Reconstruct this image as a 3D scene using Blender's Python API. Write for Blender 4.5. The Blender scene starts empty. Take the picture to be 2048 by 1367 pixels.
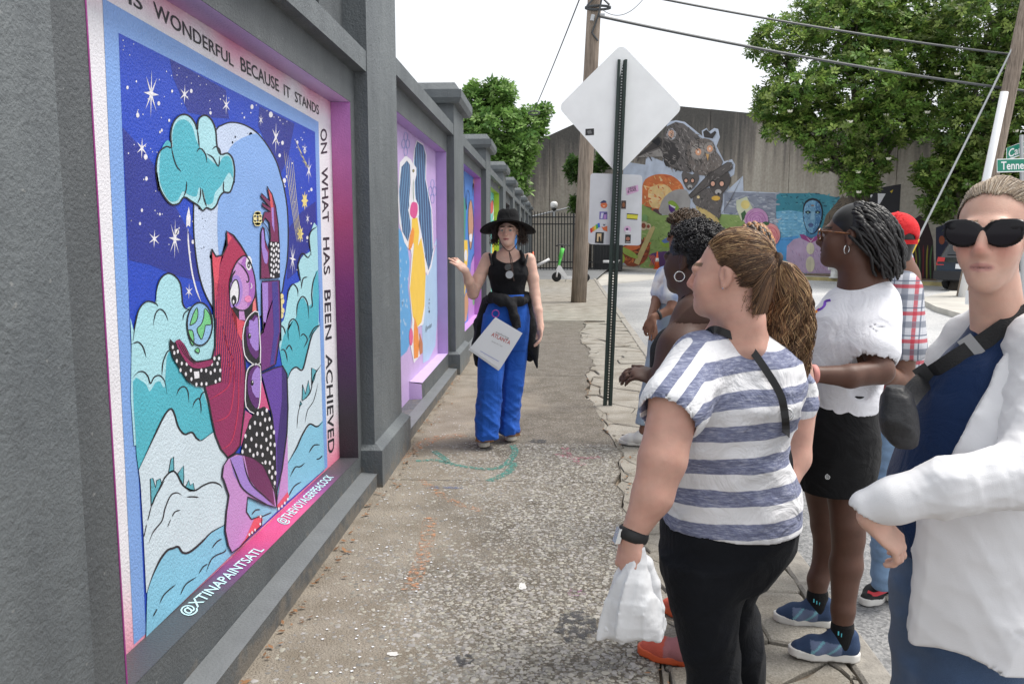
import bpy, math, random
import numpy as np
from mathutils import Matrix, Vector
random.seed(7); RNG = np.random.default_rng(7)
scn = bpy.context.scene
COL = scn.collection
# ---------------------------------------------------------------- camera
F, CX, CY, H = 1650.0, 1024.0, 683.5, 1.55        # focal length in photo pixels, centre, eye height
VPX, VPY = 1106.0, 480.0                           # vanishing point of the wall direction (+Y)
pitch = math.atan((CY - VPY) / F)
yaw = -math.atan((VPX - CX) / F * math.cos(pitch))
FW = np.array([math.sin(yaw)*math.cos(pitch), math.cos(yaw)*math.cos(pitch), -math.sin(pitch)])
RT = np.array([math.cos(yaw), -math.sin(yaw), 0.0])
DN = np.cross(FW, RT)
CAM = np.array([0.0, 0.0, H])
cam_d = bpy.data.cameras.new('camera'); cam = bpy.data.objects.new('camera', cam_d); COL.objects.link(cam)
cam_d.sensor_width = 36.0; cam_d.lens = 36.0*F/2048.0; cam_d.clip_start = 0.05; cam_d.clip_end = 2000
mw = Matrix.Identity(4)
for i in range(3):
    mw[i][0] = RT[i]; mw[i][1] = -DN[i]; mw[i][2] = -FW[i]; mw[i][3] = CAM[i]
cam.matrix_world = mw
scn.camera = cam
# ---------------------------------------------------------------- bright overcast sky and a soft sun
SUN_EL, SUN_AZ = math.radians(62), math.radians(78)    # azimuth clockwise from +Y
w = bpy.data.worlds.new('World'); scn.world = w; w.use_nodes = True
nt = w.node_tree; nt.nodes.clear()
out = nt.nodes.new('ShaderNodeOutputWorld'); bg = nt.nodes.new('ShaderNodeBackground')
sky = nt.nodes.new('ShaderNodeTexSky'); sky.sky_type = 'NISHITA'; sky.sun_disc = False
sky.sun_elevation = SUN_EL; sky.sun_rotation = SUN_AZ; sky.dust_density = 4.0; sky.air_density = 1.0
mix = nt.nodes.new('ShaderNodeMix'); mix.data_type = 'RGBA'; mix.inputs[0].default_value = 0.88
mix.inputs[7].default_value = (8.4, 8.6, 8.9, 1)     # thick even cloud over the blue
nt.links.new(sky.outputs[0], mix.inputs[6]); nt.links.new(mix.outputs[2], bg.inputs[0])
bg.inputs[1].default_value = 0.10
nt.links.new(bg.outputs[0], out.inputs[0])
sl = bpy.data.lights.new('sun', 'SUN'); sun = bpy.data.objects.new('sun', sl); COL.objects.link(sun)
sl.energy = 2.7; sl.angle = math.radians(22); sl.color = (1.0, 0.96, 0.9)
sd = Vector((math.sin(SUN_AZ)*math.cos(SUN_EL), math.cos(SUN_AZ)*math.cos(SUN_EL), math.sin(SUN_EL)))
sun.rotation_euler = sd.to_track_quat('Z', 'Y').to_euler()
sun.location = (6, 2, 12)
vs = scn.view_settings; vs.view_transform = 'Standard'; vs.look = 'None'; vs.gamma = 1; vs.use_curve_mapping = False
vs.exposure = 0.52
scn.render.resolution_x = 1024; scn.render.resolution_y = 683
# ---------------------------------------------------------------- pixels of the photograph -> directions
def ray(x, y): return (x-CX)/F*RT + (y-CY)/F*DN + FW
def gnd(x, y, z=0.0):
    v = ray(x, y); return CAM + v*((z-H)/v[2])
def onX(x, y, X):
    v = ray(x, y); return CAM + v*(X/v[0])
def onY(x, y, Y):
    v = ray(x, y); return CAM + v*(Y/v[1])
def onP(x, y, P0, n):
    v = ray(x, y); return CAM + v*(((P0-CAM)@n)/(v@n))
def nrm(v):
    v = np.asarray(v, float); return v/np.linalg.norm(v)
def lin(c):
    c = np.asarray(c, float)/255.0
    return np.where(c <= 0.04045, c/12.92, ((c+0.055)/1.055)**2.4)
def col(*c, k=0.82):
    v = lin(c)*k; return (float(v[0]), float(v[1]), float(v[2]), 1.0)
# ---------------------------------------------------------------- materials
MATS = {}
def mat(name, base=(0.5, 0.5, 0.5), rough=0.6, metal=0.0, bump=None, var=None, attr=False, spec=0.5,
        sheen=0.0, sss=0.0, alpha=None, coat=0.0, trans=0.0, wr=None):
    """procedural material: bump=(scale, strength, detail), var=(scale, amount): noise on the base colour"""
    if name in MATS: return MATS[name]
    m = bpy.data.materials.new(name); m.use_nodes = True; t = m.node_tree; N = t.nodes; L = t.links
    p = N['Principled BSDF']; p.inputs['Roughness'].default_value = rough; p.inputs['Metallic'].default_value = metal
    p.inputs['Specular IOR Level'].default_value = spec
    if sheen: p.inputs['Sheen Weight'].default_value = sheen
    if coat: p.inputs['Coat Weight'].default_value = coat
    if trans: p.inputs['Transmission Weight'].default_value = trans
    if sss:
        p.inputs['Subsurface Weight'].default_value = sss
        p.inputs['Subsurface Radius'].default_value = (0.012, 0.005, 0.003)
        p.inputs['Subsurface Scale'].default_value = 1.0
    tc = N.new('ShaderNodeTexCoord')
    src = None
    if attr:
        a = N.new('ShaderNodeAttribute'); a.attribute_name = 'Col'; src = a.outputs['Color']
    if var:
        nz = N.new('ShaderNodeTexNoise'); nz.inputs['Scale'].default_value = var[0]; nz.inputs['Detail'].default_value = 5
        L.new(tc.outputs['Object'], nz.inputs['Vector'])
        mr = N.new('ShaderNodeMapRange'); mr.inputs[1].default_value = 0.25; mr.inputs[2].default_value = 0.75
        mr.inputs[3].default_value = 1-var[1]; mr.inputs[4].default_value = 1+var[1]
        L.new(nz.outputs['Fac'], mr.inputs[0])
        mx = N.new('ShaderNodeMix'); mx.data_type = 'RGBA'; mx.blend_type = 'MULTIPLY'; mx.inputs[0].default_value = 1
        if src: L.new(src, mx.inputs[6])
        else: mx.inputs[6].default_value = (*base[:3], 1)
        L.new(mr.outputs[0], mx.inputs[7]); src = mx.outputs[2]
    if src: L.new(src, p.inputs['Base Color'])
    else: p.inputs['Base Color'].default_value = (*base[:3], 1)
    if bump:
        nz = N.new('ShaderNodeTexNoise'); nz.inputs['Scale'].default_value = bump[0]
        nz.inputs['Detail'].default_value = bump[2] if len(bump) > 2 else 3
        L.new(tc.outputs['Object'], nz.inputs['Vector'])
        b = N.new('ShaderNodeBump'); b.inputs['Strength'].default_value = bump[1]; b.inputs['Distance'].default_value = 0.01
        L.new(nz.outputs['Fac'], b.inputs['Height']); L.new(b.outputs[0], p.inputs['Normal'])
        if wr:      # broader creases under the fine grain
            n2 = N.new('ShaderNodeTexNoise'); n2.inputs['Scale'].default_value = wr[0]; n2.inputs['Detail'].default_value = 4; n2.inputs['Distortion'].default_value = 1.6
            L.new(tc.outputs['Object'], n2.inputs['Vector']); b2 = N.new('ShaderNodeBump'); b2.inputs['Strength'].default_value = wr[1]; b2.inputs['Distance'].default_value = 0.03
            L.new(n2.outputs['Fac'], b2.inputs['Height']); L.new(b2.outputs[0], b.inputs['Normal'])
    MATS[name] = m
    return m
# ---------------------------------------------------------------- objects
def put(o, parent=None, label=None, cat=None, group=None, kind=None):
    COL.objects.link(o)
    if parent is not None: o.parent = parent
    if label: o['label'] = label
    if cat: o['category'] = cat
    if group: o['group'] = group
    if kind: o['kind'] = kind
    return o
def thing(name, loc, label, cat, group=None, rz=0.0):
    o = bpy.data.objects.new(name, None); o.empty_display_size = 0.1
    o.location = loc; o.rotation_euler = (0, 0, rz)
    return put(o, None, label, cat, group)
def mesh(name, V, Fc, m, parent=None, colors=None, smooth=False, mats=None, midx=None, org=None, **kw):
    """one mesh object; V world coordinates; org: object origin (the parent's location when it has one)"""
    V = np.asarray(V, float).reshape(-1, 3)
    if org is None and parent is not None:
        org = np.array(parent.location) if parent.parent is None else np.zeros(3)
        if parent.parent is not None: org = np.array(parent.parent.location)+np.array(parent.location)
    if org is None: org = np.zeros(3)
    me = bpy.data.meshes.new(name)
    if isinstance(Fc, np.ndarray):
        n, k = Fc.shape
        me.vertices.add(len(V)); me.vertices.foreach_set('co', (V-org).astype(np.float32).ravel())
        me.loops.add(n*k); me.loops.foreach_set('vertex_index', Fc.astype(np.int32).ravel())
        me.polygons.add(n); me.polygons.foreach_set('loop_start', np.arange(0, n*k, k, dtype=np.int32))
        me.update(calc_edges=True)
    else:
        me.from_pydata((V-org).tolist(), [], [list(map(int, f)) for f in Fc]); me.update()
    if mats:
        for q in mats: me.materials.append(q)
        if midx is not None: me.polygons.foreach_set('material_index', np.asarray(midx, np.int32))
    else: me.materials.append(m)
    if colors is not None:
        ca = me.color_attributes.new('Col', 'FLOAT_COLOR', 'POINT')
        c = np.asarray(colors, np.float32)
        if c.shape[1] == 3: c = np.concatenate([c, np.ones((len(c), 1), np.float32)], 1)
        ca.data.foreach_set('color', c.ravel())
    if smooth: me.polygons.foreach_set('use_smooth', np.ones(len(me.polygons), bool))
    o = bpy.data.objects.new(name, me)
    if parent is None: o.location = org
    return put(o, parent, **kw)
class MB:
    """collects boxes, prisms, tubes into one mesh"""
    def __init__(s): s.V = []; s.F = []; s.C = []
    def add(s, V, Fc, c=None):
        b = len(s.V); s.V += [tuple(map(float, v)) for v in V]; s.F += [tuple(int(i)+b for i in f) for f in Fc]
        if c is not None: s.C += [c]*len(V)
        return s
    def box(s, x0, x1, y0, y1, z0, z1, c=None):
        return s.add([(x0,y0,z0),(x1,y0,z0),(x1,y1,z0),(x0,y1,z0),(x0,y0,z1),(x1,y0,z1),(x1,y1,z1),(x0,y1,z1)],
                     [(0,3,2,1),(4,5,6,7),(0,1,5,4),(1,2,6,5),(2,3,7,6),(3,0,4,7)], c)
    def hexa(s, P, c=None):      # 8 corners: bottom ring then top ring, counter-clockwise from above
        return s.add(P, [(0,3,2,1),(4,5,6,7),(0,1,5,4),(1,2,6,5),(2,3,7,6),(3,0,4,7)], c)
    def tube(s, pts, r, n=10, c=None, cap=True):
        pts = np.asarray(pts, float); r = np.broadcast_to(np.asarray(r, float), (len(pts),))
        V = []
        t0 = nrm(pts[1]-pts[0]); a = np.array([0, 0, 1.0]) if abs(t0[2]) < 0.9 else np.array([1.0, 0, 0])
        u = nrm(np.cross(t0, a))
        for i, p in enumerate(pts):
            t = nrm(pts[min(i+1, len(pts)-1)]-pts[max(i-1, 0)]); u = nrm(u-t*(u@t)); v = np.cross(t, u)
            for j in range(n):
                an = 2*math.pi*j/n; V.append(p+r[i]*(math.cos(an)*u+math.sin(an)*v))
        Fc = []
        for i in range(len(pts)-1):
            for j in range(n):
                k = (j+1) % n; Fc.append((i*n+j, i*n+k, (i+1)*n+k, (i+1)*n+j))
        if cap: Fc += [tuple(range(n-1, -1, -1)), tuple(range((len(pts)-1)*n, len(pts)*n))]
        return s.add(V, Fc, c)
    def prism(s, poly, d, c=None):   # polygon (3D points) extruded by vector d
        n = len(poly); P = [np.asarray(p, float) for p in poly]; d = np.asarray(d, float)
        return s.add(P+[p+d for p in P], [tuple(range(n))[::-1], tuple(range(n, 2*n))]+[(i, (i+1) % n, n+(i+1) % n, n+i) for i in range(n)], c)
    def lathe(s, prof, c0, ax=(0,0,1), n=20, c=None):   # prof: (r, h) along the axis
        ax = nrm(ax); a = np.array([1.0, 0, 0]) if abs(ax[0]) < 0.9 else np.array([0, 1.0, 0]); u = nrm(np.cross(ax, a)); v = np.cross(ax, u)
        V = []; Fc = []
        for r, h in prof:
            for j in range(n):
                an = 2*math.pi*j/n; V.append(np.asarray(c0)+ax*h+r*(math.cos(an)*u+math.sin(an)*v))
        for i in range(len(prof)-1):
            for j in range(n):
                k = (j+1) % n; Fc.append((i*n+j, i*n+k, (i+1)*n+k, (i+1)*n+j))
        Fc += [tuple(range(n-1, -1, -1)), tuple(range((len(prof)-1)*n, len(prof)*n))]
        return s.add(V, Fc, c)
    def build(s, name, m, parent=None, smooth=False, **kw):
        return mesh(name, s.V, s.F, m, parent, colors=s.C if s.C and len(s.C) == len(s.V) else None, smooth=smooth, **kw)
def smooth_pts(P, n=6, closed=True):
    P = np.asarray(P, float); out = []; N = len(P); rng = range(N if closed else N-1)
    for i in rng:
        if closed: a, b, c, d = P[i-1], P[i], P[(i+1) % N], P[(i+2) % N]
        else: a, b, c, d = P[max(i-1, 0)], P[i], P[i+1], P[min(i+2, N-1)]
        for t in np.arange(n)/n:
            out.append(0.5*((2*b)+(c-a)*t+(2*a-5*b+4*c-d)*t*t+(3*b-a-3*c+d)*t**3))
    if not closed: out.append(P[-1])
    return np.array(out)
def text_mesh(s, bold=0.0):
    """outline of a line of lettering: V (2D), faces, width; cap height about 0.7"""
    cu = bpy.data.curves.new('lettering', 'FONT'); cu.body = s; cu.size = 1.0; cu.offset = bold; cu.resolution_u = 3
    o = bpy.data.objects.new('lettering', cu); COL.objects.link(o)
    dg = bpy.context.evaluated_depsgraph_get(); dg.update()
    me = bpy.data.meshes.new_from_object(o.evaluated_get(dg))
    V = np.array([v.co[:] for v in me.vertices]); Fc = [list(p.vertices) for p in me.polygons]
    bpy.data.objects.remove(o); bpy.data.curves.remove(cu); bpy.data.meshes.remove(me)
    return V, Fc
def lettering(name, s, p0, p1, up, h, n_off, m, parent, bold=0.01, **kw):
    """text from p0 to p1 (baseline), cap height h along up, lifted by n_off"""
    V, Fc = text_mesh(s, bold)
    p0 = np.asarray(p0, float); p1 = np.asarray(p1, float)
    x0, x1 = V[:, 0].min(), V[:, 0].max()
    y1 = 0.70
    P = p0+np.outer((V[:, 0]-x0)/(x1-x0), p1-p0)+np.outer(V[:, 1]/y1*h, nrm(up))+np.asarray(n_off)
    return mesh(name, P, Fc, m, parent, **kw)
# ---------------------------------------------------------------- distance-field modelling
def _smin(a, b, k):
    if k <= 0: return np.minimum(a, b)
    h = np.clip(k-np.abs(a-b), 0, None)/k
    return np.minimum(a, b)-h*h*k*0.25
class SDF:
    def __init__(s): s.ops = []; s.warp = None
    def add(s, fn, lo, hi, k=0.015, op='u'): s.ops.append((fn, np.asarray(lo, float), np.asarray(hi, float), k, op)); return s
    def cone(s, a, b, ra, rb, k=0.015, op='u'):
        a = np.asarray(a, float); b = np.asarray(b, float); ba = b-a; L2 = max(ba@ba, 1e-9); R = max(ra, rb)
        def fn(X, Y, Z):
            px, py, pz = X-a[0], Y-a[1], Z-a[2]
            t = np.clip((px*ba[0]+py*ba[1]+pz*ba[2])/L2, 0, 1)
            return np.sqrt((px-ba[0]*t)**2+(py-ba[1]*t)**2+(pz-ba[2]*t)**2)-(ra+(rb-ra)*t)
        return s.add(fn, np.minimum(a, b)-R, np.maximum(a, b)+R, k, op)
    def chain(s, P, R, k=0.012, op='u'):
        R = np.broadcast_to(np.asarray(R, float), (len(P),))
        for i in range(len(P)-1): s.cone(P[i], P[i+1], R[i], R[i+1], k, op)
        return s
    def ell(s, c, r, k=0.015, op='u', M=None):
        c = np.asarray(c, float); r = np.asarray(r, float); R = r.max()
        def fn(X, Y, Z):
            x, y, z = X-c[0], Y-c[1], Z-c[2]
            if M is not None:
                x, y, z = (M[0][0]*x+M[0][1]*y+M[0][2]*z, M[1][0]*x+M[1][1]*y+M[1][2]*z, M[2][0]*x+M[2][1]*y+M[2][2]*z)
            k0 = np.sqrt((x/r[0])**2+(y/r[1])**2+(z/r[2])**2)+1e-6
            k1 = np.sqrt((x/r[0]**2)**2+(y/r[1]**2)**2+(z/r[2]**2)**2)+1e-6
            return k0*(k0-1)/k1
        return s.add(fn, c-R, c+R, k, op)
    def loft(s, secs, ang=0.0, k=0.015, op='u', e=2.0):
        """secs: (z, cx, cy, half width along u, half depth along v); u turned by ang about z"""
        S = np.array(sorted(secs, key=lambda q: q[0]), float)
        zz = np.linspace(S[0, 0], S[-1, 0], 80); T = [np.interp(zz, S[:, 0], S[:, i]) for i in range(1, 5)]
        ker = np.array([1, 2, 3, 2, 1])/9.0
        T = [np.concatenate([t[:2], np.convolve(t, ker, 'valid'), t[-2:]]) for t in T]
        ca, sa = math.cos(ang), math.sin(ang)
        def fn(X, Y, Z):
            cx, cy, a, b = [np.interp(Z[..., :1, :1, :].ravel() if False else Z[0, 0, :], zz, t) for t in T]
            dx, dy = X-cx, Y-cy
            u = dx*ca+dy*sa; v = -dx*sa+dy*ca
            q = (np.abs(u/a)**e+np.abs(v/b)**e)**(1.0/e)
            d = (q-1)*np.minimum(a, b)
            dz = np.maximum(S[0, 0]-Z, Z-S[-1, 0])
            return np.maximum(d, dz)
        R = max(S[:, 3].max(), S[:, 4].max())
        return s.add(fn, (S[:, 1].min()-R, S[:, 2].min()-R, S[0, 0]), (S[:, 1].max()+R, S[:, 2].max()+R, S[-1, 0]), k, op)
    def bounds(s, pad=0.02):
        U = [o for o in s.ops if o[4] == 'u']
        return np.min([o[1] for o in U], 0)-pad, np.max([o[2] for o in U], 0)+pad
    def mesh(s, h=0.008, lo=None, hi=None):
        l, u = s.bounds(); lo = l if lo is None else np.maximum(l, lo); hi = u if hi is None else np.minimum(u, hi)
        n = np.ceil((hi-lo)/h).astype(int)+1
        ax = [lo[i]+h*np.arange(n[i]) for i in range(3)]
        D = np.full(n, 0.2, np.float32)
        for fn, a, b, k, op in s.ops:
            pad = k+3*h
            i0 = [max(int((a[i]-pad-lo[i])/h), 0) for i in range(3)]; i1 = [min(int((b[i]+pad-lo[i])/h)+2, n[i]) for i in range(3)]
            if any(i1[i] <= i0[i] for i in range(3)): continue
            sl = tuple(slice(i0[i], i1[i]) for i in range(3))
            X, Y, Z = np.meshgrid(*[ax[i][sl[i]].astype(np.float32) for i in range(3)], indexing='ij')
            d = fn(X, Y, Z).astype(np.float32)
            if op == 'u': D[sl] = _smin(D[sl], d, k)
            else: D[sl] = -_smin(-D[sl], d, k)
        if s.warp:
            X, Y, Z = np.meshgrid(*[a.astype(np.float32) for a in ax], indexing='ij')
            near = np.abs(D) < 0.04
            D[near] += s.warp(X[near], Y[near], Z[near]).astype(np.float32)
        D[0], D[-1] = 0.1, 0.1; D[:, 0], D[:, -1] = 0.1, 0.1; D[:, :, 0], D[:, :, -1] = 0.1, 0.1
        return snets(D, lo, h)
def snets(D, o, h):
    S = D < 0
    cs = [(i, j, k) for i in (0, 1) for j in (0, 1) for k in (0, 1)]
    n = np.array(D.shape)-1
    sub = lambda A, c: A[c[0]:c[0]+n[0], c[1]:c[1]+n[1], c[2]:c[2]+n[2]]
    cnt = sum(sub(S, c).astype(np.int8) for c in cs)
    act = (cnt > 0) & (cnt < 8)
    I = np.argwhere(act)
    idx = np.full(tuple(n), -1, np.int64); idx[act] = np.arange(len(I))
    val = {c: D[I[:, 0]+c[0], I[:, 1]+c[1], I[:, 2]+c[2]].astype(float) for c in cs}
    acc = np.zeros((len(I), 3)); num = np.zeros(len(I))
    for a in cs:
        for ax in range(3):
            if a[ax]: continue
            b = list(a); b[ax] = 1; b = tuple(b)
            m = (val[a] < 0) != (val[b] < 0)
            t = val[a][m]/(val[a][m]-val[b][m])
            p = np.repeat(np.array([a], float), m.sum(), 0); p[:, ax] = t
            acc[m] += p; num[m] += 1
    V = o+(I+acc/np.maximum(num, 1)[:, None])*h
    Q = []
    for ax in range(3):
        u, v = [(1, 2), (2, 0), (0, 1)][ax]
        a = [slice(None)]*3; b = [slice(None)]*3; a[ax] = slice(0, -1); b[ax] = slice(1, None)
        d = S[tuple(a)] != S[tuple(b)]
        E = np.argwhere(d); E = E[(E[:, u] > 0) & (E[:, v] > 0) & (E[:, u] < n[u]) & (E[:, v] < n[v])]
        flip = S[tuple(E.T)]
        def cell(du, dv):
            c = E.copy(); c[:, u] -= du; c[:, v] -= dv; return idx[tuple(c.T)]
        q = np.stack([cell(1, 1), cell(0, 1), cell(0, 0), cell(1, 0)], 1)
        q[~flip] = q[~flip][:, ::-1]
        Q.append(q)
    Q = np.concatenate(Q); Q = Q[(Q >= 0).all(1)]
    return V, Q
def folds(seed, amp, scale, aniso=(1, 1, 1), n=7):
    r = np.random.default_rng(seed); K = r.normal(size=(n, 3))*np.asarray(aniso)*scale; ph = r.uniform(0, 6.28, n); am = r.uniform(0.4, 1, n); am *= amp/am.sum()
    W = r.normal(size=(2, 3))*scale*0.4
    def fn(X, Y, Z):
        w = 0.8*np.sin(W[0, 0]*X+W[0, 1]*Y+W[0, 2]*Z)+0.8*np.sin(W[1, 0]*X+W[1, 1]*Y+W[1, 2]*Z+1)
        d = 0
        for i in range(n):
            q = np.sin(.5*(K[i, 0]*X+K[i, 1]*Y+K[i, 2]*Z+ph[i]+w)); d = d+am[i]*(0.59-2.6*(1-np.abs(q))**2)
        return d
    return fn
def strands(P, R, sides=4):
    """P (n, m, 3) centre lines, R (n, m) radii -> vertices, quads (open tubes)"""
    n, m, _ = P.shape
    T = np.gradient(P, axis=1); T /= np.linalg.norm(T, axis=2, keepdims=True)+1e-9
    a = np.where(np.abs(T[..., 2:3]) < 0.9, np.array([0, 0, 1.0]), np.array([1.0, 0, 0]))
    U = np.cross(T, a); U /= np.linalg.norm(U, axis=2, keepdims=True)+1e-9; W = np.cross(T, U)
    an = 2*np.pi*np.arange(sides)/sides
    V = P[:, :, None, :]+R[:, :, None, None]*(np.cos(an)[None, None, :, None]*U[:, :, None, :]+np.sin(an)[None, None, :, None]*W[:, :, None, :])
    base = np.arange(n)[:, None, None]*m*sides+np.arange(m-1)[None, :, None]*sides
    j = np.arange(sides)[None, None, :]; k = (j+1) % sides
    Q = np.stack([base+j, base+k, base+sides+k, base+sides+j], -1).reshape(-1, 4)
    return V.reshape(-1, 3), Q
# ================================================================ ground
def node_mat(name, build, rough=0.8):
    m = bpy.data.materials.new(name); m.use_nodes = True; t = m.node_tree; p = t.nodes['Principled BSDF']
    p.inputs['Roughness'].default_value = rough
    build(t, t.nodes, t.links, p); MATS[name] = m; return m
def ramp(N, L, src, stops):
    r = N.new('ShaderNodeValToRGB'); e = r.color_ramp.elements
    while len(e) < len(stops): e.new(0.5)
    for q, (pos, c) in zip(e, stops): q.position = pos; q.color = (*c[:3], 1)
    L.new(src, r.inputs[0]); return r.outputs[0]
def noise(N, L, vec, scale, detail=4, rough=0.5):
    n = N.new('ShaderNodeTexNoise'); n.inputs['Scale'].default_value = scale; n.inputs['Detail'].default_value = detail
    n.inputs['Roughness'].default_value = rough; L.new(vec, n.inputs['Vector']); return n.outputs['Fac']
def mixc(N, L, fac, a, b, mode='MIX'):
    m = N.new('ShaderNodeMix'); m.data_type = 'RGBA'; m.blend_type = mode
    for i, v in ((0, fac), (6, a), (7, b)):
        if hasattr(v, 'is_linked'): L.new(v, m.inputs[i])
        elif i == 0: m.inputs[0].default_value = v
        else: m.inputs[i].default_value = (*v[:3], 1)
    return m.outputs[2]
def mapr(N, L, src, a, b, c, d):
    r = N.new('ShaderNodeMapRange'); L.new(src, r.inputs[0])
    for i, v in enumerate((a, b, c, d)): r.inputs[i+1].default_value = v
    return r.outputs[0]
def bumpn(N, L, p, hs, dist=0.01, st=1.0):
    b = N.new('ShaderNodeBump'); b.inputs['Strength'].default_value = st; b.inputs['Distance'].default_value = dist
    L.new(hs, b.inputs['Height']); L.new(b.outputs[0], p.inputs['Normal'])
def agg(t, N, L, p):          # exposed-aggregate concrete, smoother and paler towards the wall
    tc = N.new('ShaderNodeTexCoord'); v = tc.outputs['Object']
    vo = N.new('ShaderNodeTexVoronoi'); vo.inputs['Scale'].default_value = 88; L.new(v, vo.inputs['Vector'])
    vo.feature = 'F1'
    sep = N.new('ShaderNodeSeparateXYZ'); L.new(v, sep.inputs[0])
    bl = noise(N, L, v, 1.1, 4); bl2 = noise(N, L, v, 5, 5)
    sx = N.new('ShaderNodeMath'); sx.operation = 'ADD'; L.new(sep.outputs[0], sx.inputs[0])
    k = mapr(N, L, bl, 0.3, 0.7, -0.45, 0.45); L.new(k, sx.inputs[1])
    near = mapr(N, L, sx.outputs[0], -0.75, -0.2, 0.0, 1.0)
    wn = N.new('ShaderNodeSeparateColor'); L.new(vo.outputs['Color'], wn.inputs[0])
    peb = ramp(N, L, wn.outputs[0], [(0.0, (0.13, 0.112, 0.09)), (0.3, (0.19, 0.165, 0.135)), (0.7, (0.26, 0.23, 0.19)), (1.0, (0.37, 0.34, 0.29))])
    edge = mapr(N, L, vo.outputs['Distance'], 0.3, 0.62, 0.0, 1.0)
    c1 = mixc(N, L, edge, peb, (0.115, 0.102, 0.085))
    fine = noise(N, L, v, 160, 3, 0.7)
    c0 = ramp(N, L, fine, [(0.25, (0.17, 0.145, 0.115)), (0.55, (0.28, 0.245, 0.2)), (0.8, (0.42, 0.38, 0.33))])
    c = mixc(N, L, near, c0, c1)
    dirt = ramp(N, L, bl2, [(0.3, (0.72, 0.69, 0.64)), (0.6, (1.0, 1.0, 1.0)), (0.8, (1.2, 1.16, 1.08))])
    c = mixc(N, L, 1.0, c, dirt, 'MULTIPLY')
    L.new(c, p.inputs['Base Color'])
    hs = N.new('ShaderNodeMath'); hs.operation = 'MULTIPLY'; L.new(edge, hs.inputs[0]); hs.inputs[1].default_value = -0.6
    h2 = N.new('ShaderNodeMath'); h2.operation = 'ADD'; L.new(hs.outputs[0], h2.inputs[0]); L.new(fine, h2.inputs[1])
    bumpn(N, L, p, h2.outputs[0], 0.006, 0.8)
M_AGG = node_mat('exposed_aggregate', agg, 0.85)
def slabm(t, N, L, p):
    tc = N.new('ShaderNodeTexCoord'); v = tc.outputs['Object']
    f = noise(N, L, v, 120, 4, 0.75); b = noise(N, L, v, 3.5, 5); g = noise(N, L, v, 22, 4)
    c = ramp(N, L, f, [(0.3, (0.16, 0.145, 0.12)), (0.5, (0.27, 0.25, 0.215)), (0.75, (0.41, 0.385, 0.34))])
    d = ramp(N, L, b, [(0.3, (0.68, 0.64, 0.58)), (0.55, (1, 1, 1)), (0.75, (1.22, 1.2, 1.16))])
    c = mixc(N, L, 1.0, c, d, 'MULTIPLY'); L.new(c, p.inputs['Base Color'])
    h = N.new('ShaderNodeMath'); h.operation = 'ADD'; L.new(f, h.inputs[0]); L.new(g, h.inputs[1])
    bumpn(N, L, p, h.outputs[0], 0.01, 0.6)
M_SLAB = node_mat('weathered_concrete', slabm, 0.85)
def asph(t, N, L, p):
    tc = N.new('ShaderNodeTexCoord'); v = tc.outputs['Object']
    f = noise(N, L, v, 140, 3, 0.8); b = noise(N, L, v, 0.35, 5); vo = N.new('ShaderNodeTexVoronoi'); vo.inputs['Scale'].default_value = 85
    L.new(v, vo.inputs['Vector']); wn = N.new('ShaderNodeSeparateColor'); L.new(vo.outputs['Color'], wn.inputs[0])
    c = ramp(N, L, wn.outputs[0], [(0.0, (0.28, 0.285, 0.29)), (0.5, (0.46, 0.465, 0.47)), (1.0, (0.66, 0.66, 0.65))])
    d = ramp(N, L, b, [(0.3, (0.75, 0.76, 0.78)), (0.7, (1.12, 1.1, 1.08))])
    c = mixc(N, L, 1.0, c, d, 'MULTIPLY')
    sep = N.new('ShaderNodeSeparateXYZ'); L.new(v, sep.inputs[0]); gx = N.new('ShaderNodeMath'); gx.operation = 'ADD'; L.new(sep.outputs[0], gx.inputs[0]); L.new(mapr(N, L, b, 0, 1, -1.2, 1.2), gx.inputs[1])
    gt_ = mapr(N, L, gx.outputs[0], 1.2, 4.5, 0.5, 1.0); c = mixc(N, L, 1.0, c, gt_, 'MULTIPLY')      # darker beside the kerb, paler further out
    L.new(c, p.inputs['Base Color']); bumpn(N, L, p, f, 0.008, 0.7)
M_ROAD = node_mat('pale_asphalt', asph, 0.85)
M_DIRT = mat('joint_dirt', (0.17, 0.135, 0.10), 0.95, bump=(60, 0.8), var=(9, 0.4))
M_CURB = mat('granite_kerb', (0.27, 0.25, 0.22), 0.85, bump=(70, 0.7, 5), var=(14, 0.3))
cin = lambda y: 1.06+0.0175*y                 # inner line of the kerb
def sheet(name, poly, z, m, **kw):
    P = [(x, y, z) for x, y in poly]; return mesh(name, P, [tuple(range(len(P)))], m, **kw)
sheet('road', [(-80, -30), (160, -30), (160, 220), (-80, 220)], -0.13, M_ROAD, kind='structure')
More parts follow.
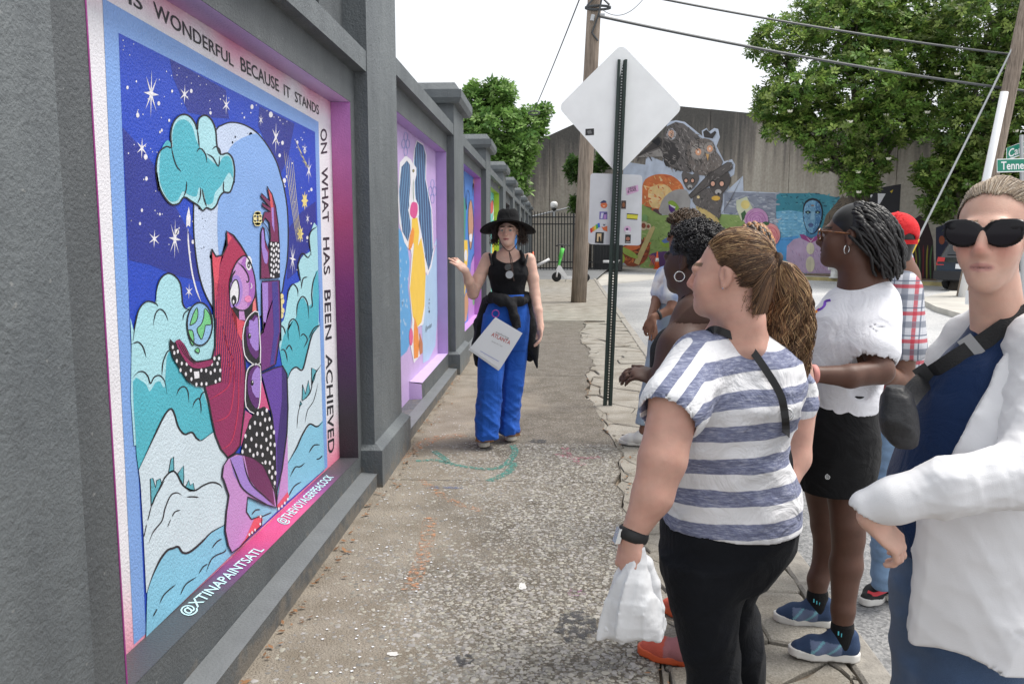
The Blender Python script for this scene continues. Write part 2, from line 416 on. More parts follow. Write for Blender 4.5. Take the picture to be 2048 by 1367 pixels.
# the sidewalk: a bed of dirt, two smooth slabs along the wall, broken pieces towards the kerb
sw = MB(); sw.hexa([(-1.6, -4, -0.12), (cin(-4), -4, -0.12), (cin(33), 33, -0.12), (-1.6, 33, -0.12), (-1.6, -4, -0.03), (cin(-4), -4, -0.03), (cin(33), 33, -0.03), (-1.6, 33, -0.03)])
sidewalk = sw.build('sidewalk', M_DIRT, kind='structure')
jag = lambda y: 0.42+0.06*math.sin(1.3*y)+0.025*math.sin(4.3*y+1)+0.02*math.sin(13*y)+0.02*max(0, y-9)
def slab(y0, y1, m, right):
    ys = np.linspace(y0, y1, max(int((y1-y0)/0.12), 2)); b = MB()
    n = len(ys); V = [(-1.6, y, z) for z in (-0.05, 0.0) for y in ys]+[(right(y), y, z) for z in (-0.05, 0.0) for y in ys]
    Fc = [(n+i, 3*n+i, 3*n+i+1, n+i+1) for i in range(n-1)]+[(3*n+i, 2*n+i, 2*n+i+1, 3*n+i+1) for i in range(n-1)]+[(0, 2*n, 3*n, n), (n-1, 2*n-1, 4*n-1, 3*n-1)]
    b.add(V, Fc); return b.build('concrete_slab', m, sidewalk)
slab(-4, 5.19, M_AGG, jag); slab(5.2, 9.4, M_AGG, jag); slab(9.412, 16.0, M_AGG, jag)
slab(16.012, 24.6, M_SLAB, lambda y: cin(y)-0.012); slab(24.612, 33, M_SLAB, lambda y: cin(y)-0.012)
# broken paving pieces: cells of a jittered pattern, each its own piece with a bevelled rim
def clip(poly, p, n):
    out = []
    for i in range(len(poly)):
        a, b = poly[i], poly[(i+1) % len(poly)]; da, db = (a-p)@n, (b-p)@n
        if da <= 0: out.append(a)
        if (da < 0) != (db < 0): out.append(a+(b-a)*(da/(da-db)))
    return out
seeds = []
yy = 1.6
while yy < 16:
    st = 0.24+0.012*yy
    for xx in np.arange(0.3, cin(yy)+0.35, st*1.15):
        seeds.append((xx+RNG.uniform(-.4, .4)*st, yy+RNG.uniform(-.4, .4)*st))
    yy += st*0.85
seeds = np.array(seeds)
for i, s0 in enumerate(seeds):
    if s0[1] < 1.9 or s0[1] > 15.8: continue
    lo, hi = jag(s0[1])-0.03, cin(s0[1])-0.012
    poly = [np.array(q) for q in ((s0[0]-.6, s0[1]-.6), (s0[0]+.6, s0[1]-.6), (s0[0]+.6, s0[1]+.6), (s0[0]-.6, s0[1]+.6))]
    d = np.linalg.norm(seeds-s0, axis=1)
    for j in np.argsort(d)[1:16]:
        n = nrm(seeds[j]-s0); poly = clip(poly, (seeds[j]+s0)/2-n*RNG.uniform(.001, .005), n)
        if len(poly) < 3: break
    if len(poly) >= 3: poly = clip(poly, np.array([hi, 0]), np.array([1.0, -0.0175]) if False else np.array([1.0, 0.0]))
    if len(poly) < 3: continue
    # keep the pieces on the kerb side of the ragged slab edge
    poly = [np.array([max(q[0], jag(q[1])+0.005), q[1]]) for q in poly]
    pp = []
    for k, q in enumerate(poly):
        a = poly[(k+1) % len(poly)]; pp += [q, (q+a)/2+RNG.normal(0, .009, 2)]
    pp = [np.array([max(q[0], jag(q[1])+0.005), q[1]]) for q in pp]
    P = np.array(pp); c = P.mean(0)
    ar = 0.5*abs(np.dot(P[:, 0], np.roll(P[:, 1], 1))-np.dot(P[:, 1], np.roll(P[:, 0], 1)))
    if ar < 0.004: continue
    n = len(P); z = RNG.uniform(-0.008, 0.008); tl = RNG.normal(0, .018, 2)
    zt = lambda q: z+(q-c)@tl
    inn = c+(P-c)*(1-0.009/np.maximum(np.linalg.norm(P-c, axis=1), .03))[:, None]
    V = [(q[0], q[1], -0.06) for q in P]+[(q[0], q[1], zt(q)-0.007) for q in P]+[(q[0], q[1], zt(q)) for q in inn]
    Fc = [(k, (k+1) % n, n+(k+1) % n, n+k) for k in range(n)]+[(n+k, n+(k+1) % n, 2*n+(k+1) % n, 2*n+k) for k in range(n)]+[tuple(range(2*n, 3*n))]
    mesh('paving_piece', V, Fc, M_SLAB, sidewalk)
# kerb stones
kerb = bpy.data.objects.new('kerb', None); put(kerb, kind='structure')
y = -2.0
while y < 33:
    ln = random.uniform(1.1, 1.9); g = 0.012; r = random.uniform(-.01, .012); wd = 0.125
    b = MB(); a0, a1 = cin(y+g), cin(y+ln)
    P = [(a0, y+g, -.13), (a0+wd, y+g, -.13), (a1+wd, y+ln, -.13), (a1, y+ln, -.13), (a0, y+g, r-.012), (a0+wd, y+g, r-.02), (a1+wd, y+ln, r-.02), (a1, y+ln, r-.012)]
    P2 = [(a0+.012, y+g+.012, r), (a0+wd-.02, y+g+.012, r), (a1+wd-.02, y+ln-.012, r), (a1+.012, y+ln-.012, r)]
    b.add(P+P2, [(0, 1, 5, 4), (1, 2, 6, 5), (2, 3, 7, 6), (3, 0, 4, 7), (4, 5, 9, 8), (5, 6, 10, 9), (6, 7, 11, 10), (7, 4, 8, 11), (8, 9, 10, 11)])
    b.build('kerb_stone', M_CURB, kerb); y += ln
# loose pebbles of the worn concrete, half sunk (too small to pick apart: one mesh)
def pebbles(n, x0, x1, y0, y1):
    ico = np.array([(1, 0, 0), (-1, 0, 0), (0, 1, 0), (0, -1, 0), (0, 0, 1), (.7, .7, .35), (-.7, .7, .3), (.7, -.7, .3), (-.7, -.7, .35)])
    fc = np.array([(4, 0, 5), (4, 5, 2), (4, 2, 6), (4, 6, 1), (4, 1, 8), (4, 8, 3), (4, 3, 7), (4, 7, 0)])
    u = RNG.uniform(size=n); Y = y0+(y1-y0)*u**1.5; X = RNG.uniform(x0, x1, n)
    keep = RNG.uniform(size=n) < np.clip((X+0.85+0.25*np.sin(3*Y+X*4))/0.7, 0.12, 1)
    X, Y = X[keep], Y[keep]; n = len(X)
    keep2 = np.array([x < jag(q)-.01 for x, q in zip(X, Y)]); X, Y = X[keep2], Y[keep2]; n = len(X)
    s = RNG.gamma(6, 0.0009, n)+0.0022; a = RNG.uniform(0, 6.28, n); fl = RNG.uniform(.25, .5, n); st = RNG.uniform(.6, 1.2, n)
    V = np.repeat(ico[None], n, 0)*s[:, None, None]; V[..., 1] *= st[:, None]; V[..., 2] *= fl[:, None]
    V += RNG.normal(0, .0006, V.shape)
    c, sn = np.cos(a)[:, None], np.sin(a)[:, None]
    W = np.stack([V[..., 0]*c-V[..., 1]*sn+X[:, None], V[..., 0]*sn+V[..., 1]*c+Y[:, None], V[..., 2]-0.0006], -1)
    g = RNG.uniform(0.14, 0.36, n); tint = np.stack([g*1.04, g*0.98, g*RNG.uniform(.8, .95, n)], 1)
    C = np.repeat(tint[:, None], 9, 1).reshape(-1, 3)
    Q = (fc[None]+9*np.arange(n)[:, None, None]).reshape(-1, 3)
    mesh('aggregate_pebbles', W.reshape(-1, 3), Q, mat('pebble', attr=True, rough=.7), sidewalk, colors=C, smooth=True, kind='stuff')
pebbles(34000, -1.05, 0.5, 2.4, 6.2)
# ================================================================ painted wall
def wallm(base):
    def f(t, N, L, p):
        tc = N.new('ShaderNodeTexCoord'); v = tc.outputs['Object']; mp = N.new('ShaderNodeMapping'); mp.inputs['Scale'].default_value = (6, 6, .7); L.new(v, mp.inputs[0])
        st = noise(N, L, mp.outputs[0], 1.2, 6, .7); bl = noise(N, L, v, 1.7, 5, .6); fi = noise(N, L, v, 70, 6, .65); mid = noise(N, L, v, 14, 4)
        c = mixc(N, L, 1.0, base, ramp(N, L, st, [(.3, (.82, .82, .83)), (.55, (1, 1, 1)), (.75, (1.14, 1.13, 1.11))]), 'MULTIPLY')
        c = mixc(N, L, 1.0, c, ramp(N, L, bl, [(.3, (.8, .81, .83)), (.5, (1, 1, 1)), (.72, (1.2, 1.19, 1.17))]), 'MULTIPLY')
        sep = N.new('ShaderNodeSeparateXYZ'); L.new(v, sep.inputs[0]); gr = N.new('ShaderNodeMath'); gr.operation = 'ADD'; L.new(sep.outputs[2], gr.inputs[0]); L.new(mapr(N, L, mid, .3, .7, -.1, .1), gr.inputs[1])
        c = mixc(N, L, mapr(N, L, gr.outputs[0], .0, .10, .55, 0.0), c, (.20, .17, .135)); chip = mapr(N, L, noise(N, L, v, 31, 3, .4), .735, .75, 0.0, .5); c = mixc(N, L, chip, c, (.27, .27, .26))
        L.new(c, p.inputs['Base Color']); h = N.new('ShaderNodeMath'); h.operation = 'MULTIPLY_ADD'; L.new(mid, h.inputs[0]); h.inputs[1].default_value = .8; L.new(fi, h.inputs[2]); bumpn(N, L, p, h.outputs[0], .011, .75)
    return f
M_WALL = node_mat('grey_stucco_paint', wallm((0.118, 0.132, 0.140)), .5)
M_WALLD = node_mat('darker_grey_stucco', wallm((0.085, 0.094, 0.100)), .5)  # wall panels and plinths in a darker grey than the pilasters
M_WALL2 = mat('light_grey_paint', (0.15, 0.16, 0.167), 0.5, bump=(80, 0.35, 4), var=(6, 0.12))
XW, XP, XB, XG = -1.20, -1.12, -1.32, -1.10         # wall face, pilaster face, back of the recesses, plinth face
wall = thing('painted_wall', (-1.3, 5, 0), 'long dark grey stucco wall with pilasters and mural recesses beside the sidewalk', 'wall')
PIL = [(0.9, 1.86), (5.06, 6.0), (9.45, 10.45), (13.95, 14.95), (18.7, 19.7), (23.3, 24.3), (27.9, 28.9), (32.5, 33.5), (37.2, 38.2), (42.0, 43.0)]
REC = [(2.15, 4.95, .275, .205, 2.36), (6.25, 9.38, .25, .25, 2.53), (10.75, 13.85, .3, .3, 2.57), (15.3, 18.5, .3, .3, 2.57),
       (20.1, 23.0, .3, .3, 2.5), (24.7, 27.6, .3, .3, 2.5), (29.3, 32.2, .4, .4, 2.4), (33.9, 36.9, .4, .4, 2.4), (38.6, 41.7, .4, .4, 2.4)]
b = MB()
for i, (a, c) in enumerate(PIL):
    tall = 4.6 if i < 2 else 3.1
    pb = MB(); pb.box(-1.62, XP, a, c, 0, tall); pil = pb.build('pilaster', M_WALL, wall)
    kb = MB()
    kb.hexa([(-1.3, a-.04, 0), (-1.065, a-.04, 0), (-1.065, c+.06, 0), (-1.3, c+.06, 0), (-1.3, a-.04, .235), (-1.065, a-.04, .235), (-1.065, c+.06, .235), (-1.3, c+.06, .235)])
    kb.hexa([(-1.3, a-.038, .236), (-1.068, a-.038, .236), (-1.068, c+.058, .236), (-1.3, c+.058, .236), (-1.3, a+.01, .275), (-1.117, a+.01, .275), (-1.117, c+.01, .275), (-1.3, c+.01, .275)])
    kb.build('pilaster_base', M_WALL, pil)
    if i >= 2:
        cb = MB()
        cb.hexa([(-1.72, a-.10, 3.06), (-1.05, a-.10, 3.06), (-1.05, c+.10, 3.06), (-1.72, c+.10, 3.06), (-1.72, a-.14, 3.11), (-1.02, a-.14, 3.11), (-1.02, c+.14, 3.11), (-1.72, c+.14, 3.11)])
        cb.box(-1.72, -1.02, a-.14, c+.14, 3.111, 3.2)
        cb.hexa([(-1.7, a-.12, 3.201), (-1.04, a-.12, 3.201), (-1.04, c+.12, 3.201), (-1.7, c+.12, 3.201), (-1.66, a-.06, 3.285), (-1.1, a-.06, 3.285), (-1.1, c+.06, 3.285), (-1.66, c+.06, 3.285)])
        cb.build('cap', M_WALL, pil)
PANELS = []
for i, (r0, r1, s0, s1, tp) in enumerate(REC):
    y0, y1 = PIL[i][1], PIL[i+1][0]
    ct, cb_ = (2.67, 2.55) if i == 0 else (2.84, 2.72)
    q = MB()
    q.box(-1.6, XW, y0, r0, 0, cb_+.01); q.box(-1.6, XW, r1, y1, 0, cb_+.01); q.box(-1.6, XW, r0, r1, tp, cb_+.01)
    if i == 1:     # the sill of the second recess is broken off at its near end
        ys = 7.45; q.box(-1.6, XW, r0, ys, 0, .09); q.hexa([(-1.6, ys, 0), (XW, ys+.02, 0), (XW, r1, 0), (-1.6, r1, 0), (-1.6, ys, s0), (XW-.01, ys+.06, s0-.02), (XW, r1, s1), (-1.6, r1, s1)])
    else: q.hexa([(-1.6, r0, 0), (XW, r0, 0), (XW, r1, 0), (-1.6, r1, 0), (-1.6, r0, s0), (XW, r0, s0), (XW, r1, s1), (-1.6, r1, s1)])
    q.box(-1.6, XB, r0, r1, .05, tp+.02)
    if i == 0:      # upper storey set back above the ledge, with the jamb of an opening
        q.box(-1.6, XW-.06, y0, 3.9, ct, 4.6); q.box(-1.6, XW-.3, 3.9, 4.55, ct, 4.6); q.box(-1.6, XW-.06, 4.55, y1, ct, 4.6)
    pan = q.build('wall_panel', M_WALLD, wall); PANELS.append(pan)
    MB().box(-1.66, XP-.004, y0+.001, y1-.001, cb_, ct).build('coping', M_WALL, wall)
    pz = .105 if i == 0 else .09
    e = [(-1.25, y0+.04, 0), (XG, y0+.04, 0), (XG, y1-.04, 0), (-1.25, y1-.04, 0), (-1.25, y0+.04, pz+.01), (XG+.0, y0+.04, pz), (XG, y1-.04, pz-.02), (-1.25, y1-.04, pz-.01)]
    MB().hexa(e).build('plinth', M_WALLD, wall)
    tp_ = [(-1.199, y0+.04, pz+.012), (XG+.002, y0+.04, pz+.003), (XG+.002, y1-.04, pz-.017), (-1.199, y1-.04, pz-.008)]
    mesh('plinth_ledge', tp_, [(0, 1, 2, 3)], M_WALL2, wall)
# ================================================================ flat paint: polygons and brush strokes laid on a plane, layer over layer
M_PAINT = mat('wall_paint_colours', attr=True, rough=0.42, bump=(110, 0.4, 4), var=(7, 0.05))
class Paint:
    def __init__(s, plane, step=0.0004): s.pl = plane; s.g = {}; s.step = step
    def _mb(s, n): return s.g.setdefault(n, MB())
    def poly(s, n, pts, c, lev, sm=0):
        P = smooth_pts(pts, sm) if sm else np.asarray(pts, float)
        s._mb(n).add([s.pl(x, y, 0.002+lev*s.step) for x, y in P], [tuple(range(len(P)))], c)
    def stroke(s, n, pts, w, c, lev, sm=5, taper=True, closed=False):
        """brush line of width w (photo pixels)"""
        P = np.asarray(pts, float)
        if sm: P = smooth_pts(P, sm, closed)
        m = len(P); T = np.gradient(P, axis=0); T /= np.linalg.norm(T, axis=1, keepdims=True)+1e-9; N = np.stack([-T[:, 1], T[:, 0]], 1)
        ww = np.full(m, w/2.0)
        if taper and not closed: t = np.linspace(0, 1, m); ww *= np.clip(np.minimum(t, 1-t)*5, 0.25, 1)
        L, R = P+N*ww[:, None], P-N*ww[:, None]
        s._mb(n).add([s.pl(x, y, 0.002+lev*s.step) for x, y in np.concatenate([L, R])], [(i, i+1, m+i+1, m+i) for i in range(m-1)]+([(m-1, 0, m, 2*m-1)] if closed else []), c)
    def disc(s, n, cx, cy, rx, ry, c, lev, k=10, rot=0):
        a = np.arange(k)*2*np.pi/k; x, y = rx*np.cos(a), ry*np.sin(a)
        s.poly(n, np.stack([cx+x*math.cos(rot)-y*math.sin(rot), cy+x*math.sin(rot)+y*math.cos(rot)], 1), c, lev)
    def star(s, n, cx, cy, rx, ry, c, lev, k=4, th=0.16, rot=0.0):
        P = []
        for i in range(2*k):
            a = math.pi*i/k+rot; r = 1.0 if i % 2 == 0 else th
            P.append((cx+rx*r*math.sin(a), cy-ry*r*math.cos(a)))
        s.poly(n, P, c, lev)
    def build(s, parent, m=None):
        for n, b in s.g.items(): b.build(n, m or M_PAINT, parent)
def frame(ox, oy, sc):
    return lambda *pts: [(ox+x/sc, oy+y/sc) for x, y in pts]
m1, m2, m3, m4 = frame(190, 40, 4), frame(190, 340, 4), frame(190, 640, 4), frame(190, 960, 4)
k5, k6 = frame(380, 370, 8), frame(400, 500, 8)
WHITE, BLACK = col(240, 238, 244), col(28, 28, 34)
CYL, CYM, CYD = col(176, 226, 236), col(122, 205, 217), col(84, 186, 204)      # cloud paints
SNOW, ICE = col(214, 230, 240), col(140, 205, 234)
NB, ND, NM = col(36, 74, 196), col(42, 54, 150), col(40, 62, 172)
FRB = col(132, 172, 234)
def gridpaint(name, P00, P01, P11, P10, fn, parent, n=24, m=24, mt=None):
    """paint with a colour that runs over the surface: fn(u, v) -> colour"""
    P00, P01, P11, P10 = [np.asarray(p, float) for p in (P00, P01, P11, P10)]
    V = []; C = []
    for i in range(n+1):
        for j in range(m+1):
            u, v = i/n, j/m; V.append((1-u)*(1-v)*P00+(1-u)*v*P01+u*v*P11+u*(1-v)*P10); C.append(fn(u, v))
    Fc = np.array([(i*(m+1)+j, i*(m+1)+j+1, (i+1)*(m+1)+j+1, (i+1)*(m+1)+j) for i in range(n) for j in range(m)])
    return mesh(name, V, Fc, mt or M_PAINT, parent, colors=C)
def cmix(*st):
    """colour stops (t, colour) -> function of t"""
    T = [q[0] for q in st]; Cc = np.array([q[1] for q in st])
    return lambda t: tuple(float(np.interp(t, T, Cc[:, i])) for i in range(3))+(1.0,)
# ---------------------------------------------------------------- first recess: the night-sky mural
r0, r1, s0, s1, tp = REC[0]
mural = MB().box(XB+.0005, XB+.0012, r0, r1, .2, tp).build('mural', mat('mural_ground', (0.75, 0.74, 0.76), .5, bump=(110, .4, 4)), wall)
mural['label'] = 'mural of a hooded purple figure holding a globe under a starry sky'
pk = cmix((0, WHITE), (.35, WHITE), (.75, col(246, 190, 210)), (1, col(236, 150, 186)))
def border(u, v):   # u along Y, v up
    t = max(0, (v-.9)/.1)*(.75+.3*math.sin(u*23)*math.sin(u*9+1)); q = max(0, (.16-v)/.16)
    a = np.array(pk(min(t, 1))); b_ = np.array(col(244, 110, 150)); return tuple((1-q)*a+q*b_)
gridpaint('painted_border', (XB+.002, r0, .17), (XB+.002, r0, tp), (XB+.002, r1, tp), (XB+.002, r1, .17), border, mural, 60, 40)
lil = cmix((0, col(226, 190, 232)), (.4, col(178, 146, 194)), (1, col(206, 146, 206)))
gridpaint('painted_reveal', (XW, r0, tp-.002), (XB+.003, r0, tp-.002), (XB+.003, r1, tp-.002), (XW, r1, tp-.002), lambda u, v: lil(v*.6+.2*math.sin(6*u)), mural, 12, 8)
rv = cmix((0, col(60, 58, 64)), (.12, col(62, 56, 64)), (.3, col(88, 44, 96)), (.5, col(132, 46, 122)), (.68, col(190, 78, 132)), (.82, col(206, 112, 176)), (1, col(208, 140, 212)))
gridpaint('painted_reveal', (XW, r1-.002, .2), (XB+.003, r1-.002, .2), (XB+.003, r1-.002, tp-.003), (XW, r1-.002, tp-.003), lambda u, v: rv(u), mural, 40, 4)
MB().box(XW-.012, XW+.0015, r0-.006, r0+.001, .28, tp).build('painted_edge', mat('magenta_edge', col(150, 50, 130), .5), mural)
sb = cmix((0, col(78, 80, 84)), (.24, col(80, 80, 84)), (.33, col(118, 66, 120)), (.47, col(222, 84, 140)), (.62, col(228, 92, 148)), (.74, col(150, 74, 140)), (.86, col(86, 78, 88)), (1, col(78, 80, 84)))
gridpaint('painted_sill', (XW, r0, s0+.003), (XB+.004, r0, s0+.004), (XB+.004, r1, s1+.004), (XW, r1, s1+.003), lambda u, v: sb(u), mural, 50, 3)
P = Paint(lambda x, y, o: onX(x, y, XB)+np.array([o+.0005, 0, 0]))
nsl = [(235, 66), (628.8, 263.8), (647, 940), (290, 1266), (276, 960), (258.8, 681)]
P.poly('painted_frame', [(203, -4), (636, 244), (641, 460), (654, 933), (266, 1288), (250, 960), (226, 500)], FRB, 1)
P.poly('night_sky', nsl, NB, 2)
for pl in (m1((590, 310), (1040, 560), (1065, 790), (930, 780), (740, 740), (620, 470)), m1((1310, 690), (1590, 830), (1540, 1100), (1480, 1230), (1300, 850)), m1((212, 860), (330, 990), (480, 1180), (490, 1300)) + m2((640, 300), (780, 560), (830, 890), (600, 830), (440, 760), (262, 720), (236, 150)),
           m2((1540, 470), (1640, 340), (1760, 250), (1765, 470), (1700, 640), (1600, 820), (1530, 880))):
    P.poly('night_sky', pl, ND, 3)
# moon
moon = [(k, v) for k, v in m1((960, 880), (1000, 845), (1070, 820), (1140, 825), (1210, 850), (1280, 895), (1340, 960), (1400, 1050), (1450, 1150), (1485, 1270))]+m2((1500, 120), (1530, 300), (1538, 520), (1530, 720), (1505, 870), (1470, 1010), (1300, 1180), (1000, 1180), (920, 1080), (860, 960), (820, 820), (795, 660), (780, 480), (780, 280), (790, 100), (820, -100))
P.poly('moon', moon, col(204, 219, 245), 4, 3); P.stroke('moon', moon, 2.6, BLACK, 6, 3, closed=True)
P.poly('moon', m1((1290, 905), (1340, 960), (1400, 1050), (1450, 1150), (1485, 1270))+m2((1500, 120), (1528, 300), (1534, 520), (1526, 720), (1500, 870), (1466, 1010), (1300, 1170), (1050, 1000), (985, 700), (970, 420), (985, 180), (1020, -60), (1110, -220)), col(138, 178, 238), 5, 3)
# stars and dots
for fr, L in ((m1, [(440, 590, 62, 190, 8), (708, 595, 42, 80, 6), (1042, 680, 34, 80, 6), (1320, 800, 22, 52, 6), (1440, 940, 34, 130, 6), (365, 1025, 46, 88, 6), (1672, 1030, 20, 48, 6), (1705, 1200, 24, 110, 6)]),
              (m2, [(465, 550, 48, 75, 6), (630, 550, 50, 160, 8), (743, 970, 34, 65, 6), (1575, 710, 28, 130, 8), (1695, 390, 18, 48, 6)])):
    for x, y, a, b_, k in L: (qx, qy), = fr((x, y)); P.star('painted_star', qx, qy, a/4, b_/4, WHITE, 4, k, .2, .06)
for fr, L in ((m2, [(1672, 245, 28, 78), (1636, 510, 28, 70)]),):
    for x, y, a, b_ in L: (qx, qy), = fr((x, y)); P.star('painted_star', qx, qy, a/4, b_/4, col(240, 220, 140), 4, 8, .5)
for i in range(9):
    x0, x1 = 1505+i*18, 1600+i*9+(40 if i > 4 else 0); ya, yb = (1040+i*20, 1364+90) if i < 5 else (960+(i-5)*55, 1364+(-180 if i > 4 else 0)+0)
    P.stroke('comet_tail', m1((x0, ya), ((x0+x1)/2+8, (ya+yb)/2), (x1, yb)) if i > 4 else m1((x0, ya), ((x0+x1)/2, (ya+yb+300)/2), (x1+10, yb+320)), .8, col(232, 220, 150), 4, 3)
rs = np.random.default_rng(5)
for i in range(210):
    u, v = rs.uniform(.02, .98), rs.uniform(.01, .62)
    x = 235+(629-235)*u+20*v; y = 66+(264-66)*u+v*(640-100*u); rr = .8+3.2*rs.uniform()**4
    P.disc('star_dots', x, y, rr, rr*1.55, WHITE, 4, 8)
P.poly('comet', m2((742, 290), (756, 380), (752, 455), (736, 440), (722, 460), (722, 380)), WHITE, 4); P.stroke('comet', m2((735, 465), (740, 600), (765, 800), (800, 950), (838, 1050)), 3, WHITE, 4)
# the cloud in front of the moon
cl = m1((500, 1364), (478, 1230), (480, 1130), (505, 1050), (560, 1012), (598, 1018), (592, 920), (610, 830), (650, 775), (700, 755), (750, 775), (790, 830), (806, 880), (815, 800), (850, 765), (890, 770), (930, 815), (955, 890), (965, 1010), (995, 1075), (1050, 1065), (1090, 1110), (1106, 1200), (1100, 1300))+m2((1100, 90), (1070, 175), (1020, 178), (985, 215), (960, 280), (920, 315), (880, 300), (850, 325), (815, 285), (760, 250), (700, 215), (660, 265), (600, 275), (545, 220), (500, 130), (480, 20))
P.poly('cloud', cl, CYL, 7, 3); P.stroke('cloud', cl, 3.2, BLACK, 9, 3, closed=True)
P.poly('cloud', m1((610, 1020), (606, 930), (622, 850), (660, 805), (715, 800), (765, 850), (790, 930), (820, 1010), (880, 1090), (970, 1160), (1010, 1100), (1060, 1090), (1088, 1150), (1092, 1260))+m2((1060, 20), (1000, 120), (950, 180), (930, 260), (880, 270), (860, 180), (820, 140), (800, 210), (740, 200), (690, 170), (650, 240), (590, 250), (540, 180), (505, 80), (505, -60), (520, -170), (570, -240)), CYD, 8, 3)
for s_ in (m1((598, 1018), (615, 1100), (640, 1170), (676, 1212)), m1((800, 1060), (820, 1028), (850, 1040), (875, 1085), (882, 1140)), m1((880, 1070), (930, 1100), (975, 1170), (985, 1090)), m1((925, 1035), (955, 1012), (985, 1035), (995, 1080)), m2((720, 90), (715, 160), (695, 215)), m2((832, 140), (830, 210), (808, 265)), m2((845, 150), (860, 230), (880, 290)), m2((1018, 90), (1015, 150), (1025, 180)), m1((806, 880), (815, 950), (822, 1020))):
    P.stroke('cloud', s_, 2.4, BLACK, 10, 4)
# clouds low on both sides
cL = m2((270, 1180), (300, 1300), (310, 1200), (340, 1100), (400, 1050), (470, 1060), (480, 960), (510, 870), (570, 825), (630, 850), (670, 910), (682, 1000), (690, 1070), (720, 1110), (760, 1090), (900, 1150), (940, 1190))+m3((940, 300), (930, 880), (560, 900), (300, 1000), (280, 200))
P.poly('cloud_bank', cL, CYL, 7, 2)
P.stroke('cloud_bank', m2((290, 1364), (310, 1220), (340, 1110), (400, 1050), (470, 1065), (490, 1090)), 3, BLACK, 9); P.stroke('cloud_bank', m2((475, 1060), (480, 960), (510, 870), (570, 825), (630, 850), (670, 910), (682, 1000), (690, 1070), (720, 1110), (765, 1090)), 3, BLACK, 9)
P.stroke('cloud_bank', m2((452, 1240), (470, 1150), (505, 1112), (545, 1140), (572, 1205)), 2.6, BLACK, 9); P.stroke('cloud_bank', m2((690, 1200), (700, 1150), (740, 1115), (775, 1130)), 2.4, BLACK, 9)
P.poly('cloud_bank', m3((290, 490), (350, 480), (400, 520), (425, 570), (470, 500), (510, 490), (545, 540), (560, 300), (600, 250), (650, 340), (720, 480), (800, 540), (850, 560), (940, 900), (840, 960), (760, 900), (700, 910), (640, 850), (600, 710), (540, 760), (470, 900), (400, 1050), (335, 1190), (310, 900)), CYD, 8, 2)
for s_ in (m3((280, 190), (330, 175), (370, 215), (396, 298)), m3((290, 455), (330, 415), (375, 412), (410, 450), (430, 505), (460, 455), (505, 442), (545, 490), (562, 590)), m3((522, 440), (530, 340), (560, 260), (585, 235)), m3((637, 605), (660, 550), (700, 530), (730, 570), (738, 660)), m3((768, 700), (785, 650), (820, 625), (835, 690), (835, 750)), m3((825, 640), (840, 590), (865, 570))):
    P.stroke('cloud_bank', s_, 2.6, BLACK, 9)
cR = m2((1770, 450), (1720, 490), (1705, 560), (1715, 650), (1660, 680), (1620, 760), (1640, 880), (1580, 910), (1540, 980), (1520, 1110), (1500, 1200), (1470, 1240), (1470, 1364))+m3((1470, 250), (1530, 480), (1640, 400), (1720, 150), (1790, 40))+m2((1785, 1200),)
P.poly('cloud_bank', cR, CYL, 7, 2)
P.poly('cloud_bank', m2((1775, 800), (1740, 900), (1730, 1060), (1690, 1080), (1660, 1020), (1620, 1060), (1600, 1180), (1560, 1210), (1530, 1300), (1540, 1364))+m3((1530, 60), (1470, 250), (1530, 470), (1600, 380), (1650, 390), (1700, 200), (1780, 40)), CYD, 8, 2)
for s_ in (m2((1768, 452), (1720, 490), (1705, 560), (1722, 680)), m2((1722, 655), (1695, 700), (1650, 665), (1618, 740), (1620, 820), (1640, 900)), m2((1775, 800), (1740, 880), (1725, 990), (1730, 1085), (1705, 1100)), m2((1640, 950), (1655, 870), (1690, 855)), m2((1530, 1040), (1540, 960), (1575, 912), (1610, 950), (1615, 1010)), m2((1605, 1190), (1610, 1080), (1650, 1010), (1690, 1060), (1702, 1190)), m2((1535, 1300), (1545, 1220), (1580, 1190), (1615, 1240), (1630, 1350)), m2((1700, 1350), (1740, 1270), (1788, 1238)), m3((1475, 240), (1500, 235), (1520, 270), (1530, 330)), m3((1515, 240), (1545, 200), (1570, 245)), m3((1635, 130), (1660, 110), (1690, 155), (1660, 220)), m2((1470, 1240), (1500, 1260), (1515, 1310))):
    P.stroke('cloud_bank', s_, 2.4, BLACK, 9)
# snowy hills and water
P.poly('snow_hill', m3((335, 1190), (400, 1050), (470, 900), (540, 760), (590, 708), (620, 760), (650, 850), (700, 910), (760, 895), (800, 945), (840, 958), (930, 900), (1070, 870), (1070, 1364))+m4((1060, 300), (1020, 360), (900, 430), (760, 560), (690, 580), (640, 530), (560, 560), (470, 700), (405, 880), (395, 900), (372, 400), (350, 30)), SNOW, 10)
P.stroke('snow_hill', m3((330, 1200), (400, 1050), (470, 900), (540, 760), (590, 708), (620, 750), (650, 850), (700, 910), (760, 895), (800, 945), (840, 958), (930, 890)), 3.6, BLACK, 12)
P.stroke('snow_hill', m3((490, 1364), (540, 1260), (600, 1205), (640, 1230), (690, 1320), (780, 1364)), 3.2, BLACK, 12); P.stroke('snow_hill', m4((435, 210), (470, 120), (540, 0)), 3, BLACK, 12); P.stroke('snow_hill', m4((660, -20), (700, 50), (780, 80), (850, 40), (920, 15), (980, 30), (1005, 60)), 3.2, BLACK, 12)
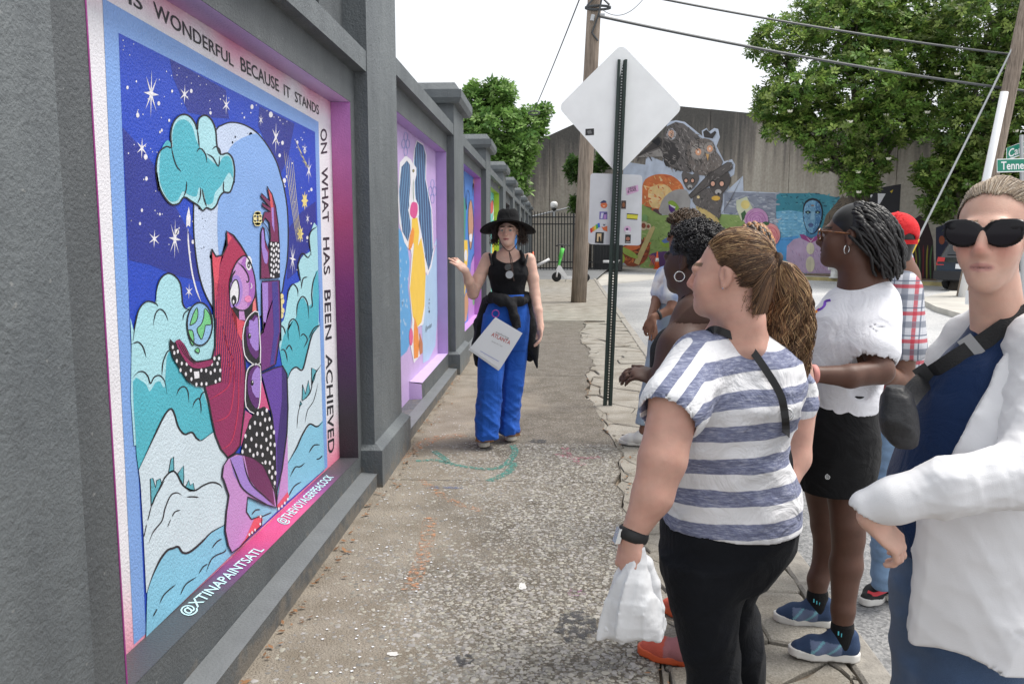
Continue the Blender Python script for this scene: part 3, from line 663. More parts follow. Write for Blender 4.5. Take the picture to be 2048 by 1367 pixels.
P.stroke('snow_hill', m4((415, 495), (450, 410), (520, 320), (545, 220), (590, 120), (640, 98), (680, 118)), 2.6, BLACK, 12); P.stroke('snow_hill', m4((720, 132), (770, 130), (815, 135)), 2.6, BLACK, 12); P.stroke('snow_hill', m4((600, 290), (625, 250), (668, 236)), 2.4, BLACK, 12); P.stroke('snow_hill', m4((435, 200), (405, 320)), 2, BLACK, 12); P.stroke('snow_hill', m4((395, 350), (375, 450)), 2, BLACK, 12); P.stroke('snow_hill', m4((590, 310), (565, 370)), 1.6, BLACK, 12)
for q in (m3((432, 1480), (425, 1265), (445, 1260), (468, 1340), (475, 1280), (505, 1265), (515, 1300), (475, 1390)), m3((570, 1225), (590, 1110), (612, 1092), (615, 1205)), m3((645, 1225), (692, 1160), (695, 1260), (690, 1320)), m3((705, 1335), (735, 1275), (745, 1320), (770, 1300), (782, 1364), (740, 1364)), m3((1645, 640), (1650, 515), (1672, 590), (1697, 480), (1710, 570), (1680, 620)), m3((1722, 520), (1722, 380), (1760, 400), (1745, 470)), m3((1625, 690), (1632, 645), (1645, 670))):
    P.poly('ice_crystal', q, col(96, 178, 194), 12); P.stroke('ice_crystal', q, 1.6, BLACK, 13, 0, closed=True)
P.poly('snow_hill', m3((1530, 480), (1560, 400), (1600, 375), (1650, 395), (1690, 260), (1720, 130), (1790, 40), (1812, 800), (1770, 850), (1710, 830), (1640, 940), (1530, 1140)), SNOW, 10)
P.stroke('snow_hill', m3((1530, 470), (1560, 400), (1600, 375), (1650, 395), (1690, 250), (1730, 110), (1790, 38)), 2.8, BLACK, 12); P.stroke('snow_hill', m3((1640, 650), (1710, 580), (1740, 450), (1800, 355)), 2, BLACK, 12); P.stroke('snow_hill', m3((1670, 820), (1690, 720), (1740, 640), (1775, 500)), 1.4, BLACK, 12); P.stroke('snow_hill', m3((1605, 860), (1615, 740), (1640, 660)), 1.4, BLACK, 12)
P.poly('painted_water', m4((405, 880), (470, 700), (560, 560), (640, 530), (690, 580), (760, 560), (900, 430), (1025, 350), (1070, 60), (1530, -40), (1745, -40), (395, 1250), (400, 1000)), ICE, 10)
P.poly('painted_water', m3((1530, 1140), (1640, 940), (1710, 830), (1770, 850), (1812, 800), (1828, 1190), (1540, 1440), (1500, 1400)), ICE, 11)
P.stroke('painted_water', m4((400, 890), (440, 770), (500, 640), (560, 560), (610, 540), (650, 530), (685, 575), (740, 572), (830, 500), (920, 410), (1022, 355)), 4.2, BLACK, 13)
P.stroke('painted_water', m3((1532, 1140), (1600, 1020), (1650, 910), (1705, 830), (1765, 850), (1812, 810)), 3, BLACK, 13)
for s_ in (m4((500, 985), (530, 920), (580, 870), (630, 830)), m4((448, 1085), (480, 1025)), m4((668, 912), (710, 830), (795, 772)), m4((875, 730), (910, 640), (950, 600), (1020, 570), (1035, 545)), m4((815, 745), (850, 690), (885, 668)), m4((920, 540), (960, 490), (1000, 465)), m4((1535, 130), (1580, 50), (1640, 10)), m4((1240, 275), (1270, 238), (1310, 232)), m3((1550, 1250), (1590, 1175), (1630, 1170), (1668, 1138)), m3((1700, 1060), (1740, 1000), (1790, 995)), m3((1760, 1110), (1785, 1105), (1810, 1080)), m4((1320, 290), (1400, 255))):
    P.stroke('painted_water', s_, 2.4, BLACK, 13)
# globe
gx, gy = m2((822, 1230))[0]
P.disc('globe', gx, gy, 25.5, 43, col(150, 196, 234), 11, 28, -.08)
for q in (m2((745, 1230), (770, 1150), (800, 1100), (808, 1160), (790, 1215), (750, 1240)), m2((862, 1105), (900, 1150), (915, 1230), (870, 1240), (862, 1280), (840, 1350), (820, 1330), (800, 1270), (835, 1230), (855, 1170)), m2((725, 1290), (760, 1280), (775, 1330), (772, 1400), (750, 1380)), m3((785, 235), (805, 222), (820, 235), (815, 262), (790, 250))):
    P.poly('globe', q, col(120, 206, 140), 12, 3); P.stroke('globe', q, 1.6, BLACK, 13, 3, closed=True)
a = np.arange(28)*2*np.pi/28; P.stroke('globe', np.stack([gx+25.5*np.cos(a), gy+43*np.sin(a)], 1), 3, BLACK, 14, 0, closed=True)
# the figure
RED, MAG, DPU, LPU, VIO, PNK = col(228, 84, 104), col(150, 42, 96), col(96, 40, 116), col(170, 136, 218), col(104, 70, 168), col(206, 150, 214)
cloak = m2((915, 630), (950, 690), (1000, 680), (1040, 600), (1035, 485), (1090, 520), (1150, 600), (1220, 720), (1260, 850), (1275, 1000), (1290, 1180), (1200, 1210), (1170, 1260), (1165, 1364))+m3((1170, 200), (1190, 400), (1180, 700), (1145, 1000), (1100, 1060), (1045, 1095), (990, 1030), (945, 920), (915, 780), (890, 640), (862, 540), (900, 380), (945, 200), (945, 0))+m2((935, 1150), (930, 900))
P.poly('figure_cloak', cloak, MAG, 14); P.stroke('figure_cloak', cloak, 2.8, BLACK, 17, 0, closed=True)
P.poly('figure_cloak', m2((918, 650), (950, 700), (1005, 690), (1042, 610), (1042, 500), (1080, 540), (1020, 640), (980, 760), (965, 950), (945, 1100), (930, 900)), RED, 15)
P.poly('figure_cloak', m2((1080, 540), (1150, 620), (1200, 690), (1120, 720), (1075, 800), (1050, 900), (1040, 1100), (1000, 1250), (965, 1250), (960, 950), (985, 760), (1030, 640)), col(178, 48, 88), 15)
P.poly('figure_cloak', m2((1070, 1090), (1130, 1190), (1190, 1215), (1168, 1290), (1165, 1364))+m3((1165, 180), (1120, 90), (1090, 0)), RED, 16)
for i in range(26):
    t = i/25; x = 945+t*150
    P.stroke('figure_cloak', m2((x, 900+60*t), (x-4+20*t, 1150), (x+30*t, 1340))+m3((x+60*t, 280), (x+60*t-40*(1-t), 500)), 1.1, (RED if i % 2 else col(104, 40, 108)), 16, 3)
for s_ in (m3((1040, 300), (1070, 420), (1040, 540), (890, 640)), m3((1100, 400), (1090, 600), (1050, 760), (925, 815)), m3((1130, 380), (1130, 700), (1080, 960), (990, 1035)), m3((1000, 30), (1040, 200), (1090, 330), (1095, 480))): P.stroke('figure_cloak', s_, 2, col(206, 54, 92), 16)
face = m2((1185, 685), (1225, 740), (1258, 850), (1268, 960), (1250, 1040), (1200, 1110), (1140, 1120), (1085, 1080), (1060, 980), (1065, 860), (1100, 760), (1140, 705))
P.poly('figure_face', face, PNK, 18, 3); P.poly('figure_face', m2((1185, 690), (1225, 745), (1258, 850), (1266, 960), (1245, 1040), (1200, 1090), (1215, 960), (1200, 830), (1150, 760)), col(176, 108, 196), 19, 2); P.stroke('figure_face', face, 2.6, BLACK, 20, 3, closed=True)
P.disc('figure_face', *m2((1205, 1030))[0], 7, 7, col(238, 140, 190), 20)
P.poly('figure_face', m2((1066, 1090), (1060, 950), (1080, 860), (1120, 840), (1155, 900), (1160, 1000), (1130, 1080), (1095, 1090)), LPU, 20, 3)
P.poly('figure_face', m2((1066, 1060), (1062, 960), (1080, 900), (1110, 880), (1130, 950), (1125, 1030), (1100, 1075)), WHITE, 21, 3); P.stroke('figure_face', m2((1062, 960), (1080, 900), (1112, 878), (1132, 950), (1126, 1040), (1105, 1085)), 2.4, BLACK, 22)
P.disc('figure_face', *m2((1090, 1040))[0], 5.5, 10, BLACK, 22); P.disc('figure_face', *m2((1086, 1052))[0], 1.8, 4, WHITE, 23)
P.disc('figure_face', *m2((1212, 745))[0], 6.5, 15, WHITE, 20); P.disc('figure_face', *m2((1210, 758))[0], 3, 7, BLACK, 21); P.disc('figure_face', *m2((1210, 762))[0], 1.1, 2.6, WHITE, 22)
P.stroke('figure_face', m2((1115, 735), (1160, 770), (1200, 830), (1212, 880), (1198, 895), (1190, 880)), 2, BLACK, 22); P.stroke('figure_face', m2((1225, 900), (1235, 930), (1222, 950)), 1.6, WHITE, 22); P.stroke('figure_face', m2((1105, 800), (1075, 850), (1070, 900)), 3, BLACK, 22)
P.poly('figure_face', m2((1070, 1090), (1140, 1125), (1200, 1110), (1245, 1050), (1240, 1130), (1180, 1200), (1130, 1190)), BLACK, 17); P.poly('figure_face', m2((1135, 1120), (1172, 1118), (1185, 1200), (1135, 1195)), PNK, 18)
P.poly('figure_face', m2((1248, 1040), (1262, 1000), (1275, 1130), (1242, 1130)), col(240, 130, 130), 18)
# raised arm with dotted cuff and flower
arm = m2((1310, 870), (1312, 500), (1325, 450), (1338, 470), (1345, 560), (1375, 640), (1390, 540), (1380, 420), (1345, 380), (1330, 420), (1322, 400), (1340, 335), (1390, 335), (1325, 290), (1318, 260), (1385, 300), (1310, 210), (1315, 185), (1385, 250), (1362, 130), (1400, 190), (1430, 290), (1450, 430), (1460, 600), (1460, 860))
P.poly('figure_arm', arm, col(126, 44, 92), 16); P.stroke('figure_arm', arm, 1.8, BLACK, 18, 0, closed=True)
P.poly('figure_arm', m2((1362, 135), (1398, 200), (1412, 300), (1418, 500), (1398, 420), (1392, 300)), col(226, 96, 104), 17); P.poly('figure_arm', m2((1395, 300), (1412, 300), (1420, 500), (1400, 440)), LPU, 18)
P.poly('figure_arm', m2((1312, 520), (1325, 470), (1336, 520), (1345, 620), (1366, 660), (1362, 740), (1340, 740), (1318, 640)), LPU, 18, 2)
P.poly('figure_arm', m2((1375, 570), (1452, 575), (1460, 860), (1385, 858), (1370, 760), (1378, 660)), BLACK, 18)
for i in range(26):
    (qx, qy), = m2((1392+(i % 4)*19+(i//4 % 2)*6, 590+(i//4)*42+(i % 2)*12)); P.disc('figure_arm', qx, qy, 1.9, 3.6, WHITE, 19, 8)
P.stroke('figure_arm', m2((1310, 866), (1380, 866), (1460, 858)), 2.4, BLACK, 20, 0); P.stroke('flower', m2((1390, 590), (1370, 480), (1320, 410), (1290, 395)), 1.6, BLACK, 19)
for i in range(8):
    an = i*math.pi/4; (qx, qy), = m2((1283+20*math.cos(an), 388+46*math.sin(an))); P.disc('flower', qx, qy, 3.6, 7, col(242, 230, 170), 20, 8, an); 
P.disc('flower', *m2((1283, 388))[0], 2, 3, col(120, 100, 50), 21)
for i in range(5):
    (qx, qy), = m2((1482+8*math.sin(i*2.4), 1010+i*38)); P.disc('flower', qx, qy, 3.6, 6, col(242, 226, 160), 15, 8)
# lower sleeve, body, legs
slv = m2((1318, 890), (1460, 880), (1470, 1100), (1472, 1364))+m3((1468, 100), (1430, 350), (1315, 410), (1300, 250), (1300, 130), (1330, 70))+m2((1330, 1300), (1320, 1100))
P.poly('figure_body', slv, col(116, 50, 128), 16); P.poly('figure_body', m2((1400, 895), (1445, 890), (1455, 1100), (1460, 1364))+m3((1455, 90), (1415, 350), (1385, 360), (1415, 100))+m2((1410, 1200),), col(72, 62, 150), 17)
P.poly('figure_body', m2((1322, 900), (1368, 900), (1370, 1100), (1350, 1220), (1330, 1210)), LPU, 17); P.stroke('figure_body', slv, 2.2, BLACK, 18, 0, closed=True)
b1 = m2((1288, 1135), (1230, 1150), (1185, 1215), (1168, 1300))+m3((1165, 150), (1180, 280), (1240, 345), (1305, 340), (1300, 100)); b2 = m3((1305, 365), (1230, 365), (1195, 420), (1185, 560), (1190, 690), (1255, 745), (1290, 700), (1305, 600))
for bb in (b1, b2): P.poly('figure_body', bb, BLACK, 18, 2); P.stroke('figure_body', bb, 2, WHITE, 19, 2, closed=True)
P.poly('figure_body', m2((1284, 1170), (1235, 1190), (1205, 1250))+m3((1190, 60), (1200, 200), (1245, 290), (1290, 285)), DPU, 20, 2); P.poly('figure_body', m2((1282, 1180), (1250, 1210))+m3((1215, 0), (1212, 130), (1240, 215), (1290, 235)), LPU, 21, 2)
P.poly('figure_body', m3((1300, 375), (1235, 385), (1205, 460), (1205, 580), (1240, 670), (1290, 690)), DPU, 20, 2); P.poly('figure_body', m3((1300, 385), (1255, 400), (1232, 480), (1240, 570), (1295, 620)), LPU, 21, 2)
for x, y in ((1216, 125), (1238, 500)): P.disc('figure_body', *m3((x, y))[0], 3, 6, BLACK, 22); P.disc('figure_body', *m3((x+2, y-8))[0], 1, 2, WHITE, 23)
P.poly('figure_body', m3((1185, 720), (1240, 760), (1190, 880), (1150, 1010), (1150, 980)), col(196, 84, 136), 18); P.poly('figure_body', m3((1310, 460), (1380, 720), (1330, 690), (1295, 710)), col(214, 90, 140), 18)
thigh = m3((1315, 425), (1420, 380), (1485, 365), (1520, 430), (1528, 700), (1520, 900), (1480, 1200), (1440, 1364))+m4((1437, 200), (1432, 100))+m3((1425, 1000), (1400, 760))
P.poly('figure_leg', thigh, VIO, 17); P.poly('figure_leg', m3((1480, 372), (1520, 430), (1528, 700), (1518, 900), (1470, 1250), (1445, 1340), (1440, 1000), (1480, 640)), col(62, 42, 116), 18); P.stroke('figure_leg', thigh, 2.4, BLACK, 20, 0, closed=True)
P.poly('figure_leg', m3((1525, 830), (1530, 1364))+m4((1530, 100), (1460, 200), (1440, 190), (1470, 0))+m3((1480, 1200),), PNK, 17); P.poly('figure_leg', m4((1525, 90), (1538, 130), (1500, 180), (1450, 230), (1440, 200)), col(232, 84, 110), 19)
skirt = m3((1340, 690), (1375, 730), (1410, 860), (1425, 1000), (1432, 1200), (1425, 1364))+m4((1432, 200), (1400, 60))+m3((1390, 1290), (1330, 1160), (1240, 1100), (1150, 1060), (1170, 960), (1215, 800), (1280, 710))
P.poly('figure_skirt', skirt, BLACK, 19, 0)
for x, y in ((1282, 745), (1320, 745), (1355, 720), (1260, 820), (1304, 830), (1342, 795), (1378, 790), (1220, 855), (1360, 865), (1392, 855), (1184, 925), (1232, 950), (1275, 910), (1320, 910), (1352, 955), (1388, 930), (1414, 895), (1186, 1005), (1270, 1000), (1310, 1010), (1362, 1028), (1385, 990), (1420, 995), (1160, 1050), (1220, 1040), (1280, 1065), (1322, 1075), (1392, 1058), (1414, 1100), (1248, 1080), (1345, 1135), (1380, 1140), (1402, 1178), (1376, 1210), (1426, 1220), (1398, 1255), (1420, 1300), (1408, 1340), (1320, 1150)):
    P.disc('figure_skirt', *m3((x, y))[0], 2.2, 4.4, WHITE, 21, 10)
shin = m3((1045, 1100), (1110, 1065), (1170, 1075), (1250, 1100), (1330, 1160), (1390, 1290))+m4((1420, 90), (1437, 215), (1340, 190), (1200, 130), (1190, 250), (1230, 310), (1315, 280), (1312, 360), (1220, 440), (1140, 530), (1075, 575), (1045, 520), (1020, 400), (1030, 250), (1050, 120), (1010, 0))+m3((995, 1250), (1005, 1160))
P.poly('figure_leg', shin, PNK, 20); P.stroke('figure_leg', shin, 2.6, BLACK, 24, 0, closed=True)
P.poly('figure_leg', m3((1060, 1100), (1150, 1075), (1170, 1140), (1200, 1260), (1280, 1364))+m4((1420, 215), (1300, 170), (1190, 90), (1120, 0))+m3((1090, 1240),), LPU, 21); P.poly('figure_leg', m3((1175, 1080), (1250, 1105), (1330, 1165), (1400, 1300))+m4((1405, 80), (1420, 200), (1300, 100))+m3((1215, 1270),), col(112, 36, 92), 22)
P.stroke('figure_leg', m3((1060, 1110), (1110, 1240), (1150, 1330))+m4((1230, 120), (1420, 225)), 2.6, BLACK, 25, 3); P.stroke('figure_leg', m3((1160, 1080), (1190, 1220), (1240, 1320))+m4((1330, 120), (1430, 215)), 2, BLACK, 25, 3)
P.poly('figure_leg', m4((1130, 530), (1220, 440), (1312, 360), (1315, 280), (1260, 300), (1230, 360), (1180, 470)), col(236, 92, 110), 22, 2)
for x, y in ((1303, 288), (1300, 348), (1258, 395), (1235, 415), (1212, 432)): P.disc('figure_leg', *m4((x, y))[0], 2, 3, WHITE, 25, 8)
for x, y in ((1450, 225), (1475, 205), (1498, 180), (1522, 150)): P.disc('figure_leg', *m4((x, y))[0], 2, 3, WHITE, 25, 8)
# left arm under the globe
la = m3((575, 145), (610, 180), (655, 148), (690, 190), (740, 290), (790, 325), (870, 315), (920, 300), (985, 262), (995, 490), (900, 520), (850, 535), (790, 525), (720, 490), (650, 380), (600, 300), (578, 220))
P.poly('figure_arm', la, BLACK, 18); P.poly('figure_arm', m3((620, 170), (660, 160), (700, 210), (750, 310), (800, 340), (920, 315), (900, 365), (800, 385), (730, 360), (670, 280)), MAG, 20, 2)
for i in range(4): P.stroke('figure_arm', m3((640+i*14, 175), (690+i*14, 270), (770+i*6, 350)), 1.2, BLACK, 21)
for x, y in ((600, 215), (612, 260), (640, 250), (632, 325), (672, 345), (712, 350), (662, 398), (745, 400), (705, 430), (750, 470), (790, 512), (832, 510), (870, 508), (830, 400), (868, 402), (905, 420), (938, 400), (915, 350), (960, 345), (935, 305), (972, 305), (982, 400), (945, 490), (978, 472)):
    P.disc('figure_arm', *m3((x, y))[0], 2.2, 4, WHITE, 19, 8)
P.poly('figure_arm', m3((768, 410), (810, 408), (814, 460), (775, 468)), WHITE, 20)
P.build(mural)
# lettering
LB = mat('black_lettering', (0.02, 0.02, 0.024), .45); LW = mat('pale_cyan_lettering', col(206, 240, 246), .5)
def wall_text(s_, bl, br, tl, X, m, parent, lift=.0035, bold=.012):
    p0, p1, pt = onX(*bl, X), onX(*br, X), onX(*tl, X)
    return lettering('lettering', s_, p0, p1, pt-p0, np.linalg.norm(pt-p0), (lift, 0, 0), m, parent, bold)
for s_, bl, br, tl in (('IS', (256, 8), (284, 22), (254, -22)), ('WONDERFUL', (306, 32), (466, 134), (304, 2)), ('BECAUSE', (481, 141), (557, 184), (479, 113)), ('IT', (567, 190), (580, 198), (566, 168)), ('STANDS', (589, 203), (637, 230), (588, 182))):
    wall_text(s_, bl, br, tl, XB, LB, mural)
for s_, a0, a1 in (('ON', 258, 308), ('WHAT', 335, 447), ('HAS', 475, 550), ('BEEN', 580, 680), ('ACHIEVED', 708, 908)):
    x0 = 640+(a0-258)*.024; x1 = 640+(a1-258)*.024
    wall_text(s_, (x0, a0), (x1, a1), (x0+12.5, a0-1), XB, LB, mural)
def sill_text(s_, a0, b0, t0):     # lettering on the sill, running away along the wall
    zz = lambda y: s0+(s1-s0)*(y-r0)/(r1-r0)+.006
    def onS(x, y):
        v = ray(x, y); t = 0.5
        lo, hi = 0.1, 9
        for _ in range(60):
            t = (lo+hi)/2; p = CAM+v*t
            if p[2] > zz(p[1]): lo = t
            else: hi = t
        return CAM+v*t
    p0, p1, pt = onS(*a0), onS(*b0), onS(*t0)
    lettering('lettering', s_, p0, p1, pt-p0, np.linalg.norm(pt-p0), (0, 0, 0), LW, mural, .012)
sill_text('@XTINAPAINTSATL', (375, 1231), (529, 1098), (355, 1222)); sill_text('@THEVOYAGERPEACOCK', (568, 1048), (668, 953), (551, 1041))
# ---------------------------------------------------------------- second recess: the long-billed bird
g1, g2 = frame(780, 200, 4.555), frame(780, 480, 4.27)
LAV, LAV2 = col(204, 176, 226), col(184, 148, 208)
def recess(i, back, reveal, top, sill, label):
    r0, r1, s0, s1, tp = REC[i]
    mu = MB().box(XB+.0005, XB+.0012, r0, r1, .1, tp).build('mural', mat('mural_ground', (0.75, 0.74, 0.76)), wall); mu['label'] = label
    e = .003; one = lambda c: (lambda u, v: c)
    gridpaint('painted_ground', (XB+.002, r0, .09), (XB+.002, r0, tp), (XB+.002, r1, tp), (XB+.002, r1, .09), back if callable(back) else one(back), mu, 4, 12)
    gridpaint('painted_reveal', (XW, r1-.002, s1), (XB+e, r1-.002, s1), (XB+e, r1-.002, tp-.003), (XW, r1-.002, tp-.003), one(reveal), mu, 2, 2)
    gridpaint('painted_reveal', (XW, r0, tp-.002), (XB+e, r0, tp-.002), (XB+e, r1, tp-.002), (XW, r1, tp-.002), one(top), mu, 2, 2)
    y0 = 7.46 if i == 1 else r0
    if sill: gridpaint('painted_sill', (XW-.004, y0+(.05 if i == 1 else 0), s0+.003-(.018 if i == 1 else 0)), (XB+e, y0, s0+.004), (XB+e, r1, s1+.004), (XW-.004, r1, s1+.003), one(sill), mu, 2, 2)
    if i == 1: gridpaint('painted_sill', (XW, ys-.004+.02, .09), (XB, ys-.004, .09), (XB, ys-.004, s0), (XW-.01, ys+.05, s0-.025), one(LAV), mu, 2, 2)
    return mu
mu = recess(1, LAV, col(196, 168, 224), LAV2, col(214, 190, 232), 'mural of a long-billed striped bird on lavender')
P = Paint(lambda x, y, o: onX(x, y, XB)+np.array([o+.0005, 0, 0]))
NAVY, SKYB, PALE, YEL, ORG = col(58, 84, 128), col(92, 168, 226), col(178, 208, 238), col(250, 206, 70), col(244, 148, 50)
P.poly('painted_backdrop', g1((60, 1140), (100, 1200), (160, 1364))+g2((165, 200), (150, 400), (180, 650), (160, 900), (140, 950), (85, 1000), (60, 1000), (60, 0)), SKYB, 2)
P.poly('painted_backdrop', g1((420, 1260), (395, 1330))+g2((395, 40), (330, 290), (290, 300), (300, 420), (270, 700), (280, 1050), (330, 1020), (385, 900), (405, 620), (400, 300), (405, 0)), PALE, 2, 0)
out1 = g1((75, 760), (85, 570), (140, 505), (190, 545), (205, 580), (215, 460), (240, 365), (300, 400), (330, 500), (325, 720), (380, 1000), (395, 1364))+g2((392, 0), (350, 230), (320, 305), (290, 250), (260, 30), (150, 70), (120, 20))+g1((80, 1120), (70, 900))
P.poly('bird', out1, WHITE, 3)
w1 = g1((78, 830), (100, 610), (150, 552), (178, 590), (182, 760), (165, 1000), (185, 1180), (160, 1290), (110, 1200), (85, 1010)); w2 = g1((215, 560), (225, 440), (245, 378), (300, 415), (322, 500), (318, 720), (372, 1000), (386, 1364))+g2((370, 60), (345, 200), (325, 258), (298, 150), (280, 20))+g1((262, 1100), (225, 860))
for w_, n in ((w1, 9), (w2, 10)):
    P.poly('bird', w_, NAVY, 4); A = np.array(w_); x0, x1, ya, yb = A[:, 0].min(), A[:, 0].max(), A[:, 1].min(), A[:, 1].max()
    for i in range(n):      # pale stripes, clipped to the wing
        xs = x0-8+(x1-x0+8)*(i+.5)/n; pts = []
        for t in np.linspace(0, 1, 60):
            q = np.array((xs+10*t, ya+(yb-ya)*t)); c_ = False
            for j in range(len(A)):
                a_, b_ = A[j], A[j-1]
                if (a_[1] > q[1]) != (b_[1] > q[1]) and q[0] < (b_[0]-a_[0])*(q[1]-a_[1])/(b_[1]-a_[1])+a_[0]: c_ = not c_
            if c_: pts.append(q)
        if len(pts) > 2: P.stroke('bird', pts, .8, col(136, 192, 232), 5, 0, False)
P.poly('bird', g1((180, 640), (190, 600), (215, 588), (236, 620), (236, 680), (218, 760), (222, 880), (255, 960), (260, 1040), (250, 1080), (300, 1364))+g2((300, 250), (295, 600), (280, 720), (230, 745), (270, 960), (240, 1000), (200, 1050), (160, 850), (185, 700), (160, 400), (180, 130))+g1((170, 1280), (190, 1130), (160, 1000), (200, 900), (188, 760)), WHITE, 6)
P.disc('bird', *g1((208, 645))[0], 2.2, 3.4, BLACK, 7); P.disc('bird', *g1((208, 645))[0], 1.2, 2, col(180, 170, 90), 8); P.stroke('bird', g1((208, 720), (206, 820), (212, 930)), 1.2, col(70, 120, 70), 7)
P.poly('bird', g1((200, 930), (240, 940), (248, 1000), (235, 1060), (210, 1080), (178, 1040), (182, 970)), col(226, 84, 150), 7, 3)
P.poly('bird', g1((195, 1080), (245, 1070), (262, 1200), (250, 1330), (280, 1250))+g2((290, 150), (300, 300), (290, 560), (265, 700), (230, 740), (190, 650), (165, 420), (190, 150), (200, 40))+g1((190, 1250),), YEL, 7); P.poly('bird', g1((200, 1160), (216, 1200), (205, 1300), (180, 1364), (165, 1340), (175, 1240)), ORG, 8, 2)
P.poly('bird', g2((205, 650), (235, 760), (245, 900), (235, 1000), (200, 1012), (195, 850), (200, 740)), ORG, 8); P.poly('bird', g2((250, 790), (275, 880), (275, 960), (250, 980), (240, 900)), col(196, 120, 76), 8); P.disc('bird', *g2((175, 825))[0], 4, 18, col(228, 96, 150), 8)
for fr, x, y in ((g1, 140, 410), (g1, 384, 840)):
    for dx, dy in ((-20, -10), (20, -10), (0, -75), (0, 60)): (qx, qy), = fr((x+dx, y+dy)); a_ = np.arange(12)*2*np.pi/12; P.stroke('painted_flourish', np.stack([qx+3.6*np.cos(a_), qy+9*np.sin(a_)], 1), .8, col(104, 140, 208), 3, 0, closed=True)
for i in range(26): (qx, qy), = g2((80+rs.uniform(0, 70), 30+rs.uniform(0, 900))); P.disc('painted_drops', qx, qy, .9, 4, PALE, 3, 8)
P.build(mu)
for k, s_ in enumerate(('A', 'M', 'L', 'I')): wall_text(s_, (856.5, 601+8*k), (859, 601+8*k), (856.5, 596+8*k), XB, LB, mu, .004, 0)
wall_text('@smolart', (850, 662), (863, 653), (850, 652), XB, LB, mu, .004, 0)
# ---------------------------------------------------------------- the further recesses, seen as slivers
mu = recess(2, col(74, 134, 214), col(204, 134, 214), col(178, 112, 190), col(214, 160, 226), 'mural of cartoon faces in blue and yellow')
P = Paint(lambda x, y, o: onX(x, y, XB)+np.array([o+.0005, 0, 0]))
P.poly('painted_face', g1((640, 1364), (660, 860), (680, 900), (690, 1000), (680, 1364)), col(60, 150, 130), 2)
P.poly('painted_face', g1((712, 1000), (735, 905), (752, 1000), (760, 1150), (745, 1300), (730, 1364), (712, 1200)), col(200, 152, 120), 3, 2); P.stroke('painted_face', g1((712, 1000), (735, 905), (752, 1000), (760, 1150), (745, 1300), (730, 1364), (712, 1200)), 1, BLACK, 4, 2, closed=True)
P.poly('painted_face', g1((720, 1230), (745, 1220), (742, 1290), (722, 1280)), WHITE, 5, 2); P.stroke('painted_face', g1((672, 700), (680, 830), (695, 1000), (700, 830), (720, 860), (712, 1000)), 1, BLACK, 4); P.stroke('painted_face', g1((745, 880), (758, 760), (768, 1000), (765, 1200)), 1.2, BLACK, 4)
P.poly('painted_face', g2((625, 0), (660, 0), (665, 120), (650, 300), (640, 460), (622, 470)), YEL, 3); P.poly('painted_face', g2((690, 200), (720, 120), (740, 300), (720, 640), (665, 690), (670, 400)), col(196, 140, 214), 3); P.stroke('painted_face', g2((690, 200), (720, 120), (740, 300), (720, 640)), 1, BLACK, 4)
P.poly('painted_face', g2((628, 520), (655, 440), (668, 540), (650, 680), (630, 680)), col(206, 150, 110), 4, 2); P.poly('painted_face', g1((757, 720), (768, 720), (768, 780), (757, 800)), YEL, 4); P.disc('painted_face', *g2((645, 130))[0], 3, 12, WHITE, 5); P.disc('painted_face', *g2((712, 520))[0], 2, 9, col(120, 180, 120), 5)
P.build(mu)
mu = recess(3, col(120, 206, 200), col(178, 214, 58), col(160, 190, 50), col(178, 214, 58), 'mural on lime green ground')
P = Paint(lambda x, y, o: onX(x, y, XB)+np.array([o+.0005, 0, 0])); g6 = frame(900, 260, 6.835)
P.poly('painted_shape', g6((555, 1000), (585, 960), (590, 1080), (570, 1140), (552, 1130)), col(226, 92, 100), 2, 2); P.poly('painted_shape', g6((590, 990), (608, 1000), (606, 1200), (580, 1240)), WHITE, 2); P.poly('painted_shape', g6((575, 860), (600, 850), (608, 950), (590, 960)), col(96, 190, 190), 2); P.stroke('painted_shape', g6((560, 980), (585, 955), (600, 1100), (570, 1250)), .6, BLACK, 3)
P.poly('painted_shape', [(984, 480), (1000, 478), (1002, 505), (984, 510)], col(240, 200, 70), 2); P.build(mu)
GRY = col(86, 88, 92)
recess(4, col(120, 70, 66), GRY, GRY, None, 'dull red mural'); recess(5, col(92, 160, 226), col(96, 164, 230), col(92, 160, 226), GRY, 'plain sky blue mural')
recess(6, col(52, 60, 76), GRY, GRY, None, 'dark mural'); recess(7, col(40, 44, 56), GRY, GRY, None, 'dark mural'); recess(8, col(60, 70, 84), GRY, GRY, None, 'dark mural')
# sprayed overspill above the second recess
P = Paint(lambda x, y, o: onX(x, y, XW)+np.array([o-.001, 0, 0]))
for x, y in ((986, 355), (988, 362), (994, 366), (998, 374)): P.star('overspill', x, y, 1.6, 5, col(170, 206, 70), 1, 4, .4)
P.build(PANELS[1])
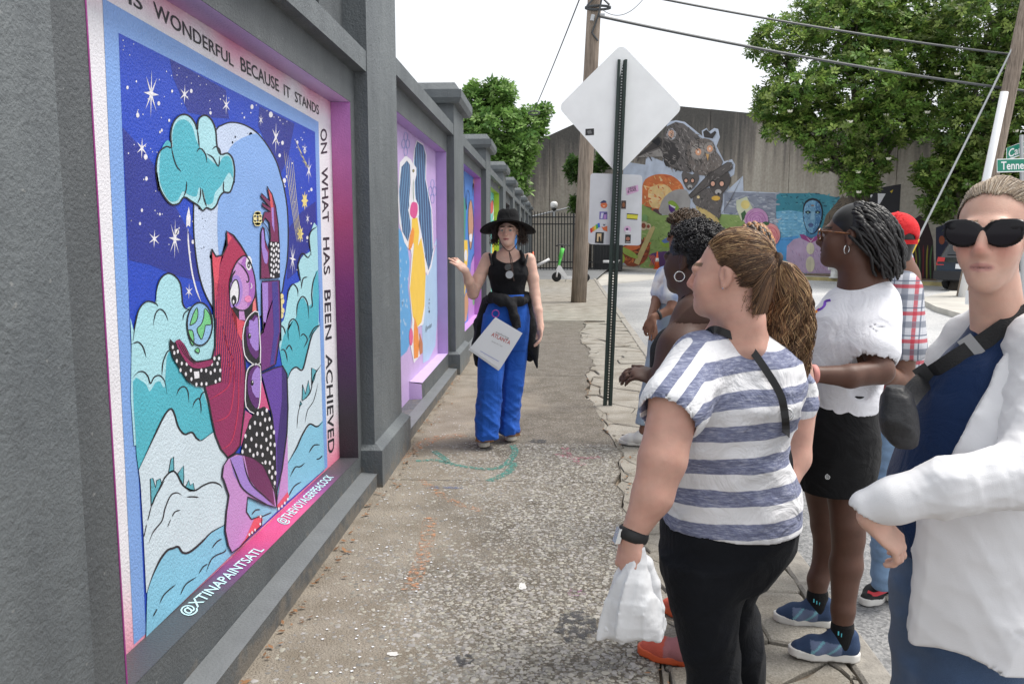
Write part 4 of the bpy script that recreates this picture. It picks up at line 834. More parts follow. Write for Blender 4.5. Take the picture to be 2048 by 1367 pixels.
# ================================================================ far retaining wall with its murals
def conc(t, N, L, p):
    tc = N.new('ShaderNodeTexCoord'); v = tc.outputs['Object']
    mp = N.new('ShaderNodeMapping'); mp.inputs['Scale'].default_value = (1.6, 1.6, 0.10); L.new(v, mp.inputs[0])
    st = noise(N, L, mp.outputs[0], 1.6, 6, .65); sep = N.new('ShaderNodeSeparateXYZ'); L.new(v, sep.inputs[0])
    mp2 = N.new('ShaderNodeMapping'); mp2.inputs['Scale'].default_value = (1, 1, .25); L.new(v, mp2.inputs[0])
    bl = noise(N, L, mp2.outputs[0], .5, 5); fi = noise(N, L, v, 9, 5)
    hz = mapr(N, L, sep.outputs[2], 3.0, 8.0, -0.25, 0.34)
    ad = N.new('ShaderNodeMath'); ad.operation = 'ADD'; L.new(st, ad.inputs[0]); L.new(hz, ad.inputs[1])
    a2 = N.new('ShaderNodeMath'); a2.operation = 'ADD'; L.new(ad.outputs[0], a2.inputs[0]); L.new(mapr(N, L, bl, .3, .7, -.18, .18), a2.inputs[1])
    c = ramp(N, L, a2.outputs[0], [(.25, (.42, .385, .33)), (.45, (.33, .295, .25)), (.6, (.19, .17, .15)), (.8, (.09, .085, .078))])
    c = mixc(N, L, 1.0, c, ramp(N, L, fi, [(.3, (.85, .85, .85)), (.7, (1.1, 1.1, 1.1))]), 'MULTIPLY')
    L.new(c, p.inputs['Base Color']); bumpn(N, L, p, fi, .03, .4)
M_CONC = node_mat('stained_concrete', conc, .9)
FA, FB = gnd(1245, 534), gnd(1850, 558); fd = nrm(FB-FA); fn = np.array([fd[1], -fd[0], 0.0]); fn = fn if fn @ (CAM-FA) > 0 else -fn
far = thing('retaining_wall', tuple(FA), 'tall stained concrete retaining wall with murals across the street', 'wall')
zt = lambda s_: 9.35-0.1985*s_ if s_ < 24 else 4.6+0*s_
SL = [-.3, 6.4, 11.25, 16.5, 21.5, 26.0, 32]
for a_, b_ in zip(SL[:-1], SL[1:]):
    p0, p1 = FA+fd*a_, FA+fd*(b_-.03); d = -fn*.5
    MB().hexa([p0+d-[0, 0, .2], p0-[0, 0, .2], p1-[0, 0, .2], p1+d-[0, 0, .2], p0+d+[0, 0, zt(a_)], p0+[0, 0, zt(a_)], p1+[0, 0, zt(b_)], p1+d+[0, 0, zt(b_)]]).build('wall_panel', M_CONC, far)
    MB().hexa([p1-fn*.03-fd*.02-[0,0,.2], p1-fn*.04+fd*.05-[0,0,.2], p1-fn*.2+fd*.05-[0,0,.2], p1-fn*.2-[0,0,.2], p1-fn*.03-fd*.02+[0,0,zt(b_)-.05], p1-fn*.04+fd*.05+[0,0,zt(b_)-.05], p1-fn*.2+fd*.05+[0,0,zt(b_)-.05], p1-fn*.2+[0,0,zt(b_)-.05]]).build('joint_filler', M_CONC, far)
lw0, lw1 = np.array([-6.5, 47.2, 0]), FA+fn*(-.02)-fd*.05
dl = nrm(lw1-lw0); nl = np.array([dl[1], -dl[0], 0])
ll = np.linalg.norm(lw1-lw0)
for i in range(5):
    a_, b_ = ll*i/5, ll*(i+1)/5-.03; p0, p1 = lw0+dl*a_, lw0+dl*b_; za, zb = 4.6+4.75*a_/ll, 4.6+4.75*b_/ll
    MB().hexa([p0-[0, 0, .2], p1-[0, 0, .2], p1-nl*.5-[0, 0, .2], p0-nl*.5-[0, 0, .2], p0+[0, 0, za], p1+[0, 0, zb], p1-nl*.5+[0, 0, zb], p0-nl*.5+[0, 0, za]]).build('wall_panel', M_CONC, far)
M_PAINTF = mat('far_wall_paint', attr=True, rough=.7, bump=(9, .25, 4), var=(2.2, .16))
PF = Paint(lambda x, y, o: onP(x, y, FA, fn)+fn*o, .004)
f1, f5, f7 = frame(1260, 200, 4.557), frame(1240, 340, 6.2125), frame(1550, 360, 6.836)
GR, GD, GL = col(112, 106, 104), col(66, 62, 62), col(160, 154, 150)
HALO = col(214, 222, 236)
PF.poly('night_animals_mural', f1((-60, 560), (140, 590), (150, 500), (300, 560), (340, 200), (420, 185), (500, 200), (660, 330), (655, 280), (700, 255), (720, 290), (770, 255), (805, 265), (820, 340), (790, 420), (860, 560), (930, 540), (960, 590), (950, 680), (890, 720), (905, 800), (860, 850), (1030, 690), (1035, 830), (1340, 845), (1345, 1500), (-130, 1500), (-130, 700)), col(204, 214, 232), 1)
PF.poly('night_animals_mural', f1((120, 760), (200, 690), (300, 675), (400, 700), (480, 780), (500, 900), (420, 1000), (120, 990)), col(226, 128, 74), 2, 3); PF.poly('night_animals_mural', f1((170, 820), (260, 770), (340, 780), (400, 860), (380, 950), (200, 980)), col(250, 214, 150), 3, 3)
PF.poly('night_animals_mural', f1((-100, 900), (120, 960), (270, 1000), (300, 1060), (-100, 1060)), col(96, 70, 76), 3)
PF.poly('night_animals_mural', f5((270, 420), (500, 560), (1100, 540), (1500, 560), (1560, 660), (1600, 1367), (250, 1367), (260, 700)), col(150, 176, 104), 4)
for i in range(60): x, y = rs.uniform(280, 650), rs.uniform(600, 1200); PF.stroke('night_animals_mural', f5((x, y), (x+70, y+rs.uniform(-14, 14))), .9, col(*(rs.uniform(.75, 1.25)*np.array((140, 170, 96))).clip(0, 255)), 5, 0)
PF.poly('night_animals_mural', f5((1300, 270), (1940, 290), (1940, 700), (1560, 640), (1500, 560), (1290, 540)), col(150, 156, 172), 3)
PF.poly('night_animals_mural', f5((500, 450), (560, 330), (680, 250), (800, 240), (860, 300), (870, 480), (700, 560), (500, 540)), col(176, 172, 170), 6, 2)
bird = f1((50, 530), (160, 470), (250, 440), (290, 420), (300, 360), (340, 240), (420, 200), (490, 215), (560, 270), (640, 340), (640, 560), (550, 660), (430, 640), (330, 600), (300, 520), (180, 520))
PF.poly('crow', bird, GR, 6); PF.poly('crow', f1((60, 525), (290, 440), (340, 470), (300, 515)), GL, 7); PF.poly('crow', f1((60, 520), (200, 400), (260, 330), (295, 360), (285, 420)), GD, 7); PF.poly('crow', f1((200, 380), (260, 335), (285, 380), (260, 420)), BLACK, 8); PF.poly('crow', f1((310, 380), (420, 400), (460, 520), (360, 610), (310, 560)), GD, 7, 2)
PF.disc('crow', *f1((380, 310))[0], 10, 12, col(190, 190, 196), 8, 16); PF.disc('crow', *f1((380, 310))[0], 6, 8, col(244, 190, 160), 9, 14)
owl = f1((530, 420), (580, 370), (680, 350), (760, 380), (790, 470), (850, 560), (800, 640), (700, 690), (580, 660), (530, 560)); PF.poly('owl', owl, col(128, 118, 112), 8, 2)
for x, y, r in ((620, 470, 62), (725, 440, 46)): PF.disc('owl', *f1((x, y))[0], r/4.5, r*1.2/4.5, col(164, 156, 150), 9, 16); PF.disc('owl', *f1((x+8, y+4))[0], 6, 7, col(240, 176, 140), 10, 12); PF.disc('owl', *f1((x+8, y+4))[0], 2, 2.6, col(255, 236, 220), 11)
PF.poly('owl', f1((695, 490), (725, 495), (715, 555)), col(232, 184, 120), 10); PF.poly('owl', f1((680, 340), (670, 290), (700, 270), (740, 310), (780, 280), (790, 300), (755, 350)), GD, 8)
br = f1((540, 870), (720, 680), (890, 570), (930, 570), (940, 620), (850, 690), (560, 900)); PF.poly('branch', br, col(104, 98, 96), 11); PF.stroke('branch', br, 1.2, GD, 12, 0, closed=True)
for (x, y, s_, dk) in ((545, 740, 1.0, GR), (800, 770, 1.35, col(92, 86, 84))):
    PF.poly('raccoon', f1((x-70*s_, y-60*s_), (x-40*s_, y-90*s_), (x+30*s_, y-60*s_), (x+70*s_, y-90*s_), (x+90*s_, y-20*s_), (x+40*s_, y+60*s_), (x-10*s_, y+80*s_), (x-50*s_, y+20*s_)), dk, 12, 2)
    for q in (-28, 32): PF.disc('raccoon', *f1((x+q*s_, y-5*s_))[0], 5*s_, 6*s_, GD, 13); PF.disc('raccoon', *f1((x+q*s_, y-5*s_))[0], 3*s_, 3.6*s_, col(248, 190, 164), 14)
    PF.disc('raccoon', *f1((x+8*s_, y+50*s_))[0], 5*s_, 4*s_, col(190, 186, 184), 13); PF.disc('raccoon', *f1((x+10*s_, y+62*s_))[0], 2*s_, 1.6*s_, BLACK, 14)
PF.poly('raccoon', f1((580, 880), (720, 800), (850, 860), (830, 1000), (820, 1080), (700, 1000), (600, 960)), GR, 11, 2); PF.disc('raccoon', *f1((790, 895))[0], 9, 5, col(236, 190, 90), 15); PF.disc('raccoon', *f1((630, 885))[0], 3, 3, col(255, 230, 180), 15)
PF.poly('painted_dog', f5((950, 450), (1050, 430), (1150, 480), (1200, 580), (1250, 660), (1180, 680), (1080, 580), (980, 510)), col(226, 198, 130), 10, 2)
for fr, q in ((f5, ((600, 400), (660, 380), (720, 430), (745, 490), (700, 500), (640, 470))), (f5, ((510, 860), (600, 870), (650, 930), (640, 965), (540, 950), (505, 900)))):
    PF.poly('lizard_head', fr(*q), col(150, 182, 70), 9, 2)
PF.poly('lizard_head', f5((610, 430), (690, 450), (690, 500), (640, 530), (615, 490)), col(92, 50, 130), 10); PF.poly('lizard_head', f5((620, 425), (700, 460), (690, 480), (640, 450)), WHITE, 11); PF.poly('lizard_head', f5((520, 880), (600, 830), (640, 890), (560, 910)), col(100, 130, 190), 10)
PF.poly('violin', f5((0, 960), (200, 900), (300, 860), (380, 900), (350, 1080), (250, 1180), (100, 1190), (30, 1100)), col(150, 74, 46), 8, 2); PF.poly('violin', f5((180, 1150), (380, 720), (430, 690), (440, 730), (240, 1180)), col(206, 188, 130), 9); PF.poly('violin', f5((60, 950), (200, 920), (260, 960), (120, 1010)), col(232, 120, 70), 9, 2)
PF.poly('painted_frog', f5((10, 950), (130, 990), (230, 1070), (200, 1100), (60, 1040)), col(166, 190, 90), 10, 2); PF.disc('painted_frog', *f5((30, 1100))[0], 6, 10, col(176, 196, 80), 10); PF.disc('painted_frog', *f5((310, 600))[0], 7, 8, col(130, 170, 110), 10, 14)
for x, y, r in ((300, 690, 50), (360, 700, 34)): PF.disc('painted_scroll', *f5((x, y))[0], r/6.2, r*1.2/6.2, col(220, 204, 170), 10, 14); PF.disc('painted_scroll', *f5((x, y))[0], r/11, r/9, col(150, 80, 60), 11)
PF.poly('painted_cloth', f5((360, 1060), (480, 1020), (600, 1010), (640, 1080), (600, 1210), (450, 1200)), col(100, 66, 120), 9, 2)
for i in range(4): PF.stroke('painted_crab', f5((360+i*20, 1050), (400+i*20, 1120), (370+i*26, 1200)), 1.6, col(230, 120, 96), 11)
PF.stroke('fishing_rod', f5((1220, 620), (1380, 370), (1520, 90)), 1.2, col(110, 104, 104), 12, 0)
PF.poly('painted_jar', f5((1450, 380), (1580, 330), (1650, 460), (1680, 560), (1560, 650), (1510, 620), (1455, 480)), col(222, 226, 196), 10, 0); PF.disc('painted_jar', *f5((1565, 430))[0], 9, 9, col(240, 220, 140), 11, 12); PF.poly('painted_jar', f5((1510, 540), (1560, 500), (1580, 560), (1530, 640)), col(70, 110, 70), 11)
def rose(cx, cy, r, c1, c2):
    PF.disc('painted_rose', cx, cy, r, r, c1, 12, 18)
    for i in range(14):
        a_ = i*2.4; q = r*(1.02-.07*i); A = np.linspace(a_, a_+2.0, 7); PF.stroke('painted_rose', np.stack([cx+q*.85*np.cos(A), cy+q*.8*np.sin(A)], 1), 2.0, c2, 13, 0)
rose(1514, 440, 24, col(214, 160, 206), col(190, 124, 186)); rose(1538, 470, 24, col(238, 160, 160), col(222, 116, 128)); PF.disc('painted_rose', 1533, 447, 7, 4, col(70, 110, 74), 14)
def inside(q, A):
    c_ = False
    for j in range(len(A)):
        a_, b_ = A[j], A[j-1]
        if (a_[1] > q[1]) != (b_[1] > q[1]) and q[0] < (b_[0]-a_[0])*(q[1]-a_[1])/(b_[1]-a_[1])+a_[0]: c_ = not c_
    return c_
def brush(name, poly_, n, pal_, L_, w_, ang, lev):
    A = np.array(poly_); lo_, hi_ = A.min(0), A.max(0)
    for i in range(n):
        q = lo_+(hi_-lo_)*rs.uniform(size=2)
        if inside(q, A): t_ = ang+rs.normal(0, .5); e_ = np.array([math.cos(t_), math.sin(t_)])*L_*rs.uniform(.5, 1.3); PF.stroke(name, [q, q+e_*.5+rs.normal(0, .4, 2), q+e_], w_*rs.uniform(.5, 1.4), pal_[rs.integers(len(pal_))], lev+i*.004, 2)
GP = [col(v_, v_*.95, v_*.93) for v_ in (58, 78, 96, 120, 146, 172)]
brush('crow', bird, 420, GP, 9, 1.6, .9, 9.1); brush('owl', owl, 300, GP[1:], 5, 1.4, 1.3, 8.2); brush('raccoon', f1((580, 880), (720, 800), (850, 860), (830, 1000), (820, 1080), (700, 1000), (600, 960)), 160, GP[1:5], 5, 1.4, 1.6, 11.2); brush('branch', br, 140, GP, 6, 1.0, -.7, 12.2)
brush('night_animals_mural', f1((120, 760), (200, 690), (300, 675), (400, 700), (480, 780), (500, 900), (420, 1000), (120, 990)), 130, [col(240, 150, 90), col(250, 190, 120), col(214, 104, 66), col(252, 220, 170)], 8, 2.2, .4, 3.2)
brush('night_animals_mural', f5((270, 420), (500, 560), (1100, 540), (1500, 560), (1560, 660), (1600, 1367), (250, 1367), (260, 700)), 420, [col(132, 164, 84), col(164, 190, 110), col(112, 142, 76), col(186, 204, 136)], 9, 1.3, .05, 5.5)
brush('violin', f5((0, 960), (200, 900), (300, 860), (380, 900), (350, 1080), (250, 1180), (100, 1190), (30, 1100)), 120, [col(190, 96, 56), col(120, 54, 38), col(222, 130, 74), col(84, 44, 40)], 8, 1.8, -.8, 8.2); brush('night_animals_mural', f5((1300, 270), (1940, 290), (1940, 700), (1560, 640), (1500, 560), (1290, 540)), 120, [col(170, 176, 190), col(130, 136, 156), col(194, 198, 208)], 12, 3, .1, 3.2)
# the blue portrait
PF.poly('portrait_mural', f7((20, 180), (560, 180), (820, 230), (1100, 270), (1130, 500), (900, 1280), (380, 1270), (0, 1100)), col(60, 140, 160), 2); PF.poly('portrait_mural', f7((20, 430), (200, 410), (380, 440), (440, 800), (420, 1270), (0, 1100)), col(120, 186, 222), 3); PF.poly('portrait_mural', f7((10, 800), (330, 760), (250, 1000), (160, 1090), (5, 1090)), col(86, 164, 228), 4)
PF.poly('portrait_mural', f7((700, 480), (900, 240), (1060, 250), (980, 450), (800, 640), (640, 700)), col(110, 98, 84), 4)
PF.poly('portrait_mural', f7((420, 640), (600, 640), (580, 780), (440, 780)), col(70, 128, 170), 6); PF.poly('portrait_mural', f7((385, 400), (420, 290), (520, 245), (620, 290), (660, 420), (640, 580), (570, 710), (500, 740), (440, 690), (395, 560)), col(24, 34, 48), 7, 2)
PF.poly('portrait_mural', f7((398, 430), (430, 320), (520, 275), (610, 320), (645, 430), (625, 570), (560, 700), (500, 725), (445, 680), (405, 560)), col(118, 172, 208), 8, 2); PF.poly('portrait_mural', f7((560, 300), (612, 330), (645, 430), (625, 570), (560, 700), (520, 720), (560, 560)), col(70, 122, 168), 9, 2)
for x in (458, 592): PF.disc('portrait_mural', *f7((x, 440))[0], 5.6, 3.2, col(24, 52, 72), 10); PF.disc('portrait_mural', *f7((x, 445))[0], 1.8, 1.3, col(170, 210, 190), 11)
PF.poly('portrait_mural', f7((505, 430), (545, 430), (548, 540), (490, 545)), col(150, 196, 224), 10); PF.disc('portrait_mural', *f7((498, 615))[0], 5.5, 4.6, col(86, 110, 160), 10); PF.stroke('portrait_mural', f7((455, 612), (500, 606), (540, 614)), .8, col(40, 50, 80), 11); PF.disc('portrait_mural', *f7((522, 348))[0], 4, 1.6, col(150, 130, 120), 10)
PF.poly('portrait_mural', f7((340, 740), (400, 745), (500, 800), (620, 740), (650, 800), (560, 830), (500, 860), (370, 800)), col(160, 70, 140), 9)
PF.poly('portrait_mural', f7((160, 1090), (170, 900), (260, 810), (340, 790), (500, 850), (640, 800), (780, 860), (860, 1010), (880, 1280), (400, 1270)), col(196, 172, 204), 8)
for i in range(90): x, y = rs.uniform(180, 850), rs.uniform(830, 1250); PF.stroke('portrait_mural', f7((x, y), (x+12, y+40)), 1.6, [col(150, 96, 150), col(220, 206, 226), col(120, 110, 160), col(206, 150, 180)][i % 4], 9, 0)
PF.disc('portrait_mural', *f7((492, 935))[0], 8, 12, col(222, 216, 190), 11, 14); PF.disc('portrait_mural', *f7((490, 1150))[0], 9, 16, col(222, 216, 190), 11, 14); PF.stroke('portrait_mural', f7((492, 880), (490, 1260)), .8, col(120, 110, 100), 12, 0)
PF.stroke('portrait_mural', f7((440, 780), (500, 840), (545, 780)), 1.6, WHITE, 11, 0)
for i in range(9):
    for j in range(4): PF.stroke('portrait_mural', f7((80+j*62+rs.uniform(-8, 8), 450+i*46), (120+j*62, 450+i*46+rs.uniform(-5, 5))), 1.7, col(50, 92, 120), 6, 0)
brush('portrait_mural', f7((20, 180), (560, 180), (820, 230), (1100, 270), (1130, 500), (700, 700), (380, 440), (20, 430)), 200, [col(40, 110, 128), col(70, 150, 164), col(30, 86, 108), col(96, 170, 180)], 8, 2.0, .2, 2.2); brush('portrait_mural', f7((20, 430), (200, 410), (380, 440), (440, 800), (420, 1270), (0, 1100)), 160, [col(140, 200, 230), col(104, 172, 214), col(160, 212, 236)], 8, 2.4, .1, 3.1); brush('portrait_mural', f7((398, 430), (430, 320), (520, 275), (610, 320), (645, 430), (625, 570), (560, 700), (500, 725), (445, 680), (405, 560)), 150, [col(136, 188, 220), col(96, 150, 192), col(70, 120, 168), col(164, 206, 230)], 4, 1.2, 1.4, 9.2); brush('portrait_mural', f7((700, 480), (900, 240), (1060, 250), (980, 450), (800, 640), (640, 700)), 140, [col(92, 80, 70), col(134, 120, 100), col(64, 58, 54)], 9, 1.2, -.8, 4.2)
# black poster-like murals right of the tree
PF.poly('dark_mural', [(1733, 380), (1802, 368), (1798, 440), (1790, 560), (1730, 552)], col(34, 32, 40), 2); PF.poly('dark_mural', [(1738, 387), (1746, 390), (1742, 396)], WHITE, 3); PF.poly('dark_mural', [(1756, 387), (1772, 387), (1760, 408), (1756, 408)], WHITE, 3); PF.poly('dark_mural', [(1780, 383), (1787, 379), (1784, 386)], col(230, 200, 60), 3)
PF.poly('arched_mural', [(1816, 566), (1818, 470), (1826, 440), (1840, 430), (1856, 444), (1866, 480), (1870, 570)], col(46, 22, 30), 2)
for i in range(6): PF.stroke('arched_mural', [(1822+i*8, 562), (1826+i*7, 520), (1820+i*9, 490)], 3, [col(120, 30, 44), col(150, 140, 50), col(70, 110, 60)][i % 3], 3)
PF.poly('dark_mural', [(1872, 570), (1872, 455), (1890, 448), (1905, 460), (1905, 575)], col(44, 48, 74), 2); PF.disc('dark_mural', 1884, 480, 6, 9, col(170, 90, 60), 3)
PF.build(far, M_PAINTF)
for k, s_ in enumerate(('T.', 'ES')):
    p0, p1, pt = [onP(x, y, FA, fn)+fn*.02 for x, y in ((1754, 425+k*16-8), (1780, 425+k*16-8), (1754, 415+k*16-8))]
    if k: lettering('lettering', s_, p0, p1, pt-p0, np.linalg.norm(pt-p0), (0, 0, 0), mat('white_letter', WHITE, .6), far)
# ================================================================ road edges across the street
M_CONCL = mat('pale_concrete', (0.46, 0.44, 0.40), .9, bump=(30, .5, 5), var=(1.3, .2))
M_YEL = mat('worn_yellow_kerb', (0.42, 0.35, 0.16), .8, var=(3, .35), bump=(40, .5))
def raised(name, pts, z0, z1, m, **kw):
    P = [np.array([p[0], p[1], z0]) for p in pts]; b = MB(); b.prism(P, (0, 0, z1-z0)); return b.build(name, m, **kw)
q0, q1 = FA-fd*1, FA+fd*33
raised('far_sidewalk', [q0+fn*2.0, q1+fn*2.0, q1-fn*.1, q0-fn*.1], -.13, -.002, M_CONCL, kind='structure')
raised('far_kerb', [FA+fd*6+fn*2.2, q1+fn*2.2, q1+fn*2.005, FA+fd*6+fn*2.005], -.13, .012, M_YEL, kind='structure')
raised('dirt_strip', [FA+fd*8+fn*.9, q1+fn*.9, q1+fn*.02, FA+fd*8+fn*.02], -.002, .02, mat('leaf_dirt', (.17, .11, .07), .95, bump=(20, .9), var=(3, .4)), kind='structure')
isl = [gnd(x, y, -.13) for x, y in ((1838, 606), (1872, 624), (1935, 643), (2048, 668), (2200, 690), (2200, 600), (2048, 590), (1900, 590))]
raised('traffic_island', isl, -.13, .0, M_CONCL, kind='structure')
sheet_p = [gnd(x, y, -.126) for x, y in ((1194, 572), (1330, 556), (1420, 553), (1300, 549), (1190, 549))]
mesh('crosswalk_band', sheet_p, [tuple(range(5))[::-1]], M_CONCL, kind='structure')
mesh('driveway', [(-1.0, 33.05, -.008), (1.7, 33.05, -.008), (3.2, 47, -.008), (-1.0, 47, -.008)], [(0, 1, 2, 3)], mat('dark_asphalt', (.17, .175, .18), .85, bump=(60, .6), var=(1, .2)), kind='structure')
# ================================================================ sign post with two sign backs
M_GRN = mat('green_post_paint', (.018, .035, .028), .45, bump=(60, .2)); M_ALU = mat('sign_back_aluminium', (.93, .94, .93), .5, var=(6, .05))
pb_, pt_ = gnd(1215, 812), onY(1245, 119, 7.72)
post = thing('sign_post', tuple(pb_), 'dark green perforated metal sign post standing in the broken sidewalk', 'post')
ax = nrm(pt_-pb_); L_ = np.linalg.norm(pt_-pb_); sx = np.array([1.0, -.1, 0]); sx = nrm(sx-ax*(sx@ax)); sy = np.cross(ax, sx)
def bar(b, u0, u1, v0, v1, t0, t1, c=None):
    P = [pb_+sx*u+sy*v+ax*t for t in (t0, t1) for u, v in ((u0, v0), (u1, v0), (u1, v1), (u0, v1))]; return b.hexa(P, c)
b = MB()
for u0, u1, v0, v1 in ((-.043, -.022, -.004, 0), (-.022, -.018, -.004, .03), (.018, .022, -.004, .03), (.022, .043, -.004, 0), (-.018, -.0062, .026, .030), (.0062, .018, .026, .030)): bar(b, u0, u1, v0, v1, -.1, L_)
b.build('channel', M_GRN, post)
b = MB(); t = .05
while t < L_-.02: bar(b, -.0064, .0064, .0262, .0298, t+.0105, t+.0254); t += .0254
b.build('perforated_web', M_GRN, post)
def plate(name, corners, Y, th, rr, m, label):
    C3 = [onY(x, y, Y) for x, y in corners]; out = []
    for i, p in enumerate(C3):
        a_, c_ = C3[i-1], C3[(i+1) % 4]; u, v = nrm(a_-p), nrm(c_-p)
        for t in np.linspace(0, 1, 6): out.append((1-t)**2*(p+u*rr)+2*t*(1-t)*p+t*t*(p+v*rr))
    b = MB().prism(out, (0, th, 0)); o = b.build(name, m, None, org=np.mean(C3, 0)); o['label'] = label; o['category'] = 'sign'; return o
dia = plate('diamond_sign', ((1243, 88), (1366, 216), (1236, 350), (1116, 214)), 7.745, .004, .07, M_ALU, 'back of a pale diamond shaped road sign bolted high on the green post')
rec = plate('rectangular_sign', ((1181, 346), (1285, 350), (1282, 491), (1176, 488)), 7.75, .004, .035, mat('sticker_sign_back', (.62, .63, .65), .4, var=(8, .1)), 'back of a grey rectangular sign dotted with stickers on the green post')
fs = frame(1160, 330, 8.043)
def sticker(par, Y, shapes, lab=None):
    pp = Paint(lambda x, y, o: onY(x, y, Y-o), .0003)
    for k, (pts, c, sm) in enumerate(shapes): pp.poly('sticker', pts, c, k, sm)
    for n_, mb in pp.g.items(): mb.build(n_, mat('sticker_vinyl', attr=True, rough=.35), par)
blk, ora = col(30, 28, 30), col(232, 116, 60)
el = lambda x, y, a, b_: [(x+a*math.cos(t), y+b_*math.sin(t)) for t in np.linspace(0, 6.28, 12)[:-1]]
YS = 7.7495
sticker(rec, YS, [(fs(*el(385, 645, 55, 50)), ora, 0), (fs((320, 612), (345, 585), (380, 565), (415, 575), (430, 605), (350, 612)), col(40, 50, 100), 0), (fs(*el(385, 660, 20, 8)), col(250, 220, 190), 0)])
sticker(rec, YS, [(fs((315, 750), (440, 750), (438, 872), (312, 872)), col(120, 110, 190), 0), (fs((340, 770), (380, 770), (360, 860), (330, 860)), col(226, 224, 244), 0), (fs((385, 800), (425, 790), (420, 868), (380, 868)), col(190, 140, 210), 0), (fs((385, 770), (435, 765), (432, 785), (390, 790)), col(50, 40, 70), 0)])
for i, c_ in enumerate((col(220, 60, 50), col(240, 150, 50), col(240, 220, 70), col(70, 180, 90), col(50, 110, 220))):
    x, y = 175+i*30, 1055-i*20; sticker(rec, YS, [(fs((x-14, y-35), (x+20, y-45), (x+28, y+20), (x-4, y+38)), c_, 0)])
sticker(rec, YS, [(fs((345, 990), (375, 1000), (440, 975), (440, 1070), (380, 1050)), ora, 0), (fs((370, 940), (385, 960), (405, 945), (402, 975), (375, 975)), col(50, 40, 90), 0)])
sticker(rec, YS, [(fs((252, 1078), (388, 1084), (376, 1262), (240, 1252)), blk, 0), (fs((275, 1100), (345, 1100), (338, 1230), (270, 1230)), col(236, 206, 160), 0), (fs((300, 1150), (325, 1150), (335, 1230), (295, 1230)), blk, 0)])
sticker(rec, YS, [(fs((740, 370), (930, 320), (945, 420), (755, 485)), col(226, 178, 216), 0)])
sticker(rec, YS, [(fs((668, 570), (742, 572), (738, 706), (662, 702)), col(70, 46, 40), 0), (fs(*el(702, 640, 22, 40)), col(150, 90, 50), 0)])
sticker(rec, YS, [(fs((755, 776), (935, 790), (922, 882), (750, 868)), blk, 0), (fs((758, 792), (933, 804), (925, 868), (753, 856)), col(226, 220, 60), 0)])
sticker(rec, YS, [(fs(*el(765, 1035, 58, 58)), col(232, 190, 224), 0), (fs(*el(758, 1030, 22, 20)), col(70, 50, 90), 0), (fs(*el(765, 1070, 40, 20)), WHITE, 0)])
sticker(rec, YS, [(fs((728, 1118), (818, 1120), (812, 1258), (724, 1254)), blk, 0), (fs(*el(770, 1185, 34, 32)), col(170, 110, 90), 0), (fs((735, 1230), (808, 1232), (806, 1246), (735, 1244)), col(190, 180, 176), 0)])
sticker(dia, 7.7445, [([(1171, 258), (1188, 257), (1188, 270), (1171, 271)], blk, 0), ([(1174, 262), (1182, 260), (1184, 267), (1176, 268)], col(120, 120, 120), 0)])
def st_text(s_, bl, br, tl, c_, par):
    p0, p1, pt = [onY(*q, YS-.002) for q in fs(bl, br, tl)]; lettering('lettering', s_, p0, p1, pt-p0, np.linalg.norm(pt-p0), (0, 0, 0), mat('sticker_ink_'+str(c_), c_, .5), par, .02)
st_text('KNIFE', (775, 852), (915, 862), (775, 808), (.9, .9, .88), rec); st_text('GRIND', (775, 405), (905, 372), (770, 365), (.05, .02, .06), rec); st_text('& NAIL', (765, 452), (915, 410), (760, 412), (.05, .02, .06), rec)
# ================================================================ utility poles, wires
def woodm(t, N, L, p):
    tc = N.new('ShaderNodeTexCoord'); mp = N.new('ShaderNodeMapping'); mp.inputs['Scale'].default_value = (9, 9, .5); L.new(tc.outputs['Object'], mp.inputs[0])
    a_ = noise(N, L, mp.outputs[0], 3, 6, .7); c_ = noise(N, L, tc.outputs['Object'], 1.3, 4)
    cc = ramp(N, L, a_, [(.3, (.11, .09, .075)), (.5, (.25, .21, .175)), (.7, (.36, .31, .27))])
    cc = mixc(N, L, 1.0, cc, ramp(N, L, c_, [(.3, (.75, .7, .66)), (.7, (1.15, 1.1, 1.05))]), 'MULTIPLY'); L.new(cc, p.inputs['Base Color']); bumpn(N, L, p, a_, .02, .8)
M_WOOD = node_mat('weathered_pole_wood', woodm, .85); M_IRON = mat('black_iron', (.015, .016, .018), .5); M_CABLE = mat('cable', (.05, .055, .06), .5); M_STEEL = mat('galvanised_steel', (.45, .46, .47), .4, metal=.7)
p0 = gnd(1157, 604); p1 = onY(1189, 0, p0[1]); dr = nrm(p1-p0)
up1 = thing('utility_pole', tuple(p0), 'weathered wooden utility pole rising from the sidewalk behind the sign post', 'pole')
pts = [p0-dr*.2+dr*s_*12.0*.1 for s_ in range(0, 11)]; rr = np.linspace(.195, .15, 11)
MB().tube(pts, rr, 20).build('shaft', M_WOOD, up1, smooth=True)
cr = onY(1196, 13, p0[1]-.2); a_ = np.linspace(0, 6.28, 22)
ring = np.stack([cr[0]+.30*np.cos(a_), np.full(22, cr[1]), cr[2]-.03+.045*np.sin(a_)], 1); MB().tube(ring, .03, 6).build('cable_coil', M_CABLE, up1)
MB().tube([onY(1174, 12, p0[1]-.2), onY(1196, -12, p0[1]-.2), onY(1219, 10, p0[1]-.2)], .025, 6).build('coil_hanger', M_CABLE, up1)
MB().tube([onY(1204, -5, p0[1]-.25), onY(1197, 30, p0[1]-.25), onY(1184, 66, p0[1]-.2), onY(1196, 82, p0[1]-.18)], .025, 6).build('drop_cable', M_CABLE, up1)
MB().tube([onY(1184, 42, p0[1]-.25), onY(1187, 30, p0[1]-.25)], .05, 8).build('insulator', M_STEEL, up1)
